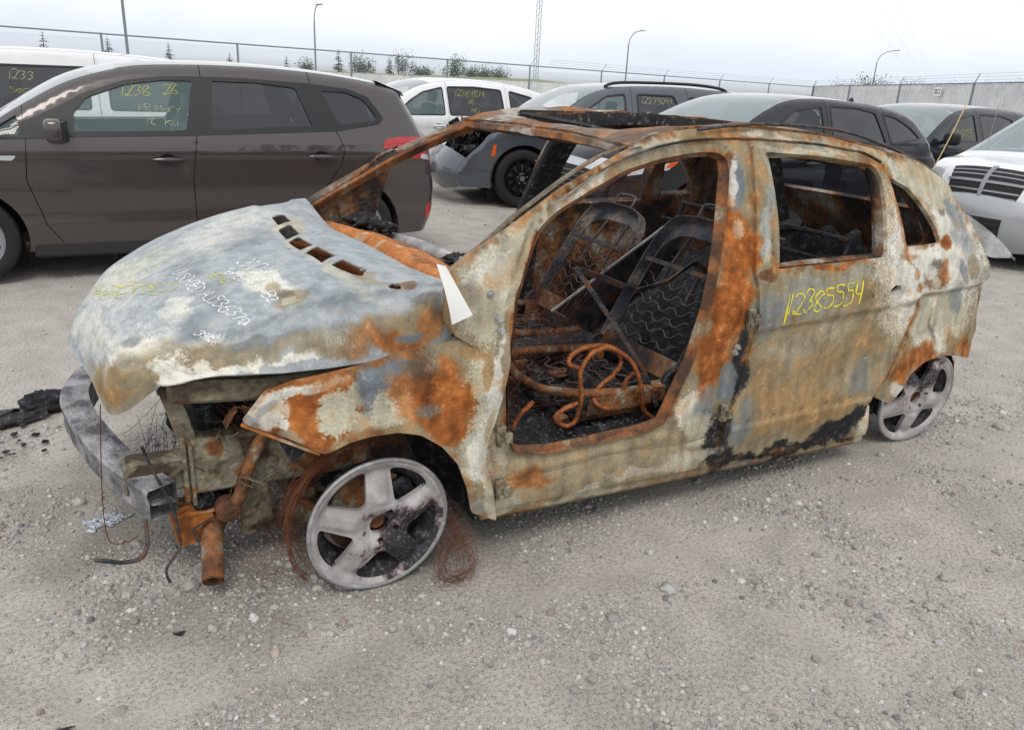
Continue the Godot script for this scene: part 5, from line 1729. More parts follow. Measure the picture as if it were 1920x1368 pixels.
	var ao := put("ash_flakes", ash, bm.seat, car)
	ao.set_meta("kind", "stuff")
	# ---- seats
	seat_frame(car, 0.39, Vector3(1.67, 1.08, 0), rng)
	seat_frame(car, -0.38, Vector3(1.78, 1.02, 0), rng)
	var pl := MB.new()
	pl.face([Vector3(1.08, 0.66, 0.12), Vector3(1.72, 1.03, 0.10), Vector3(1.86, 0.98, 0.06), Vector3(1.66, 0.70, 0.06), Vector3(1.30, 0.52, 0.10)])
	put("fallen_panel", pl, bm.steel, car)
	var pe := MB.new()
	pe.bar([Vector3(1.06, 0.655, 0.125), Vector3(1.73, 1.04, 0.105)], 0.012, 0.008, Vector3(0, 1, 0))
	put("panel_edge", pe, bm.alloy, car)
	# rear seat backs, burnt open
	for c in [-0.4, 0.28]:
		var bsn := MB.new()
		bsn.tube(smooth_path([Vector3(2.25, 0.55, c - 0.26), Vector3(2.42, 0.93, c - 0.25), Vector3(2.44, 0.97, c - 0.2), Vector3(2.44, 0.97, c + 0.2), Vector3(2.42, 0.93, c + 0.25), Vector3(2.25, 0.55, c + 0.26)], 4), 0.012, 7)
		for k in 5:
			bsn.bar([Vector3(2.28, 0.62 + 0.07 * k, c - 0.25), Vector3(2.28 + 0.0, 0.62 + 0.07 * k, c + 0.25)], 0.012, 0.004, Vector3(0.3, 1, 0))
		put("rear_seat_frame", bsn, bm.steel, car)
	# fallen trim bars behind the driver's seat
	for q in [[[1.86, 1.40, 0.48], [1.93, 1.15, 0.46], [2.02, 0.85, 0.42]], [[1.95, 1.42, 0.40], [2.05, 1.22, 0.38], [2.15, 1.05, 0.36]]]:
		var tb := MB.new()
		tb.bar([Vector3(q[0][0], q[0][1], q[0][2]), Vector3(q[1][0], q[1][1], q[1][2]), Vector3(q[2][0], q[2][1], q[2][2])], 0.07, 0.006, Vector3(1, 0.2, 0.4))
		put("trim_bar", tb, bm.soot, car)
	var b1 := MB.new()
	b1.bar(p3(BAR_A), 0.02, 0.006, Vector3(1, 0, 0.3))
	put("loose_strut", b1, bm.steel, car)
	var b2 := MB.new()
	b2.bar(p3(BAR_B), 0.028, 0.005, Vector3(0, 1, 0.6))
	put("bent_strip", b2, bm.steel, car)
	# ---- front structure
	var bmr := []
	var bpath := smooth_path([Vector3(-0.648, 0.408, 0.64), Vector3(-0.71, 0.416, 0.5), Vector3(-0.765, 0.425, 0.35), Vector3(-0.81, 0.435, 0.18), Vector3(-0.85, 0.452, -0.02), Vector3(-0.85, 0.455, -0.2), Vector3(-0.80, 0.445, -0.42), Vector3(-0.72, 0.43, -0.60)], 4)
	for k in bpath.size():
		var d: Vector3 = (bpath[min(k + 1, bpath.size() - 1)] - bpath[max(k - 1, 0)]).normalized()
		var o := Vector3(d.z, 0, -d.x).normalized()
		if o.x > 0: o = -o
		var p: Vector3 = bpath[k]
		bmr.append([p - o * 0.085, p + o * 0.004, p + o * 0.010 + Vector3(0, -0.012, 0), p + o * 0.004 + Vector3(0, -0.045, 0), p + o * 0.006 + Vector3(0, -0.088, 0), p + o * 0.0 + Vector3(0, -0.10, 0), p - o * 0.085 + Vector3(0, -0.10, 0), p - o * 0.085])
	var be := MB.new()
	be.grid(bmr)
	put("bumper_beam", be, bm.beam, car, "bare grey bumper beam curving across the nose")
	var bw := MB.new()
	var bwr := [[], []]
	for k in bpath.size():
		bwr[0].append(bpath[k] + Vector3(0.004, -0.05, 0))
		bwr[1].append(bpath[k] + Vector3(0.075, -0.05, 0))
	bw.grid(bwr)
	put("beam_web", bw, bm.beam, car)
	for sd in [1.0, -1.0]:
		var rail := MB.new()
		rail.box(Vector3(-0.16, 0.40, 0.50 * sd), Vector3(0.72, 0.19, 0.09), Basis(Vector3(0, 0, 1), -0.03), 0.01)
		for k in 3:
			rail.tube([Vector3(-0.42 + 0.15 * k, 0.44 - 0.05 * (k % 2), 0.545 * sd), Vector3(-0.42 + 0.15 * k, 0.44 - 0.05 * (k % 2), 0.552 * sd)], 0.02, 10)
		put("chassis_rail", rail, bm.frame, car)
		var can := MB.new()
		can.box(Vector3(-0.61, 0.40, 0.50 * sd), Vector3(0.20, 0.11, 0.08), Basis(Vector3(0, 0, 1), -0.05), 0.008)
		can.box(Vector3(-0.515, 0.39, 0.50 * sd), Vector3(0.012, 0.21, 0.12), Basis(), 0.003)
		can.box(Vector3(-0.535, 0.41, 0.545 * sd), Vector3(0.015, 0.22, 0.02), Basis(), 0.003)
		put("crash_can", can, bm.frame, car)
		var ur := MB.new()
		ur.bar([Vector3(-0.55, 0.70, 0.60 * sd), Vector3(-0.30, 0.69, 0.64 * sd), Vector3(0.05, 0.72, 0.72 * sd), Vector3(0.32, 0.80, 0.78 * sd)], 0.06, 0.07, Vector3(0, 0, 1))
		for k in 7:
			ur.tube([Vector3(-0.53 + 0.032 * k, 0.70, (0.632 + 0.005 * k) * sd), Vector3(-0.53 + 0.032 * k, 0.70, (0.638 + 0.005 * k) * sd)], 0.006, 7)
		put("wing_rail", ur, bm.frame, car)
		var po := MB.new()
		po.bar([Vector3(-0.565, 0.70, 0.53 * sd), Vector3(-0.535, 0.58, 0.53 * sd), Vector3(-0.51, 0.47, 0.52 * sd), Vector3(-0.515, 0.40, 0.51 * sd)], 0.055, 0.012, Vector3(1, 0, 0.2))
		for k in 4:
			po.tube([Vector3(-0.555 + 0.012 * k, 0.65 - 0.05 * k, 0.53 * sd), Vector3(-0.555 + 0.012 * k, 0.65 - 0.05 * k, 0.541 * sd)], 0.007, 7)
		put("radiator_post", po, bm.frame, car)
		var st := MB.new()
		st.lump(Vector3(0.02, 0.60, 0.53 * sd), Vector3(0.10, 0.14, 0.10), 0.1, nz, 12)
		put("strut_tower", st, bm.soot, car)
	var cm2 := MB.new()
	cm2.bar([Vector3(-0.56, 0.705, -0.55), Vector3(-0.60, 0.70, 0.0), Vector3(-0.56, 0.705, 0.55)], 0.04, 0.03, Vector3(1, 0, 0))
	put("radiator_crossmember", cm2, bm.soot, car)
	var ar := MB.new()
	ar.tube(smooth_path([Vector3(-0.24, 0.53, 0.56), Vector3(-0.31, 0.47, 0.57), Vector3(-0.355, 0.38, 0.57), Vector3(-0.385, 0.29, 0.57), Vector3(-0.42, 0.255, 0.55)], 5), 0.022, 12)
	ar.lathe([Vector2(0.0, -0.035), Vector2(0.034, -0.035), Vector2(0.04, -0.02), Vector2(0.04, 0.02), Vector2(0.034, 0.035), Vector2(0.0, 0.035)], Transform3D(Basis(Vector3.RIGHT, Vector3(0, 0, 1), Vector3(0, -1, 0)), Vector3(-0.42, 0.25, 0.55)), 16)
	put("stabiliser_bar", ar, bm.rust, car)
	var tt := MB.new()
	tt.tube([Vector3(-0.40, 0.19, 0.40), Vector3(-0.47, 0.165, 0.52), Vector3(-0.50, 0.075, 0.68)], [0.036, 0.036, 0.033], 14, false)
	tt.tube([Vector3(-0.501, 0.074, 0.682), Vector3(-0.47, 0.163, 0.524), Vector3(-0.41, 0.185, 0.41)], [0.028, 0.03, 0.03], 14, false)
	put("crash_tube", tt, bm.rust, car)
	var pt := MB.new()
	pt.box(Vector3(-0.52, 0.19, 0.50), Vector3(0.13, 0.14, 0.012), Basis(Vector3(0, 0, 1), 0.15), 0.003)
	pt.box(Vector3(-0.47, 0.235, 0.46), Vector3(0.20, 0.014, 0.12), Basis(), 0.003)
	put("mount_plate", pt, bm.orange, car)
	var sf := MB.new()
	sf.box(Vector3(-0.325, 0.235, 0.52), Vector3(0.11, 0.16, 0.04), Basis(Vector3(0, 0, 1), 0.1), 0.012)
	sf.box(Vector3(-0.24, 0.13, 0.48), Vector3(0.26, 0.06, 0.05), Basis(), 0.008)
	sf.box(Vector3(-0.13, 0.16, 0.45), Vector3(0.05, 0.12, 0.06), Basis(), 0.01)
	sf.box(Vector3(-0.05, 0.17, 0.0), Vector3(0.30, 0.07, 0.9), Basis(), 0.02)
	put("subframe", sf, bm.frame, car)
	var la := MB.new()
	la.bar([Vector3(-0.12, 0.17, 0.45), Vector3(-0.05, 0.17, 0.6), Vector3(0.0, 0.16, 0.74)], 0.10, 0.03, Vector3(1, 0, 0))
	la.tube([Vector3(0.02, 0.6, 0.56), Vector3(0.0, 0.24, 0.70)], 0.03, 10)
	la.tube([Vector3(0.08, 0.24, 0.1), Vector3(0.09, 0.24, 0.72)], 0.014, 8)
	put("suspension_arm", la, bm.rust, car)
	var eng := MB.new()
	for k in 34:
		var c := Vector3(rng.randf_range(-0.45, 0.22), rng.randf_range(0.22, 0.60), rng.randf_range(-0.42, 0.42))
		if k % 4 == 0:
			eng.box(c, Vector3(rng.randf_range(0.08, 0.25), rng.randf_range(0.08, 0.2), rng.randf_range(0.08, 0.25)), Basis.from_euler(Vector3(rng.randf(), rng.randf() * 3, rng.randf())), 0.02)
		else:
			eng.lump(c, Vector3(rng.randf_range(0.04, 0.13), rng.randf_range(0.03, 0.09), rng.randf_range(0.04, 0.13)), 0.45, nz, 8)
	put("burnt_engine", eng, bm.char, car)
	var chl := MB.new()
	for k in 26:
		chl.lump(Vector3(rng.randf_range(-0.5, -0.3), rng.randf_range(0.25, 0.31), rng.randf_range(0.30, 0.52)), Vector3.ONE * rng.randf_range(0.012, 0.03), 0.5, nz, 6)
	for k in 14:
		chl.lump(Vector3(rng.randf_range(-0.45, -0.15), rng.randf_range(0.50, 0.56), rng.randf_range(0.2, 0.5)), Vector3.ONE * rng.randf_range(0.015, 0.045), 0.5, nz, 6)
	put("char_lumps", chl, bm.char, car)
	for k in 15:
		var ts := MB.new()
		var o := Vector3(rng.randf_range(-0.50, -0.12), rng.randf_range(0.16, 0.62), rng.randf_range(0.36, 0.60))
		var pts := [o]
		for q in 3:
			o += Vector3(rng.randf_range(-0.09, 0.09), rng.randf_range(-0.07, 0.05), rng.randf_range(-0.04, 0.05))
			pts.append(o)
		ts.bar(smooth_path(pts, 3), rng.randf_range(0.012, 0.045), 0.003, Vector3(rng.randf_range(-1, 1), 0.5, 1))
		put("torn_bracket", ts, [bm.frame, bm.rust, bm.steel][k % 3], car)
	# ---- steel cords of the burnt tyres, harness wires
	var hr := MB.new()
	var arcp := func(r, a0, a1, z):
		var o := []
		for k in 8:
			var an := lerpf(a0, a1, k / 7.0)
			o.append(Vector3(cos(an) * r, 0.236 + sin(an) * r, z))
		return o
	hairs(hr, arcp.call(0.285, 2.0, 3.8, 0.77), 9, 0.010, 0.0012, rng, 0.006)
	hairs(hr, arcp.call(0.27, 1.1, 2.9, 0.74), 24, 0.022, 0.0006, rng, 0.02)
	hairs(hr, arcp.call(0.26, 1.4, 4.0, 0.72), 10, 0.02, 0.0006, rng, 0.02)
	hairs(hr, p3([0.20, 0.30, 0.70, 0.27, 0.16, 0.80, 0.30, 0.05, 0.88, 0.26, 0.015, 0.92, 0.20, 0.03, 0.90, 0.23, 0.10, 0.84, 0.30, 0.12, 0.83]), 34, 0.022, 0.0006, rng, 0.03)
	hairs(hr, p3([-0.28, 0.2, 0.60, -0.25, 0.1, 0.62, -0.3, 0.05, 0.66, -0.36, 0.1, 0.6]), 14, 0.04, 0.0006, rng, 0.05)
	var ho2 := put("tyre_cords", hr, plain(rgb(108, 60, 36), 0.85), car, "tangled rusty steel cords of the burnt tyre")
	ho2.set_meta("kind", "stuff")
	var hw2 := MB.new()
	hairs(hw2, p3([0.62, 0.45, 0.45, 0.75, 0.60, 0.35, 0.90, 0.74, 0.25, 1.02, 0.80, 0.2]), 16, 0.04, 0.0008, rng, 0.04)
	hairs(hw2, p3([1.05, 0.85, 0.05, 1.1, 0.65, 0.1, 1.15, 0.45, 0.15]), 34, 0.05, 0.0007, rng, 0.05)
	hairs(hw2, p3([0.47, 0.60, 0.74, 0.50, 0.50, 0.72, 0.52, 0.40, 0.72]), 30, 0.035, 0.0007, rng, 0.04)
	hairs(hw2, p3([1.75, 1.08, -0.5, 1.85, 1.10, -0.45, 1.95, 1.04, -0.4]), 34, 0.045, 0.0007, rng, 0.05)
	hairs(hw2, p3([1.0, 0.46, 0.0, 1.2, 0.75, 0.1, 1.4, 0.95, 0.0]), 12, 0.08, 0.0012, rng, 0.04)
	hairs(hw2, p3([0.5, 0.45, 0.5, 0.65, 0.55, 0.55, 0.85, 0.62, 0.5, 1.1, 0.60, 0.35]), 12, 0.07, 0.0007, rng, 0.05)
	hairs(hw2, p3([1.2, 0.40, 0.6, 1.05, 0.50, 0.5, 0.9, 0.42, 0.6, 0.7, 0.40, 0.55]), 10, 0.06, 0.0008, rng, 0.05)
	hairs(hw2, p3([-0.45, 0.62, 0.45, -0.38, 0.52, 0.5, -0.30, 0.40, 0.52]), 16, 0.05, 0.0010, rng, 0.05)
	hairs(hw2, p3([-0.55, 0.45, 0.2, -0.6, 0.35, 0.3, -0.62, 0.3, 0.1]), 14, 0.06, 0.0009, rng, 0.06)
	hairs(hw2, p3([-0.2, 0.32, 0.55, -0.25, 0.2, 0.58, -0.2, 0.08, 0.6]), 22, 0.04, 0.0008, rng, 0.04)
	var hw3 := put("wire_harness", hw2, bm.hair, car, "loose burnt wiring hanging through the cabin")
	hw3.set_meta("kind", "stuff")
	for q in [[WIRE_A, 0.0045], [WIRE_B, 0.0062], [WIRE_C, 0.0016]]:
		var w := MB.new()
		w.tube(smooth_path(p3(q[0]), 6), q[1], 7)
		put("hanging_wire", w, bm.hair if q[1] < 0.004 else bm.steel, car)
	# ---- hoses lying in the cabin
	var labels := ["orange rusty coil hose looped over the driver's seat frame", "long orange rusty coil hose trailing from seat frame to sill", "short orange rusty coil hose end beside the hinge post"]
	var hi := 0
	for src in [HOSE_A, HOSE_B, HOSE_C]:
		var path := smooth_path(p3(src), 10)
		var len := 0.0
		var pts := []
		var rad := []
		var acc := 0.0
		var ph := 0
		pts.append(path[0])
		rad.append(0.009)
		for k in range(1, path.size()):
			var seg: float = path[k].distance_to(path[k - 1])
			var t := 0.0062 - acc
			while t < seg:
				pts.append(path[k - 1].lerp(path[k], t / seg))
				ph += 1
				rad.append(0.0108 if ph % 2 == 0 else 0.0055)
				t += 0.0062
			acc = seg - (t - 0.0062)
		var hm := MB.new()
		hm.tube(pts, rad, 9)
		single("coil_hose", hm, bm.coil, labels[hi], "hose", "rusty coil hoses in the cabin")
		hi += 1
	# ---- paper tag tucked behind the hood
	var pg := MB.new()
	var prow := []
	for i in 7:
		var row := []
		for j in 5:
			var t := i / 6.0
			var s := j / 4.0
			var a := Vector3(0.172, 1.09, 0.862).lerp(Vector3(0.216, 0.905, 0.885), t)
			var b := Vector3(0.196, 1.085, 0.875).lerp(Vector3(0.275, 0.935, 0.905), t)
			row.append(a.lerp(b, s) + Vector3(0, 0, 0.012 * sin(t * PI) * (1.0 - s)))
		prow.append(row)
	pg.grid(prow)
	var pb := MB.new()
	for r in prow:
		for k in r.size():
			r[k] = r[k] + Vector3(0, 0, -0.001)
	pb.grid(prow)
	for k in pb.n.size():
		pb.n[k] = -pb.n[k]
	pg.join(pb)
	single("paper_tag", pg, plain(rgb(236, 236, 232), 0.9), "white paper tag tucked behind the hood corner", "tag")
# ================================================================ parked cars
var cmats := {}
func car_materials() -> void:
	cmats.rubber = plain(rgb(30, 30, 31), 0.85)
	cmats.trim = plain(rgb(22, 23, 25), 0.35)
	cmats.plastic = plain(rgb(34, 35, 37), 0.7)
	cmats.gap = plain(rgb(36, 36, 38), 0.85)
	cmats.under = plain(rgb(58, 57, 56), 0.9)
	cmats.disc = plain(rgb(98, 96, 94), 0.5, 0.5)
	cmats.bumper_silver = paint(rgb(164, 168, 172), 0.2, 0.4)
	cmats.chrome = plain(rgb(200, 202, 205), 0.18, 0.95)
	cmats.silver = plain(rgb(150, 152, 156), 0.35, 0.6)
	cmats.black_rim = plain(rgb(20, 21, 23), 0.3, 0.2)
	cmats.clear = pane(rgb(150, 190, 190), 0.16)
	cmats.tint = pane(rgb(14, 18, 25), 0.84)
	cmats.tint.metallic_specular = 1.0
	cmats.clear.metallic_specular = 0.9
	cmats.shade = pane(rgb(30, 40, 46), 0.5)
	cmats.screen = pane(rgb(176, 194, 196), 0.42)
	cmats.screen.metallic_specular = 1.0
	cmats.lamp_red = plain(rgb(176, 14, 26), 0.12)
	cmats.lamp_red.clearcoat_enabled = true
	cmats.lamp_clear = plain(rgb(205, 208, 212), 0.1, 0.3)
	cmats.amber = plain(rgb(214, 84, 24), 0.2)
	cmats.cloth = plain(rgb(70, 71, 74), 0.9)
	cmats.lining = plain(rgb(96, 98, 100), 0.9)
	cmats.chalk = plain(rgb(186, 182, 84), 0.9)
	cmats.chalk_pale = plain(rgb(186, 190, 150), 0.9)

var wheel_cache := {}
func wheel_parts(R: float, style: String) -> Array:
	var key := "%s%.3f" % [style, R]
	if wheel_cache.has(key):
		return wheel_cache[key]
	var tf := Transform3D(Basis(Vector3.RIGHT, Vector3(0, 0, 1), Vector3(0, -1, 0)), Vector3.ZERO)
	var rr := R * 0.69
	var ty := MB.new()
	ty.lathe([Vector2(rr, 0.0), Vector2(rr + 0.01, 0.012), Vector2(R * 0.84, 0.022), Vector2(R * 0.95, 0.012), Vector2(R * 0.985, -0.005), Vector2(R, -0.03), Vector2(R, -0.075), Vector2(R - 0.006, -0.078), Vector2(R - 0.006, -0.086), Vector2(R, -0.09), Vector2(R, -0.15), Vector2(R * 0.985, -0.185), Vector2(R * 0.9, -0.205), Vector2(rr, -0.19)], tf, 40)
	var holes := []
	var nsp := 10 if style == "ten" else 5
	for k in nsp:
		var a0 := TAU * (k + 0.5) / nsp
		var wd := 0.20 if nsp == 10 else 0.42
		var q := PackedVector2Array()
		for e in [[0.34, -wd * 0.35], [0.34, wd * 0.35], [0.88, wd * 0.9], [0.9, 0.0], [0.88, -wd * 0.9]]:
			q.append(Vector2(cos(a0 + e[1]), sin(a0 + e[1])) * e[0] * rr)
		holes.append(round_poly(q, 0.012))
	var face_at := func(p: Vector2) -> Vector3:
		var r := p.length() / rr
		return Vector3(p.x, p.y, -0.012 - 0.03 * smoothstep(1.0, 0.35, r) + 0.012 * smoothstep(0.28, 0.2, r))
	var fc := sheet(circle(Vector2.ZERO, rr * 0.985, 40), holes, face_at, 0.024, 0.03, Rect2(-0.3, -0.3, 0.6, 0.6))
	fc.lathe([Vector2(rr * 0.93, -0.02), Vector2(rr, 0.004), Vector2(rr + 0.004, -0.004), Vector2(rr * 0.99, -0.05), Vector2(rr * 0.95, -0.18)], tf, 40)
	var dk := MB.new()
	dk.lathe([Vector2(0.0, -0.075), Vector2(rr * 0.72, -0.075), Vector2(rr * 0.72, -0.1), Vector2(0.0, -0.1)], tf, 24)
	dk.lathe([Vector2(rr * 0.94, -0.15), Vector2(0.0, -0.15)], tf, 24)
	var nut := MB.new()
	for k in 5:
		var a0 := TAU * k / 5.0 + 0.3
		nut.tube([Vector3(cos(a0) * rr * 0.26, sin(a0) * rr * 0.26, -0.04), Vector3(cos(a0) * rr * 0.26, sin(a0) * rr * 0.26, -0.016)], 0.011, 6)
	nut.tube([Vector3(0, 0, -0.035), Vector3(0, 0, -0.012)], rr * 0.13, 16)
	wheel_cache[key] = [ty.mesh(), fc.mesh(), dk.mesh(), nut.mesh()]
	return wheel_cache[key]

func add_wheel(car: Node3D, at: Vector3, R: float, style: String, rim_mat: Material, flip: bool) -> void:
	var w := Node3D.new()
	w.name = "wheel"
	car.add_child(w, true)
	w.position = at
	if flip:
		w.rotation.y = PI
	var ms := wheel_parts(R, style)
	var names := ["tyre", "rim", "brake_disc", "hub_nuts"]
	var mats := [cmats.rubber, rim_mat, cmats.disc, cmats.silver]
	for k in 4:
		var o := MeshInstance3D.new()
		o.name = names[k]
		o.mesh = ms[k]
		o.material_override = mats[k]
		w.add_child(o)
		if k == 3:
			o.set_meta("kind", "stuff")

func seg_dist(p: Vector2, line: PackedVector2Array) -> float:
	var best := 1e9
	for i in line.size() - 1:
		var q := Geometry2D.get_closest_point_to_segment(p, line[i], line[i + 1])
		best = minf(best, p.distance_squared_to(q))
	return sqrt(best)

# one parked car. The side outline runs over the top from the front foot to the tail foot; side panels are cut
# from it, and the nose, hood, glass, roof and tail are skinned across between the two sides.
func parked(called: String, label: String, s: Dictionary) -> Node3D:
	var car := thing(called, label, s.get("category", "car"), Vector3(s.at.x, 0, s.at.y), s.yaw, "cars parked in the yard")
	var yk: float = s.get("yk", 1.0)
	if yk != 1.0:
		var sq := func(y: float) -> float: return 0.5 + (y - 0.5) * yk if y > 0.5 else y
		for e in s.prof: e[1] = sq.call(e[1])
		for w in s.wins:
			for k in range(1, w[0].size(), 2): w[0][k] = sq.call(w[0][k])
		for e in s.get("handles", []): e[1] = sq.call(e[1])
		if s.has("mirror"): s.mirror[1] = sq.call(s.mirror[1])
		for e in s.get("chalk", []): e[1].y = sq.call(e[1].y)
		s.belt = sq.call(s.belt)
	var raw := []
	var crown := []
	var marks := []
	for e in s.prof:
		raw.append(Vector2(e[0], e[1]))
		crown.append(Vector2(e[2], 0))
	var per := 4
	var prof := PackedVector2Array()
	var crs := []
	for q in smooth_path(raw, per): prof.append(q)
	for q in smooth_path(crown, per): crs.append(q.x)
	var hw: float = s.hw
	var belt: float = s.belt
	var rad: float = s.get("round", 0.055)
	var xf: float = s.prof[0][0]
	var xr: float = s.prof[s.prof.size() - 1][0]
	var kt: float = s.get("tumble", 0.40)
	var crease: float = s.get("crease", belt - 0.10)
	var body_z := func(x: float, y: float) -> float:
		var z := hw
		if y > belt: z -= (y - belt) * kt * (1.0 + 0.25 * (y - belt))
		if y < 0.42: z -= (0.42 - y) * 0.16
		var tf := clampf((0.15 - x) / (0.15 - xf), 0.0, 1.0)
		z -= 0.20 * pow(tf, 2.4)
		var tr := clampf((x - (xr - 0.9)) / 0.9, 0.0, 1.0)
		z -= 0.12 * pow(tr, 2.4)
		z += 0.010 * exp(-pow((y - crease) / 0.045, 2.0)) - 0.014 * exp(-pow((y - 0.50) / 0.14, 2.0))
		return z
	var side := func(p: Vector2) -> Vector3:
		var z: float = body_z.call(p.x, p.y)
		var d := seg_dist(p, prof)
		if d < rad:
			var t := 1.0 - d / rad
			z -= rad * 0.75 * t * t
		return Vector3(p.x, p.y, z)
	var edge := []
	var nrm := []
	for k in prof.size():
		edge.append(side.call(prof[k]).z)
		var d := (prof[mini(k + 1, prof.size() - 1)] - prof[maxi(k - 1, 0)]).normalized()
		nrm.append(Vector2(-d.y, d.x))
	# position on the skin: index along the outline, t across
	var wrap := func(p: Vector2) -> Vector3:
		var i := clampi(int(floor(p.x)), 0, prof.size() - 2)
		var a := clampf(p.x - i, 0.0, 1.0)
		var q := prof[i].lerp(prof[i + 1], a)
		var n2: Vector2 = nrm[i].lerp(nrm[i + 1], a)
		var c: float = lerpf(crs[i], crs[i + 1], a)
		var e: float = lerpf(edge[i], edge[i + 1], a)
		var bul := c * (1.0 - pow(absf(p.y), 2.6))
		return Vector3(q.x + n2.x * bul, q.y + n2.y * bul, e * p.y)
	# outline with wheel openings
	var outline := prof.duplicate()
	var arches := []
	for wx in s.wheels:
		arches.append(circle(Vector2(wx, s.R), s.R + 0.055, 36))
	var open := outline
	for a in arches:
		open = biggest(Geometry2D.clip_polygons(open, a))
	var p_names := ["front_fender", "front_door", "rear_door", "rear_quarter"]
	var cuts: Array = s.cuts
	var panels := []
	for k in 4:
		var reg := PackedVector2Array()
		if k == 0: reg.append_array([Vector2(xf - 1, 3), Vector2(xf - 1, -1)])
		else: reg.append_array(pv(cuts[k - 1]))
		if k == 3: reg.append_array([Vector2(xr + 1, -1), Vector2(xr + 1, 3)])
		else:
			var c := pv(cuts[k])
			c.reverse()
			reg.append_array(c)
		var pp := grown(biggest(Geometry2D.intersect_polygons(open, reg)), -0.003)
		panels.append(pp)
	# windows belong to the panel that holds their middle
	var wins := []
	for w in s.wins:
		var wp := round_poly(pv(w[0]), w[2] if w.size() > 2 else 0.03)
		var mid := Vector2.ZERO
		for q in wp: mid += q
		mid /= wp.size()
		var own := 0
		for k in 4:
			if Geometry2D.is_point_in_polygon(mid, panels[k]):
				own = k
		wins.append([wp, w[1], own])
	for far in [false, true]:
		if far and s.get("one_side", false):
			continue
		for k in 4:
			var holes := []
			for w in wins:
				if w[2] == k:
					holes.append(w[0])
			for h in s.get("handles", []):
				if Geometry2D.is_point_in_polygon(Vector2(h[0], h[1]), panels[k]):
					var cup := PackedVector2Array()
					for q in 20:
						cup.append(Vector2(h[0] + cos(TAU * q / 20.0) * 0.062, h[1] + sin(TAU * q / 20.0) * 0.042))
					holes.append(cup)
			var mesh := sheet(panels[k], holes, side, s.get("step", 0.06), 0.03, Rect2(0, 0, 1, 1))
			var node := put(p_names[k], mesh.mirrored() if far else mesh, s.paint, car)
			for w in wins:
				if w[2] != k:
					continue
				var gl := sheet(w[0], [], func(p): return side.call(p) + Vector3(0, 0, -0.008), 0.12, 0.0, Rect2(0, 0, 1, 1))
				put("window_glass", gl.mirrored() if far else gl, cmats[w[1]], node)
				if s.has("dlo"):
					continue
				var fr := sheet(grown(w[0], 0.016), [grown(w[0], -0.004)], func(p): return side.call(p) + Vector3(0, 0, 0.003), 0.08, 0.012, Rect2(0, 0, 1, 1))
				put("window_trim", fr.mirrored() if far else fr, cmats.trim, node)
	# blackout between the side windows
	if s.has("blackout"):
		var bo := sheet(pv(s.blackout), [], func(p): return side.call(p) + Vector3(0, 0, 0.0015), 0.05, 0.006, Rect2(0, 0, 1, 1))
		put("pillar_cover", bo, cmats.trim, car)
	if s.has("dlo"):
		var hl := []
		for w in wins: hl.append(grown(w[0], -0.004))
		var band := sheet(round_poly(pv(s.dlo), 0.02), hl, func(p): return side.call(p) + Vector3(0, 0, 0.003), 0.06, 0.010, Rect2(0, 0, 1, 1))
		put("window_surround", band, cmats.trim, car)
		put("window_surround", band.mirrored(), cmats.trim, car)
	# skin across the car
	for sk in s.skin:
		var rows := []
		for i in range(sk[1] * per, sk[2] * per + 1):
			var row := []
			for j in 25:
				row.append(wrap.call(Vector2(i, -1.0 + j / 12.0)))
			rows.append(row)
		var m := MB.new()
		m.grid(rows)
		put(sk[0], m, cmats[sk[3]] if sk[3] is String else sk[3], car)
	# sills, wheel wells, floor
	for sg in [1.0, -1.0]:
		var sl := MB.new()
		sl.box(Vector3((s.wheels[0] + s.wheels[1]) * 0.5, 0.235, (hw - 0.05) * sg), Vector3(s.wheels[1] - s.wheels[0] - 2.0 * s.R - 0.14, 0.12, 0.06), Basis(), 0.02)
		put("sill", sl, s.get("sill", cmats.plastic), car)
	for wx in s.wheels:
		for sg in [1.0, -1.0]:
			var wl := MB.new()
			var rows := [[], []]
			for k in 17:
				var an := lerpf(-0.25, PI + 0.25, k / 16.0)
				var d: Vector3 = Vector3(cos(an), sin(an), 0) * (s.R + 0.055)
				rows[0].append(Vector3(wx, s.R, (hw - 0.03) * sg) + d)
				rows[1].append(Vector3(wx, s.R, (hw - 0.36) * sg) + d)
			wl.grid(rows)
			wl.box(Vector3(wx, s.R + 0.06, (hw - 0.35) * sg), Vector3(s.R * 2.0, s.R * 2.0, 0.05), Basis(), 0.0)
			put("wheel_well", wl, cmats.gap, car)
	var fl := MB.new()
	fl.box(Vector3((xf + xr) * 0.5, 0.30, 0), Vector3(xr - xf - 0.35, 0.08, hw * 1.5), Basis(), 0.02)
	put("floor_pan", fl, cmats.under, car)
	for wx in s.wheels:
		add_wheel(car, Vector3(wx, s.R, hw - 0.03), s.R, s.rim, s.rim_mat, false)
		add_wheel(car, Vector3(wx, s.R, -hw + 0.03), s.R, s.rim, s.rim_mat, true)
	# cabin
	var bx: float = s.seat
	for r in [[bx, 0.36], [bx, -0.36], [bx + 0.85, 0.36], [bx + 0.85, -0.36]]:
		var st := Node3D.new()
		st.name = "seat"
		car.add_child(st, true)
		var sm := MB.new()
		sm.box(Vector3(r[0] - 0.1, 0.55, r[1]), Vector3(0.52, 0.16, 0.5), Basis(), 0.05)
		put("seat_cushion", sm, cmats.cloth, st)
		var sb := MB.new()
		sb.box(Vector3(r[0] + 0.24, 0.86, r[1]), Vector3(0.14, 0.60, 0.48), Basis(Vector3(0, 0, 1), -0.25), 0.05)
		put("seat_back", sb, cmats.cloth, st)
		var hd := MB.new()
		hd.box(Vector3(r[0] + 0.36, 1.27, r[1]), Vector3(0.10, 0.18, 0.26), Basis(Vector3(0, 0, 1), -0.2), 0.04)
		put("headrest", hd, cmats.cloth, st)
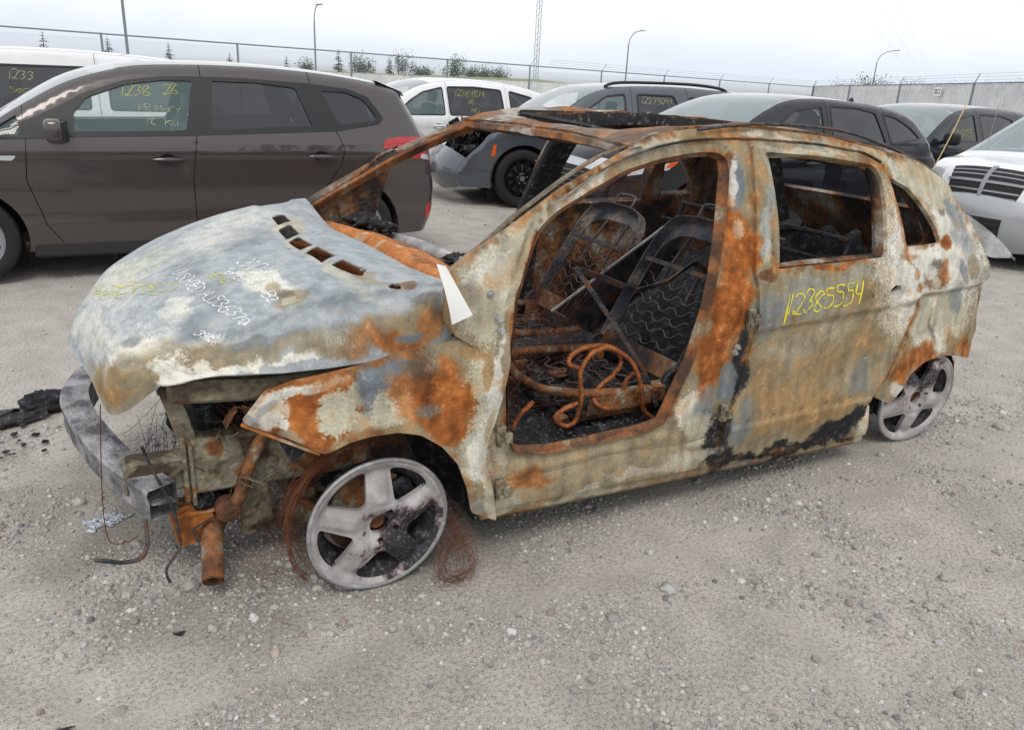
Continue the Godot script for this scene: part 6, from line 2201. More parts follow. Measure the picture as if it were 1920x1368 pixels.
	var da := MB.new()
	da.box(Vector3(bx - 0.85, belt - 0.16, 0), Vector3(0.55, 0.22, hw * 1.7), Basis(Vector3(0, 0, 1), 0.15), 0.07)
	put("dashboard", da, cmats.plastic, car)
	var sw := MB.new()
	var ring := []
	for k in 25:
		var an := TAU * k / 24.0
		ring.append(Vector3(bx - 0.47, belt - 0.10, 0.36) + Basis(Vector3(0, 0, 1), 0.45) * Vector3(0, cos(an) * 0.18, sin(an) * 0.18))
	sw.tube(ring, 0.014, 6, false)
	put("steering_wheel", sw, cmats.plastic, car)
	# details on the side: handles, mirror
	for h in s.get("handles", []):
		var q: Vector3 = side.call(Vector2(h[0], h[1]))
		var hb := MB.new()
		var rows := []
		for i in 13:
			var t := i / 12.0
			var rr := sin(PI * clampf(t, 0.02, 0.98))
			var row := []
			for j in 9:
				var an := TAU * j / 8.0
				row.append(q + Vector3((t - 0.5) * 0.21, sin(an) * 0.017 * pow(rr, 0.5), 0.022 + 0.016 * cos(an) * pow(rr, 0.6)))
			rows.append(row)
		hb.grid(rows)
		var hn := put("door_handle", hb, s.paint, car)
		var cu := MB.new()
		var crow := []
		for i in 5:
			var row := []
			for j in 17:
				var an := TAU * j / 16.0
				var f := i / 4.0
				row.append(side.call(Vector2(h[0], h[1]) + Vector2(cos(an) * 0.063, sin(an) * 0.043) * f) + Vector3(0, 0, -0.045 * (1.0 - f * f * f)))
			crow.append(row)
		cu.grid(crow)
		put("handle_cup", cu, s.paint, hn)
	if s.has("mirror"):
		var mq: Vector3 = side.call(Vector2(s.mirror[0], s.mirror[1]))
		var mm := MB.new()
		mm.pillow(mq + Vector3(-0.02, 0.055, 0.15), Vector3(0.13, 0.165, 0.23), Basis(Vector3(0, 1, 0), -0.15))
		var mo := put("mirror", mm, s.get("mirror_mat", s.paint), car)
		var ma := MB.new()
		ma.bar([mq + Vector3(0.01, 0.0, -0.01), mq + Vector3(0.0, 0.03, 0.10)], 0.07, 0.04, Vector3(1, 0, 0))
		put("mirror_arm", ma, cmats.trim, mo)
		var mg := MB.new()
		mg.box(mq + Vector3(0.042, 0.055, 0.15), Vector3(0.012, 0.12, 0.18), Basis(Vector3(0, 1, 0), -0.15), 0.005)
		put("mirror_glass", mg, cmats.trim, mo)
	for e in s.get("side_bits", []):   # [name, polygon, material, lift]
		var sb := sheet(round_poly(pv(e[1]), e[4] if e.size() > 4 else 0.015), [], func(p): return side.call(p) + Vector3(0, 0, e[3]), 0.04, 0.012, Rect2(0, 0, 1, 1))
		put(e[0], sb, cmats[e[2]] if e[2] is String else e[2], car)
	for e in s.get("skin_bits", []):   # [name, polygon in (outline index, t), material, lift]
		var lift: float = e[3]
		var wm := func(p: Vector2) -> Vector3:
			var q := Vector2(p.x * per, p.y)
			var n3: Vector3 = (wrap.call(q + Vector2(0.2, 0)) - wrap.call(q - Vector2(0.2, 0))).cross(wrap.call(q + Vector2(0, 0.02)) - wrap.call(q - Vector2(0, 0.02))).normalized()
			return wrap.call(q) - n3 * lift
		put(e[0], sheet(pv(e[1]), [], wm, 0.07, 0.01, Rect2(0, 0, 1, 1), -1.0), cmats[e[2]] if e[2] is String else e[2], car)
	for e in s.get("chalk", []):   # [text, at, right, up, width, material]
		var t := MB.new()
		letter(t, e[0], e[1], e[2], e[3], e[4] * 0.62, func(p): return side.call(p) + Vector3(0, 0, -0.006), 0.002, 4)
		put("chalk_mark", t, cmats[e[5]], car)
	return car

func build_cars() -> void:
	car_materials()
	var brown := paint(rgb(72, 65, 64), 0.4, 0.28)
	var white := paint(rgb(222, 224, 226), 0.0, 0.4)
	var grey := paint(rgb(74, 80, 88), 0.3, 0.36)
	var black := paint(rgb(20, 22, 29), 0.0, 0.3)
	var black2 := paint(rgb(34, 37, 41), 0.0, 0.32)
	black.metallic_specular = 0.2
	black2.metallic_specular = 0.2
	# ---- brown people carrier beside the wreck
	parked("brown_minivan", "brown compact minivan parked just behind the burnt car", {"at": Vector2(-1.32, -4.73), "yaw": -0.03, "hw": 0.89, "belt": 1.04, "round": 0.07, "crease": 0.955, "tumble": 0.42,
		"R": 0.325, "wheels": [-0.05, 2.83], "rim": "five", "rim_mat": cmats.silver, "paint": brown, "sill": cmats.plastic, "seat": 1.28, "step": 0.05,
		"prof": [[-0.90, 0.22, 0.10], [-0.94, 0.42, 0.14], [-0.93, 0.60, 0.16], [-0.86, 0.78, 0.14], [-0.60, 0.93, 0.07], [-0.20, 1.02, 0.04], [0.12, 1.10, 0.04], [0.42, 1.28, 0.05], [0.72, 1.44, 0.05], [1.08, 1.55, 0.04], [1.40, 1.585, 0.035], [1.95, 1.60, 0.03], [2.50, 1.58, 0.03], [2.95, 1.535, 0.03], [3.28, 1.475, 0.04], [3.33, 1.40, 0.05], [3.44, 1.20, 0.06], [3.53, 1.02, 0.07], [3.57, 0.80, 0.08], [3.60, 0.62, 0.09], [3.58, 0.40, 0.08], [3.52, 0.23, 0.05]],
		"skin": [["front_bumper", 0, 3, brown], ["hood", 3, 6, brown], ["windscreen", 6, 9, "screen"], ["roof", 9, 14, brown], ["rear_window", 14, 16, "tint"], ["tailgate", 16, 18, brown], ["rear_bumper", 18, 21, brown]],
		"cuts": [[0.40, 3.0, 0.40, 1.02, 0.37, 0.75, 0.46, 0.42, 0.56, 0.27, 0.58, -1], [1.66, 3, 1.64, 1.5, 1.555, 1.08, 1.505, 0.75, 1.50, -1], [2.42, 3, 2.50, 1.45, 2.66, 1.13, 2.725, 0.98, 2.69, 0.85, 2.55, 0.66, 2.46, 0.40, 2.44, -1]],
		"wins": [[[0.70, 1.09, 0.72, 1.22, 0.82, 1.335, 1.09, 1.435, 1.35, 1.475, 1.575, 1.48, 1.49, 1.11], "clear"], [[1.665, 1.12, 1.72, 1.485, 2.08, 1.485, 2.37, 1.455, 2.475, 1.16], "tint", 0.015], [[2.70, 1.17, 2.57, 1.44, 2.78, 1.44, 2.94, 1.385, 3.05, 1.24, 3.02, 1.21], "tint", 0.03], [[0.10, 1.06, 0.20, 1.10, 0.36, 1.20, 0.38, 1.10, 0.36, 1.06], "clear", 0.01]],
		"dlo": [0.02, 1.035, 0.44, 1.045, 0.70, 1.055, 1.50, 1.075, 2.67, 1.125, 3.06, 1.185, 3.105, 1.235, 2.98, 1.405, 2.80, 1.465, 2.45, 1.495, 1.95, 1.512, 1.60, 1.51, 1.34, 1.50, 1.08, 1.46, 0.80, 1.36, 0.62, 1.262, 0.34, 1.13],
		"handles": [[1.33, 0.90], [2.52, 0.925]], "mirror": [0.62, 1.06],
		"side_bits": [["tail_lamp", [3.06, 1.0, 3.10, 1.065, 3.22, 1.085, 3.42, 1.085, 3.50, 0.95, 3.53, 0.89, 3.36, 0.90, 3.2, 0.96], "lamp_red", 0.006], ["reverse_lamp", [3.44, 0.90, 3.45, 0.94, 3.53, 0.93, 3.545, 0.88], "lamp_clear", 0.009], ["rear_reflector", [3.50, 0.36, 3.52, 0.47, 3.575, 0.50, 3.57, 0.38], "lamp_red", 0.004], ["side_repeater", [0.18, 0.895, 0.19, 0.925, 0.33, 0.925, 0.30, 0.89], "lamp_clear", 0.004]],
		"skin_bits": [["tail_lamp_inner", [16.4, 0.70, 16.5, 0.99, 18.0, 0.99, 17.7, 0.70], "lamp_red", 0.006], ["bumper_reflector", [19.6, 0.72, 19.6, 0.97, 20.3, 0.97, 20.3, 0.72], "lamp_red", 0.004]],
		"chalk": [["1238", Vector2(1.05, 1.345), Vector2(0.047, 0.004), Vector2(0.004, 0.075), 0.007, "chalk"], ["28", Vector2(1.35, 1.37), Vector2(0.047, 0.004), Vector2(0.004, 0.075), 0.007, "chalk"], ["PRIMary", Vector2(1.17, 1.245), Vector2(0.036, 0), Vector2(0, 0.05), 0.004, "chalk_pale"], ["1t", Vector2(1.2, 1.15), Vector2(0.04, 0), Vector2(0, 0.05), 0.004, "chalk_pale"], ["ku", Vector2(1.34, 1.15), Vector2(0.04, 0), Vector2(0, 0.05), 0.004, "chalk_pale"]]})
	# spoiler lip and fuel flap of the brown car are its parts
	var bc := get_node("brown_minivan") as Node3D
	var spo := MB.new()
	var srow := []
	for i in 9:
		var t := i / 8.0
		var row := []
		for j in 17:
			var z := -0.60 + 1.2 * j / 16.0
			row.append(Vector3(3.16 + 0.26 * t - 0.06 * pow(absf(z) / 0.6, 3.0), 1.535 - 0.09 * t - 0.0 * absf(z) + (0.0 if i < 8 else -0.03), z))
		srow.append(row)
	spo.grid(srow)
	put("rear_spoiler", spo, brown, bc)
	var ff := MB.new()
	var cpts := []
	for k in 25:
		var an := TAU * k / 24.0
		cpts.append(Vector3(2.98 + cos(an) * 0.085, 0.83 + sin(an) * 0.085, 0.893))
	ff.tube(cpts, 0.003, 5, false)
	put("fuel_flap", ff, cmats.gap, bc)
	# ---- white van behind it
	parked("white_van", "white van with dark side glass parked behind the brown minivan", {"category": "van", "at": Vector2(-2.75, -8.7), "yk": 0.92, "yaw": 0.0, "hw": 0.95, "belt": 1.06, "tumble": 0.22, "R": 0.33, "wheels": [0.0, 3.0], "rim": "five", "rim_mat": cmats.silver, "paint": white, "seat": 1.3,
		"prof": [[-0.95, 0.25, 0.1], [-0.98, 0.6, 0.12], [-0.8, 0.88, 0.1], [-0.2, 1.05, 0.05], [0.15, 1.13, 0.05], [0.85, 1.62, 0.05], [1.3, 1.74, 0.03], [2.2, 1.765, 0.03], [3.2, 1.72, 0.03], [3.65, 1.64, 0.04], [3.78, 1.5, 0.05], [3.92, 1.1, 0.06], [3.95, 0.7, 0.06], [3.92, 0.25, 0.05]],
		"skin": [["front_bumper", 0, 2, white], ["hood", 2, 4, white], ["windscreen", 4, 5, "screen"], ["roof", 5, 9, white], ["rear_window", 9, 11, "tint"], ["tailgate", 11, 12, white], ["rear_bumper", 12, 13, white]],
		"cuts": [[0.35, 3, 0.35, -1], [1.35, 3, 1.35, -1], [2.5, 3, 2.5, -1]],
		"wins": [[[0.55, 1.1, 0.95, 1.52, 1.28, 1.56, 1.28, 1.1], "shade"], [[1.45, 1.1, 1.45, 1.57, 2.40, 1.58, 2.40, 1.1], "tint"], [[2.62, 1.1, 2.62, 1.58, 3.3, 1.53, 3.5, 1.42, 3.62, 1.14, 3.58, 1.1], "tint"]],
		"handles": [[1.2, 0.95], [1.6, 0.95]],
		"side_bits": [["tail_lamp", [3.78, 0.86, 3.70, 1.12, 3.86, 1.14, 3.92, 0.86], "lamp_red", 0.006]],
		"chalk": [["1233", Vector2(1.62, 1.42), Vector2(0.055, 0), Vector2(0, 0.09), 0.008, "chalk_pale"], ["Security", Vector2(1.62, 1.26), Vector2(0.05, 0.004), Vector2(0, 0.07), 0.006, "chalk"]]})
	# ---- white crossover in the far row
	parked("white_crossover", "white crossover in the far row between brown minivan and grey SUV", {"at": Vector2(3.2, -10.0), "yk": 0.9, "yaw": -0.05, "hw": 0.97, "belt": 1.03, "R": 0.37, "wheels": [0.0, 3.0], "rim": "five", "rim_mat": cmats.silver, "paint": white, "seat": 1.45,
		"prof": [[-0.95, 0.25, 0.1], [-1.0, 0.6, 0.14], [-0.85, 0.86, 0.12], [-0.2, 1.0, 0.05], [0.35, 1.07, 0.05], [0.95, 1.45, 0.05], [1.35, 1.6, 0.04], [1.9, 1.66, 0.03], [2.7, 1.63, 0.03], [3.35, 1.5, 0.04], [3.75, 1.25, 0.06], [3.95, 0.95, 0.07], [3.98, 0.6, 0.07], [3.92, 0.25, 0.05]],
		"skin": [["front_bumper", 0, 2, white], ["hood", 2, 4, white], ["windscreen", 4, 6, "screen"], ["roof", 6, 9, white], ["rear_window", 9, 10, "tint"], ["tailgate", 10, 12, white], ["rear_bumper", 12, 13, white]],
		"cuts": [[0.45, 3, 0.45, -1], [1.62, 3, 1.58, -1], [2.65, 3, 2.65, 0.6, 2.5, -1]],
		"wins": [[[0.75, 1.08, 0.95, 1.28, 1.2, 1.44, 1.53, 1.53, 1.53, 1.09], "clear"], [[1.63, 1.09, 1.63, 1.54, 2.1, 1.555, 2.56, 1.52, 2.58, 1.1], "tint"], [[2.72, 1.1, 2.72, 1.51, 3.1, 1.42, 3.45, 1.2, 3.3, 1.12], "tint"]],
		"handles": [[1.42, 0.9], [2.48, 0.92]], "mirror": [0.70, 1.07], "mirror_mat": white,
		"chalk": [["12384814", Vector2(1.74, 1.40), Vector2(0.058, 0), Vector2(0, 0.085), 0.008, "chalk"], ["16", Vector2(1.95, 1.27), Vector2(0.06, 0), Vector2(0, 0.07), 0.008, "chalk"], ["mp", Vector2(2.0, 1.14), Vector2(0.06, 0), Vector2(0, 0.075), 0.008, "chalk"]]})
	# ---- grey SUV with the smashed front
	var gs := parked("grey_suv", "grey SUV with black wheels and a smashed front corner", {"at": Vector2(4.82, -7.15), "yk": 0.94, "yaw": -0.2, "hw": 0.97, "belt": 1.16, "R": 0.375, "wheels": [-0.06, 2.95], "rim": "ten", "rim_mat": cmats.black_rim, "paint": grey, "seat": 1.35, "crease": 0.95,
		"prof": [[-0.86, 0.24, 0.14], [-0.93, 0.40, 0.2], [-0.80, 0.62, 0.16], [-0.62, 0.82, 0.12], [-0.48, 0.98, 0.08], [-0.1, 1.10, 0.05], [0.22, 1.15, 0.05], [0.62, 1.40, 0.06], [0.98, 1.575, 0.05], [1.5, 1.66, 0.03], [2.3, 1.68, 0.03], [3.1, 1.64, 0.03], [3.5, 1.56, 0.04], [3.7, 1.3, 0.06], [3.85, 0.95, 0.07], [3.88, 0.6, 0.07], [3.84, 0.26, 0.05]],
		"skin": [["front_bumper", 0, 2, grey], ["hood", 4, 6, grey], ["windscreen", 6, 8, "screen"], ["roof", 8, 12, grey], ["rear_window", 12, 13, "tint"], ["tailgate", 13, 15, grey], ["rear_bumper", 15, 16, grey]],
		"cuts": [[0.45, 3, 0.45, -1], [1.46, 3, 1.46, -1], [2.30, 3, 2.32, 0.8, 2.2, -1]],
		"wins": [[[0.68, 1.22, 0.86, 1.36, 1.10, 1.51, 1.36, 1.545, 1.36, 1.22], "clear"], [[1.55, 1.22, 1.55, 1.555, 2.10, 1.555, 2.22, 1.25, 2.20, 1.22], "tint"], [[2.42, 1.25, 2.34, 1.54, 2.95, 1.52, 3.2, 1.3, 3.1, 1.25], "tint"]],
		"handles": [[1.30, 1.02], [2.18, 1.04]], "mirror": [0.62, 1.2],
		"side_bits": [["side_marker", [-0.50, 0.66, -0.47, 0.80, -0.43, 0.80, -0.45, 0.65], "amber", 0.006, 0.008]],
		"chalk": [["12379041", Vector2(1.60, 1.44), Vector2(0.052, 0), Vector2(0, 0.075), 0.007, "chalk_pale"], ["kv", Vector2(1.66, 1.28), Vector2(0.06, 0), Vector2(0, 0.07), 0.007, "chalk_pale"]]})
	var rng := RandomNumberGenerator.new()
	rng.seed = 51
	var nz := noise(9, 2.0, 4)
	var cr := MB.new()
	for k in 60:
		cr.box(Vector3(rng.randf_range(-0.72, -0.35), rng.randf_range(0.58, 1.0), rng.randf_range(-0.6, 0.72)), Vector3(rng.randf_range(0.04, 0.22), rng.randf_range(0.01, 0.08), rng.randf_range(0.04, 0.2)), Basis.from_euler(Vector3(rng.randf() * 6, rng.randf() * 6, rng.randf() * 6)), 0.006)
	for k in 8:
		cr.lump(Vector3(rng.randf_range(-0.65, -0.4), rng.randf_range(0.6, 0.9), rng.randf_range(-0.5, 0.6)), Vector3(0.08, 0.08, 0.1), 0.5, nz, 8)
	var cro := put("crushed_front", cr, cmats.trim, gs, "crumpled black remains of the missing headlamp and grille")
	cro.set_meta("kind", "stuff")
	var fl := MB.new()
	var frow := []
	for i in 15:
		var row := []
		for j in 21:
			var t := i / 14.0
			var z := -0.3 + 1.0 * j / 20.0
			row.append(Vector3(-0.58 + 0.5 * t, 0.98 + 0.15 * sqrt(t) + 0.03 * nz.get_noise_2d(t * 3.0, z * 3.0), z + 0.02 * nz.get_noise_2d(t * 4.0 + 9.0, z * 3.0)))
		frow.append(row)
	fl.grid(frow)
	put("plastic_film", fl, pane(rgb(200, 206, 212), 0.35), gs, "crinkled clear film over the broken front")
	var bp := MB.new()
	var brow := []
	for i in 9:
		var row := []
		for j in 7:
			var t := i / 8.0
			var s2 := j / 6.0
			row.append(Vector3(-0.92 + 0.45 * t + 0.05 * nz.get_noise_2d(t * 2.0, s2), 0.42 + 0.30 * t * s2 + 0.06 * s2, 0.42 + 0.42 * t - 0.10 * s2 + 0.05 * nz.get_noise_2d(t, s2 * 3.0)))
		brow.append(row)
	bp.grid(brow)
	put("torn_bumper_corner", bp, grey, gs)
	var rk := MB.new()
	rk.tube(smooth_path([Vector3(1.15, 1.575, 0.60), Vector3(1.4, 1.635, 0.60), Vector3(2.4, 1.655, 0.60), Vector3(2.9, 1.625, 0.60), Vector3(3.05, 1.58, 0.60)], 4), 0.02, 8)
	put("roof_rail", rk, cmats.trim, gs)
	# ---- black crossover behind the wreck
	var bk := parked("black_crossover", "black crossover parked directly behind the burnt car's roof", {"at": Vector2(4.9, -4.2), "yaw": -0.047, "hw": 0.92, "belt": 1.10, "R": 0.35, "wheels": [0.12, 2.95], "rim": "five", "rim_mat": cmats.black_rim, "paint": black, "seat": 1.62, "crease": 0.92, "tumble": 0.42, "step": 0.05,
		"prof": [[-0.82, 0.24, 0.14], [-0.90, 0.45, 0.18], [-0.90, 0.62, 0.2], [-0.84, 0.80, 0.18], [-0.70, 0.93, 0.12], [-0.2, 1.03, 0.05], [0.30, 1.08, 0.05], [0.74, 1.30, 0.06], [1.05, 1.44, 0.06], [1.35, 1.53, 0.04], [1.75, 1.565, 0.03], [2.3, 1.55, 0.03], [2.85, 1.50, 0.03], [3.25, 1.42, 0.04], [3.45, 1.28, 0.05], [3.70, 1.02, 0.07], [3.88, 0.88, 0.09], [3.90, 0.60, 0.09], [3.84, 0.26, 0.06]],
		"skin": [["front_bumper", 0, 3, black], ["hood", 4, 6, black], ["hood_lip", 3, 4, black], ["windscreen", 6, 9, "screen"], ["roof", 9, 13, black], ["rear_window", 13, 15, "tint"], ["tailgate", 15, 16, black], ["rear_bumper", 16, 18, black]],
		"cuts": [[0.62, 3, 0.60, -1], [1.87, 3, 1.86, 1.1, 1.82, -1], [2.72, 3, 2.80, 1.1, 2.70, 0.7, 2.5, -1]],
		"wins": [[[0.98, 1.15, 1.14, 1.29, 1.40, 1.435, 1.80, 1.485, 1.78, 1.15], "shade"], [[1.91, 1.15, 1.945, 1.49, 2.35, 1.485, 2.64, 1.44, 2.745, 1.12], "tint"], [[2.845, 1.12, 2.765, 1.43, 2.98, 1.395, 3.19, 1.30, 3.35, 1.18], "tint"]],
		"handles": [[1.60, 0.90], [2.58, 0.92]], "mirror": [0.90, 1.12],
		"side_bits": [["headlamp", [-0.72, 0.76, -0.60, 0.85, -0.22, 0.91, -0.30, 0.83], "lamp_clear", 0.006], ["headlamp_amber", [-0.34, 0.84, -0.30, 0.90, -0.20, 0.915, -0.26, 0.86], "amber", 0.009]],
		"skin_bits": [["grille", [0.9, -0.62, 0.9, 0.62, 2.7, 0.74, 2.7, -0.74], "gap", 0.004], ["grille_bar", [2.7, -0.8, 2.7, 0.8, 3.05, 0.82, 3.05, -0.82], "chrome", 0.006], ["headlamp_front", [2.75, 0.72, 2.75, 0.99, 3.6, 0.99, 3.4, 0.72], "lamp_clear", 0.006], ["headlamp_front", [2.75, -0.99, 2.75, -0.72, 3.4, -0.72, 3.6, -0.99], "lamp_clear", 0.006]]})
	# mesh of the grille
	for i in 7:
		for j in 2:
			var gb := MB.new()
			var pts := []
			for k in 12:
				var t := -0.55 + 1.1 * k / 11.0
				var y := 0.47 + 0.05 * i + 0.02 * sin(k * PI + j * PI)
				pts.append(Vector3(-0.90 - 0.195 * (1.0 - pow(absf(t) / 0.95, 2.4)) - 0.012, y, t * 0.95))
			gb.tube(pts, 0.006, 5, false)
			put("grille_strand", gb, cmats.silver, bk)
	for e in [["fin_antenna", Vector3(3.02, 1.515, 0.0)]]:
		var fa := MB.new()
		fa.bar([e[1], e[1] + Vector3(0.08, 0.05, 0)], 0.03, 0.06, Vector3(0, 0, 1))
		put(e[0], fa, cmats.trim, bk)
	var tl := MB.new()
	var trow := []
	for i in 7:
		var row := []
		for j in 7:
			row.append(Vector3(3.72 + 0.16 * j / 6.0, 0.98 - 0.22 * i / 6.0 - 0.05 * j / 6.0, 0.80 - 0.10 * j / 6.0 + 0.03 * sin(PI * i / 6.0)))
		trow.append(row)
	tl.grid(trow)
	put("tail_lamp", tl, cmats.lamp_red, bk)
	# ---- dark SUV at the right
	parked("dark_suv", "dark grey SUV far right in front of the white slat fence", {"at": Vector2(9.35, -4.97), "yk": 0.92, "yaw": -0.03, "hw": 0.93, "belt": 1.08, "R": 0.36, "wheels": [0.0, 2.8], "rim": "five", "rim_mat": cmats.black_rim, "paint": black2, "seat": 1.4, "mirror_mat": cmats.plastic,
		"prof": [[-0.85, 0.25, 0.12], [-0.92, 0.6, 0.16], [-0.78, 0.9, 0.12], [-0.2, 1.03, 0.05], [0.25, 1.1, 0.05], [0.7, 1.36, 0.06], [1.1, 1.55, 0.05], [1.7, 1.63, 0.03], [2.5, 1.60, 0.03], [3.1, 1.5, 0.04], [3.5, 1.2, 0.06], [3.7, 0.9, 0.07], [3.72, 0.5, 0.07], [3.66, 0.25, 0.05]],
		"skin": [["front_bumper", 0, 2, black2], ["hood", 2, 4, black2], ["windscreen", 4, 6, "screen"], ["roof", 6, 9, black2], ["rear_window", 9, 10, "tint"], ["tailgate", 10, 12, black2], ["rear_bumper", 12, 13, black2]],
		"cuts": [[0.5, 3, 0.48, -1], [1.55, 3, 1.52, -1], [2.45, 3, 2.5, 0.8, 2.35, -1]],
		"wins": [[[0.72, 1.14, 0.9, 1.32, 1.15, 1.46, 1.46, 1.52, 1.46, 1.14], "tint"], [[1.60, 1.14, 1.60, 1.525, 2.1, 1.52, 2.36, 1.46, 2.4, 1.15], "tint"], [[2.55, 1.16, 2.52, 1.44, 2.8, 1.38, 3.05, 1.2], "tint"]],
		"handles": [[1.36, 0.95], [2.3, 0.97]], "mirror": [0.66, 1.12],
		"chalk": [["12327755", Vector2(0.94, 1.20), Vector2(0.045, 0), Vector2(0, 0.09), 0.009, "chalk"]]})
	# ---- white minivan cut by the right edge
	var wv := parked("white_minivan", "white minivan with black two-bar grille cut off at the right edge", {"category": "van", "at": Vector2(8.5, -1.93), "yaw": 0.0, "hw": 0.96, "belt": 1.05, "R": 0.33, "wheels": [0.05, 3.0], "rim": "five", "rim_mat": cmats.silver, "paint": white, "seat": 1.3, "mirror_mat": white,
		"prof": [[-0.72, 0.22, 0.14], [-0.80, 0.38, 0.18], [-0.80, 0.56, 0.2], [-0.76, 0.62, 0.19], [-0.72, 0.80, 0.17], [-0.62, 0.90, 0.12], [-0.3, 0.99, 0.06], [0.15, 1.07, 0.05], [0.95, 1.55, 0.06], [1.4, 1.70, 0.03], [2.4, 1.74, 0.03], [3.5, 1.66, 0.04], [3.8, 1.3, 0.06], [3.9, 0.8, 0.07], [3.86, 0.25, 0.05]],
		"skin": [["front_bumper", 0, 3, "bumper_silver"], ["hood_lip", 3, 5, white], ["hood", 5, 7, white], ["windscreen", 7, 9, "screen"], ["roof", 9, 11, white], ["rear_window", 11, 12, "tint"], ["tailgate", 12, 13, white], ["rear_bumper", 13, 14, white]],
		"cuts": [[0.45, 3, 0.45, -1], [1.4, 3, 1.4, -1], [2.5, 3, 2.5, -1]],
		"wins": [[[0.6, 1.1, 1.0, 1.45, 1.32, 1.52, 1.32, 1.1], "shade"], [[1.5, 1.1, 1.5, 1.54, 2.4, 1.55, 2.4, 1.1], "tint"], [[2.6, 1.1, 2.6, 1.55, 3.3, 1.5, 3.5, 1.12], "tint"]],
		"handles": [[1.28, 0.95]], "mirror": [0.52, 1.08],
		"side_bits": [["headlamp", [-0.66, 0.66, -0.62, 0.86, -0.30, 0.90, -0.36, 0.72], "lamp_clear", 0.006]],
		"skin_bits": [["grille", [3.1, -0.50, 3.1, 0.50, 4.7, 0.60, 4.7, -0.60], "gap", 0.003], ["grille_cross", [3.88, -0.57, 3.88, 0.57, 3.98, 0.58, 3.98, -0.58], "silver", 0.014], ["grille_cross", [3.05, -0.028, 3.05, 0.028, 4.75, 0.036, 4.75, -0.036], "silver", 0.016], ["grille_slat", [3.28, -0.5, 3.28, 0.5, 3.35, 0.5, 3.35, -0.5], "silver", 0.008], ["grille_slat", [3.55, -0.52, 3.55, 0.52, 3.62, 0.52, 3.62, -0.52], "silver", 0.008], ["grille_slat", [4.2, -0.56, 4.2, 0.56, 4.26, 0.56, 4.26, -0.56], "silver", 0.008], ["grille_slat", [4.42, -0.58, 4.42, 0.58, 4.48, 0.58, 4.48, -0.58], "silver", 0.008], ["bumper_opening", [0.85, -0.42, 0.85, 0.42, 1.6, 0.45, 1.6, -0.45], "gap", 0.004], ["headlamp_front", [3.3, 0.70, 3.3, 0.99, 4.9, 0.99, 4.7, 0.72], "lamp_clear", 0.006], ["headlamp_front", [3.3, -0.99, 3.3, -0.70, 4.7, -0.72, 4.9, -0.99], "lamp_clear", 0.006]]})
	for i in 2:
		var gb := MB.new()
		var pts := []
		for k in 13:
			var t := -0.42 + 0.84 * k / 12.0
			pts.append(Vector3(-0.80 - 0.185 * (1.0 - pow(absf(t), 2.6)) - 0.008, 0.37 + 0.07 * i, t * 0.72))
		gb.tube(pts, 0.012, 6, false)
		put("bumper_slat", gb, cmats.plastic, wv)
	var np := MB.new()
	np.box(Vector3(-1.02, 0.62, -0.62), Vector3(0.03, 0.30, 0.34), Basis(Vector3(0, 1, 0), 0.25), 0.01)
	put("dark_panel", np, cmats.plastic, wv)
	var rod := MB.new()
	rod.tube(smooth_path([Vector3(7.55, 0.75, -2.55), Vector3(7.75, 1.1, -2.55), Vector3(8.15, 1.62, -2.65)], 6), 0.006, 6)
	single("whip_rod", rod, plain(rgb(190, 170, 120), 0.8), "thin straw-coloured rod leaning by the white minivan's hood", "rod")
	var wire := MB.new()
	wire.tube([Vector3(8.8, 1.05, -2.7), Vector3(8.92, 1.62, -2.75)], 0.003, 5)
	put("aerial", wire, cmats.silver, wv)
	(wv.get_node("aerial") as Node3D).position -= wv.position
# ================================================================ fence, lamps, trees and far things
const ORD = ["first", "second", "third", "fourth", "fifth", "sixth", "seventh", "eighth", "ninth", "tenth", "eleventh", "twelfth", "thirteenth"]

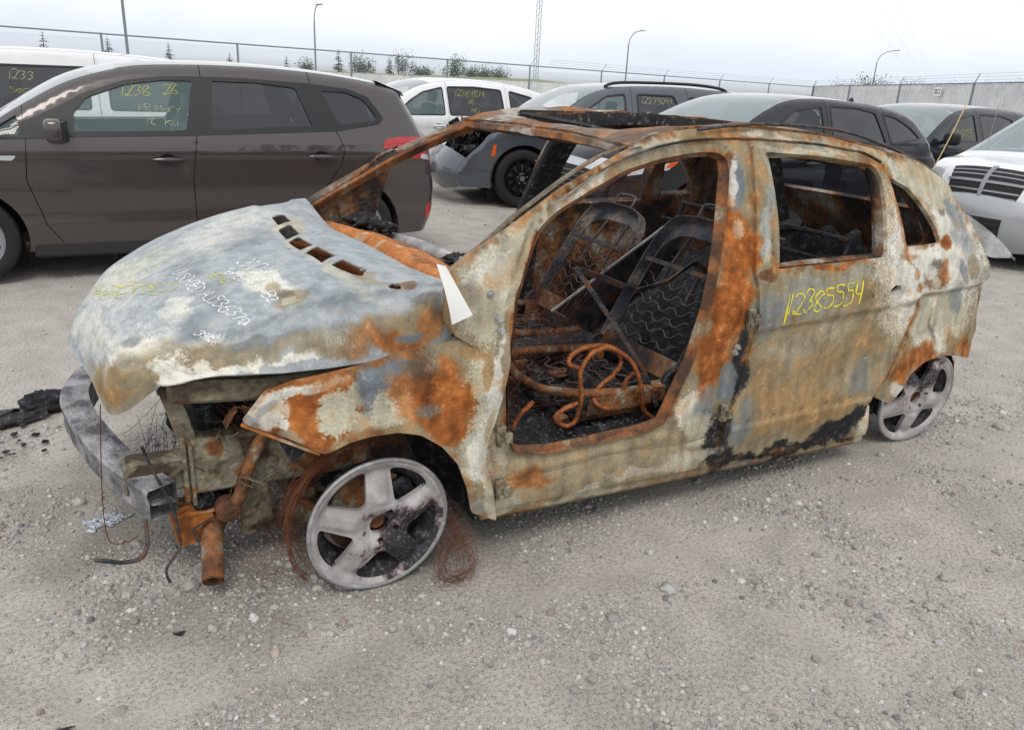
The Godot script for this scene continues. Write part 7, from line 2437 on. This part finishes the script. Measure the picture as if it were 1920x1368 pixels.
func fence_line(called: String, label: String, a: Vector3, b: Vector3, ha: float, hb: float, slat_a: float, slat_b: float, spacing: float, m: Dictionary) -> void:
	var f := thing(called, label, "fence", Vector3(a.x, 0, a.z))
	var d := Vector3(b.x - a.x, 0, b.z - a.z)
	var L := d.length()
	var x := d / L
	var z := Vector3(-x.z, 0, x.x)
	var np := int(L / spacing)
	for k in np + 1:
		var t := float(k) / np
		var h := lerpf(ha, hb, t)
		var p := MB.new()
		p.tube([x * L * t, x * L * t + Vector3(0, h + 0.03, 0)], 0.035 if k < np else 0.06, 8)
		put("post", p, m.steel, f)
		if called == "chain_link_fence" and t < 0.5:
			continue
		var ar := MB.new()
		ar.tube([x * L * t + Vector3(0, h, 0), x * L * t + Vector3(0, h + 0.32, 0) + x * 0.28], 0.014, 6)
		put("wire_arm", ar, m.steel, f)
	var r := MB.new()
	r.tube([Vector3(0, ha, 0), x * L + Vector3(0, hb, 0)], 0.024, 8)
	put("top_rail", r, m.steel, f)
	var s0 := 0.52 if called == "chain_link_fence" else 0.0
	for k in 3:
		var w := MB.new()
		w.tube([x * L * s0 + Vector3(0, lerpf(ha, hb, s0) + 0.1 + 0.1 * k, 0) + x * 0.09 * (k + 1), x * L + Vector3(0, hb + 0.1 + 0.1 * k, 0)], 0.004, 4, false)
		put("barbed_wire", w, m.steel, f)
	# woven mesh: diagonal wires
	var w2 := MB.new()
	var s := -2.6
	while s < L:
		for dir in [1.0, -1.0]:
			var sa := s
			var s1 := s + 2.6
			var y0 := 0.0 if dir > 0.0 else 2.6
			var y1 := 2.6 - y0
			# clip to the top rail
			var n := 13
			var prev := Vector3.ZERO
			var has := false
			for k in n + 1:
				var t := float(k) / n
				var xx := lerpf(sa, s1, t)
				var yy := lerpf(y0, y1, t)
				var top := lerpf(ha, hb, clampf(xx / L, 0, 1))
				if xx < 0.0 or xx > L or yy > top or yy < 0.55:
					has = false
					continue
				var p: Vector3 = x * xx + Vector3(0, yy, 0) + z * 0.01 * dir
				if has:
					var u := Vector3(0, 0.0032, 0)
					w2.face([prev - u, p - u, p + u, prev + u])
				prev = p
				has = true
		s += 0.085
	var wo := put("wire_mesh", w2, m.wire, f)
	wo.set_meta("kind", "stuff")
	var sl := MB.new()
	s = 0.0
	var rng := RandomNumberGenerator.new()
	rng.seed = 12
	while s < L - 0.1:
		var t := s / L
		var h := lerpf(slat_a, slat_b, t) + rng.randf_range(-0.012, 0.012)
		var c := x * (s + 0.045) - z * (0.03 + rng.randf_range(0.0, 0.012))
		sl.box(c + Vector3(0, h * 0.5, 0), Vector3(0.078, h, 0.008), Basis(x, Vector3.UP, z) * Basis(Vector3.UP, rng.randf_range(-0.12, 0.12)), 0.0)
		s += 0.09
	var so := put("slats", sl, m.slat, f)
	so.set_meta("kind", "stuff")

func spruce(at: Vector3, h: float, label: String, m: Dictionary, sd: int) -> void:
	var t := thing("spruce_tree", label, "tree", at, 0.0, "spruces beyond the fence")
	var rng := RandomNumberGenerator.new()
	rng.seed = sd
	var tr := MB.new()
	tr.tube([Vector3.ZERO, Vector3(0, h * 0.5, 0), Vector3(0, h, 0)], [h * 0.025, h * 0.016, 0.01], 6)
	put("trunk", tr, m.bark, t)
	var c := MB.new()
	var lv := 22
	for k in lv:
		var u := (k + rng.randf()) / lv
		var y := h * (0.06 + 0.92 * u)
		var r := h * 0.34 * pow(1.0 - u, 0.8) + 0.1
		for j in int(9 + 12 * (1.0 - u)):
			var an := rng.randf() * TAU
			var d := Vector3(cos(an), rng.randf_range(-0.5, -0.1), sin(an))
			var rr := r * rng.randf_range(0.55, 1.15)
			var tip := Vector3(0, y, 0) + d * rr
			for q in 4:
				var f := (q + 1.0) / 4.0
				var o := Vector3(0, y, 0).lerp(tip, f)
				var w := rr * 0.22 * (1.2 - f) + 0.03
				var e := Vector3(rng.randf_range(-1, 1), rng.randf_range(-0.8, 0.3), rng.randf_range(-1, 1)) * w
				var g := Vector3(rng.randf_range(-1, 1), rng.randf_range(-0.6, 0.4), rng.randf_range(-1, 1)) * w
				c.face([o - e, o + g, o + d * w * 1.2])
	put("crown", c, m.needle, t)

func scrub(called: String, at: Vector3, h: float, w: float, label: String, m: Dictionary, sd: int, group: String, leaf: float, count: int) -> void:
	var t := thing(called, label, "tree" if h > 1.4 else "shrub", at, 0.0, group)
	var rng := RandomNumberGenerator.new()
	rng.seed = sd
	var tr := MB.new()
	var tips := []
	for k in 7:
		var an := rng.randf() * TAU
		var top := Vector3(cos(an) * w * rng.randf_range(0.1, 0.5), h * rng.randf_range(0.6, 1.0), sin(an) * w * rng.randf_range(0.1, 0.5))
		var mid := top * 0.45 + Vector3(rng.randf_range(-0.1, 0.1), 0.1, rng.randf_range(-0.1, 0.1)) * h
		tr.tube([Vector3(0, 0, 0), mid, top], [0.03 * h / 3.0 + 0.008, 0.016 * h / 3.0 + 0.005, 0.006], 5, false)
		tips.append([mid, top])
	put("trunk", tr, m.bark, t)
	var c := MB.new()
	for k in count:
		var q = tips[rng.randi() % tips.size()]
		var o: Vector3 = q[0].lerp(q[1], rng.randf_range(0.0, 1.05)) + Vector3(rng.randfn(), rng.randfn(), rng.randfn()) * w * 0.13
		if o.y < 0.02:
			continue
		var e := Vector3(rng.randf_range(-1, 1), rng.randf_range(-1, 1), rng.randf_range(-1, 1)).normalized() * leaf * rng.randf_range(0.6, 1.2)
		var g := e.cross(Vector3(rng.randf_range(-1, 1), rng.randf_range(-1, 1), rng.randf_range(-1, 1))).normalized() * leaf * 0.6
		c.face([o - e, o + g, o + e, o - g])
	put("crown", c, m.leaf if sd % 2 == 0 else m.leaf2, t)

func lamp_post(at: Vector3, h: float, arm: Vector3, label: String, m: Dictionary) -> void:
	var t := thing("street_lamp", label, "street lamp", at, 0.0, "street lamps beyond the fence")
	var p := MB.new()
	var top := Vector3(0, h, 0)
	p.tube([Vector3.ZERO, top * 0.5, Vector3(0, h * 0.8, 0)], [0.11, 0.09, 0.075], 8)
	put("pole", p, m.steel, t)
	var a := MB.new()
	a.tube(smooth_path([Vector3(0, h * 0.79, 0), Vector3(0, h * 0.9, 0) + arm * 0.12, Vector3(0, h * 0.975, 0) + arm * 0.45, top + arm * 0.9], 5), 0.055, 7)
	put("arm", a, m.steel, t)
	var hd := MB.new()
	var ax := arm.normalized()
	hd.box(top + arm * 1.05, Vector3(0.7, 0.12, 0.28), Basis(ax, Vector3.UP, ax.cross(Vector3.UP)), 0.04)
	put("lamp_head", hd, m.steel, t)

func build_yard() -> void:
	var m := {}
	m.steel = plain(rgb(128, 136, 142), 0.5, 0.4)
	m.wire = plain(rgb(150, 156, 160), 0.5, 0.3)
	m.slat = patchy(201, [[0.45, rgb(222, 223, 225)], [0.6, rgb(232, 233, 234)], [1.0, rgb(238, 238, 238)]], 0.02, 6.0, 0.7, 0.06, 0.0, 0.0)
	m.bark = plain(rgb(74, 66, 58), 0.95)
	m.needle = plain(rgb(58, 74, 62), 0.9)
	m.leaf = plain(rgb(74, 90, 70), 0.9)
	m.leaf2 = plain(rgb(88, 98, 78), 0.9)
	for k in ["needle", "leaf", "leaf2"]:
		m[k].cull_mode = BaseMaterial3D.CULL_DISABLED
	fence_line("chain_link_fence", "long chain-link fence with top rail behind the parked cars", Vector3(-3.32, 0, -26.26), Vector3(39.07, 0, -31.77), 2.36, 2.02, 1.5, 1.55, 4.2, m)
	fence_line("slat_fence", "pale fence with white slats and barbed wire at the right", Vector3(39.07, 0, -31.77), Vector3(23.55, 0, -8.98), 2.06, 2.30, 2.04, 2.27, 6.0, m)
	# sign on the slats
	var a := Vector3(39.07, 0, -31.77)
	var b := Vector3(23.55, 0, -8.98)
	var x := (a - b).normalized()
	var fn := Vector3(x.z, 0, -x.x)
	if fn.dot(Vector3(-0.76, 0, 2.9) - b) < 0.0:
		fn = -fn
	var right := Vector3.UP.cross(fn)
	var sp := Vector3(28.94, 1.93, -16.89) + fn * 0.09
	var sg := thing("yard_sign", "small white sign reading DZ 2 on the slat fence", "sign", sp)
	var sb := MB.new()
	sb.box(Vector3.ZERO, Vector3(0.62, 0.30, 0.012), Basis(right, Vector3.UP, fn), 0.002)
	put("sign_board", sb, plain(rgb(240, 240, 240), 0.6), sg)
	var tm := TextMesh.new()
	tm.text = "DZ 2"
	tm.font_size = 48
	tm.pixel_size = 0.0052
	tm.depth = 0.004
	var sf := SystemFont.new()
	sf.font_names = PackedStringArray(["Droid Sans"])
	sf.font_weight = 700
	tm.font = sf
	var to := MeshInstance3D.new()
	to.name = "lettering"
	to.mesh = tm
	to.material_override = plain(rgb(24, 24, 26), 0.7)
	sg.add_child(to)
	to.transform = Transform3D(Basis(right, Vector3.UP, fn), fn * 0.009)
	# grass bank beyond the fence
	var bk := MB.new()
	var rows := []
	var nz := noise(33, 0.05, 3)
	for i in 7:
		var row := []
		for j in 60:
			var t := j / 59.0
			var p := Vector3(-60, 0, -122).lerp(Vector3(120, 0, -66), t) + Vector3(0.30, 0, -0.95) * (i - 3) * 4.0
			row.append(Vector3(p.x, 1.5 * exp(-pow((i - 3) / 1.6, 2.0)) * clampf(1.0 + 0.3 * nz.get_noise_1d(t * 120.0), 0.6, 1.2) * smoothstep(0.0, 0.1, t) * (1.0 - smoothstep(0.62, 0.72, t)) - 0.05, p.z))
		rows.append(row)
	bk.grid(rows)
	setting("grass_bank", bk, patchy(211, [[0.45, rgb(112, 128, 92)], [0.6, rgb(128, 142, 104)], [1.0, rgb(140, 146, 112)]], 0.03, 8.0, 0.95, 0.2, 0.0, 0.0))
	var sp_top := [[-0.42, 5.0, -158.6], [8.88, 4.69, -153.22], [17.65, 4.18, -148.15], [26.4, 3.2, -143.09], [34.63, 3.1, -138.32], [42.13, 4.6, -133.98], [49.49, 3.9, -129.73]]
	for k in sp_top.size():
		var q = sp_top[k]
		var base := -2.0 if k < 3 else -1.0
		spruce(Vector3(q[0], base, q[2]), (q[1] - base) * 1.08, "%s dark spruce from the left beyond the fence" % ORD[k], m, 500 + k)
	var ba := [[37.54, 2.63, -136.64], [44.73, 4.02, -132.48], [51.18, 4.21, -128.75], [53.56, 2.85, -127.37], [54.88, 2.59, -126.61], [58.31, 4.1, -124.62], [59.62, 3.84, -123.86], [61.41, 2.95, -122.82], [62.57, 2.84, -122.15], [63.73, 2.74, -121.48], [64.87, 3.14, -120.82], [65.66, 2.68, -120.37], [46.4, 2.95, -131.51]]
	ba.sort_custom(func(p, q): return p[0] < q[0])
	for k in ba.size():
		var q = ba[k]
		scrub("scrub_tree", Vector3(q[0], -0.6, q[2]), (q[1] + 0.6) * 1.12, 3.2, "%s thin-leaved tree from the left beyond the fence" % ORD[k], m, 600 + k, "thin trees beyond the fence", 0.13, 800)
	scrub("leafy_bush", Vector3(71.8, 0.0, -53.27), 3.7, 2.6, "sparse bush showing above the slat fence under a lamp", m, 701, "", 0.10, 420)
	var bb := [[77.0, 3.0, -60.5], [79.5, 3.2, -59.9], [81.75, 3.3, -59.07], [84.84, 3.5, -57.28], [87.92, 3.7, -55.5], [91.01, 3.85, -53.71], [94.08, 4.0, -51.93], [97.16, 4.2, -50.15]]
	for k in bb.size():
		var q = bb[k]
		scrub("hedge_shrub", Vector3(q[0], 0.0, q[2]), q[1] - 0.25, 3.0, "%s low shrub from the left above the slat fence" % ORD[k], m, 720 + k, "shrubs above the slat fence", 0.075, 1700)
	lamp_post(Vector3(4.57, 0, -63.29), 13.6, Vector3(1.5, 0.1, 0.6), "tall bare lamp pole running out of the picture's top", m)
	lamp_post(Vector3(24.68, 0, -86.31), 7.9, Vector3(0.5, 0.05, 0.3), "street lamp with short curved arm above the brown minivan", m)
	lamp_post(Vector3(65.54, 0, -85.78), 8.1, Vector3(1.3, 0.1, 0.8), "street lamp with curved arm above the grey SUV", m)
	lamp_post(Vector3(108.88, 0, -81.5), 8.2, Vector3(2.2, 0.15, 1.3), "street lamp with long curved arm near the slat fence", m)
	# lattice mast
	var ms := thing("lattice_mast", "tall thin lattice mast rising behind the white crossover", "mast", Vector3(75.73, 0, -126.09))
	for k in 3:
		var an := TAU * k / 3.0
		var l := MB.new()
		l.tube([Vector3(cos(an), 0, sin(an)) * 0.5, Vector3(cos(an), 0, sin(an)) * 0.5 + Vector3(0, 40, 0)], 0.05, 6)
		put("mast_leg", l, m.steel, ms)
	var br := MB.new()
	for i in 40:
		for k in 3:
			var a0 := TAU * k / 3.0
			var a1 := TAU * (k + 1) / 3.0
			br.tube([Vector3(cos(a0) * 0.5, i, sin(a0) * 0.5), Vector3(cos(a1) * 0.5, i + 1, sin(a1) * 0.5)], 0.022, 4, false)
	var bro := put("mast_bracing", br, m.steel, ms)
	bro.set_meta("kind", "stuff")
	var wl := ["leftmost of three thin power lines in the right sky", "middle of three thin power lines in the right sky", "rightmost of three thin power lines in the right sky"]
	var wp := [[[33.46, 9.6, -29.24], [233.47, 8.65, -161.91]], [[34.92, 9.7, -28.4], [236.0, 8.79, -160.45]], [[36.01, 9.8, -27.77], [238.38, 8.93, -159.07]]]
	for k in 3:
		var w := MB.new()
		var p0 := Vector3(wp[k][0][0], wp[k][0][1], wp[k][0][2])
		var p1 := Vector3(wp[k][1][0], wp[k][1][1], wp[k][1][2])
		var pts := []
		for i in 13:
			var t := i / 12.0
			pts.append(p0.lerp(p1, t) + Vector3(0, -2.0 * 4.0 * t * (1.0 - t) * 0.5, 0))
		w.tube(pts, 0.007, 5, false)
		single("power_line", w, m.steel, wl[k], "power line", "power lines")
	# ---- things lying on the ground
	var rng := RandomNumberGenerator.new()
	rng.seed = 31
	var nl := noise(13, 1.5, 4)
	var db := thing("charred_bumper_skin", "blackened bumper remains lying left of the bumper beam", "debris", Vector3(-1.25, 0, -0.95))
	var d1 := MB.new()
	var dr := []
	for i in 25:
		var t := i / 24.0
		var row := []
		for j in 11:
			var s := j / 10.0
			var o := Vector3(-0.55 + 0.85 * t, 0.10 * sin(s * PI) * (0.7 + 0.5 * nl.get_noise_1d(t * 4.0)) + 0.01, 0.22 - 0.46 * t + (s - 0.5) * 0.20)
			o += Vector3(nl.get_noise_2d(t * 5.0, s * 3.0), nl.get_noise_2d(t * 7.0 + 5.0, s * 5.0) * 0.6, nl.get_noise_2d(t * 5.0 + 9.0, s * 4.0)) * 0.05
			o.y *= 0.55
			row.append(o)
		dr.append(row)
	d1.grid(dr)
	put("bumper_skin", d1, bm.soot, db)
	var d2 := MB.new()
	d2.lump(Vector3(0.30, 0.03, -0.26), Vector3(0.12, 0.05, 0.08), 0.3, nl, 12)
	put("melted_end", d2, bm.char, db)
	var d3 := MB.new()
	for k in 60:
		d3.lump(Vector3(rng.randf_range(-0.6, 0.3), rng.randf_range(0.0, 0.01), rng.randf_range(-0.2, 0.35)), Vector3(1, 0.35, 1) * rng.randf_range(0.005, 0.018), 0.5, nl, 5)
	var d3o := put("char_crumbs", d3, bm.char, db)
	d3o.set_meta("kind", "stuff")
	var al := MB.new()
	for k in 40:
		var r := rng.randf_range(0.006, 0.02)
		al.lump(Vector3(-0.78 + rng.randfn() * 0.035, ground_y(-0.78, 0.05) + 0.004, -0.0 + rng.randfn() * 0.03), Vector3(r, r * 0.2, r * 0.6), 0.9, nl, 7, Basis(Vector3.UP, k * 1.3))
	single("melted_alloy", al, plain(rgb(200, 204, 212), 0.35, 0.5), "shiny puddle of melted metal under the bumper beam", "debris")
	var flk := [[0.05, 0.0, 1.75, "dark plastic flake on the dirt below the front wheel"], [-0.95, 0.0, 1.05, "long dark plastic shard near the left edge"], [-0.62, 0.0, 0.78, "black leaf-shaped flake under the hanging wires"], [-0.9, 0.0, 1.3, "small black flake left of the pebbles, lower left"]]
	for q in flk:
		var f := MB.new()
		var fr := []
		var ll := 0.09 if "long" in q[3] else 0.035
		for i in 9:
			var t := i / 8.0
			var row := []
			for j in 5:
				var s := j / 4.0 - 0.5
				row.append(Vector3(q[0] + (t - 0.5) * ll, ground_y(q[0], q[2]) + 0.006 + 0.008 * nl.get_noise_2d(t * 9.0, s * 6.0 + q[2]), q[2] + s * 0.022 * sin(PI * clampf(t, 0.05, 0.95)) + 0.01 * sin(t * 3.0)))
			fr.append(row)
		f.grid(fr)
		single("plastic_flake", f, bm.soot, q[3], "debris", "burnt flakes on the dirt")
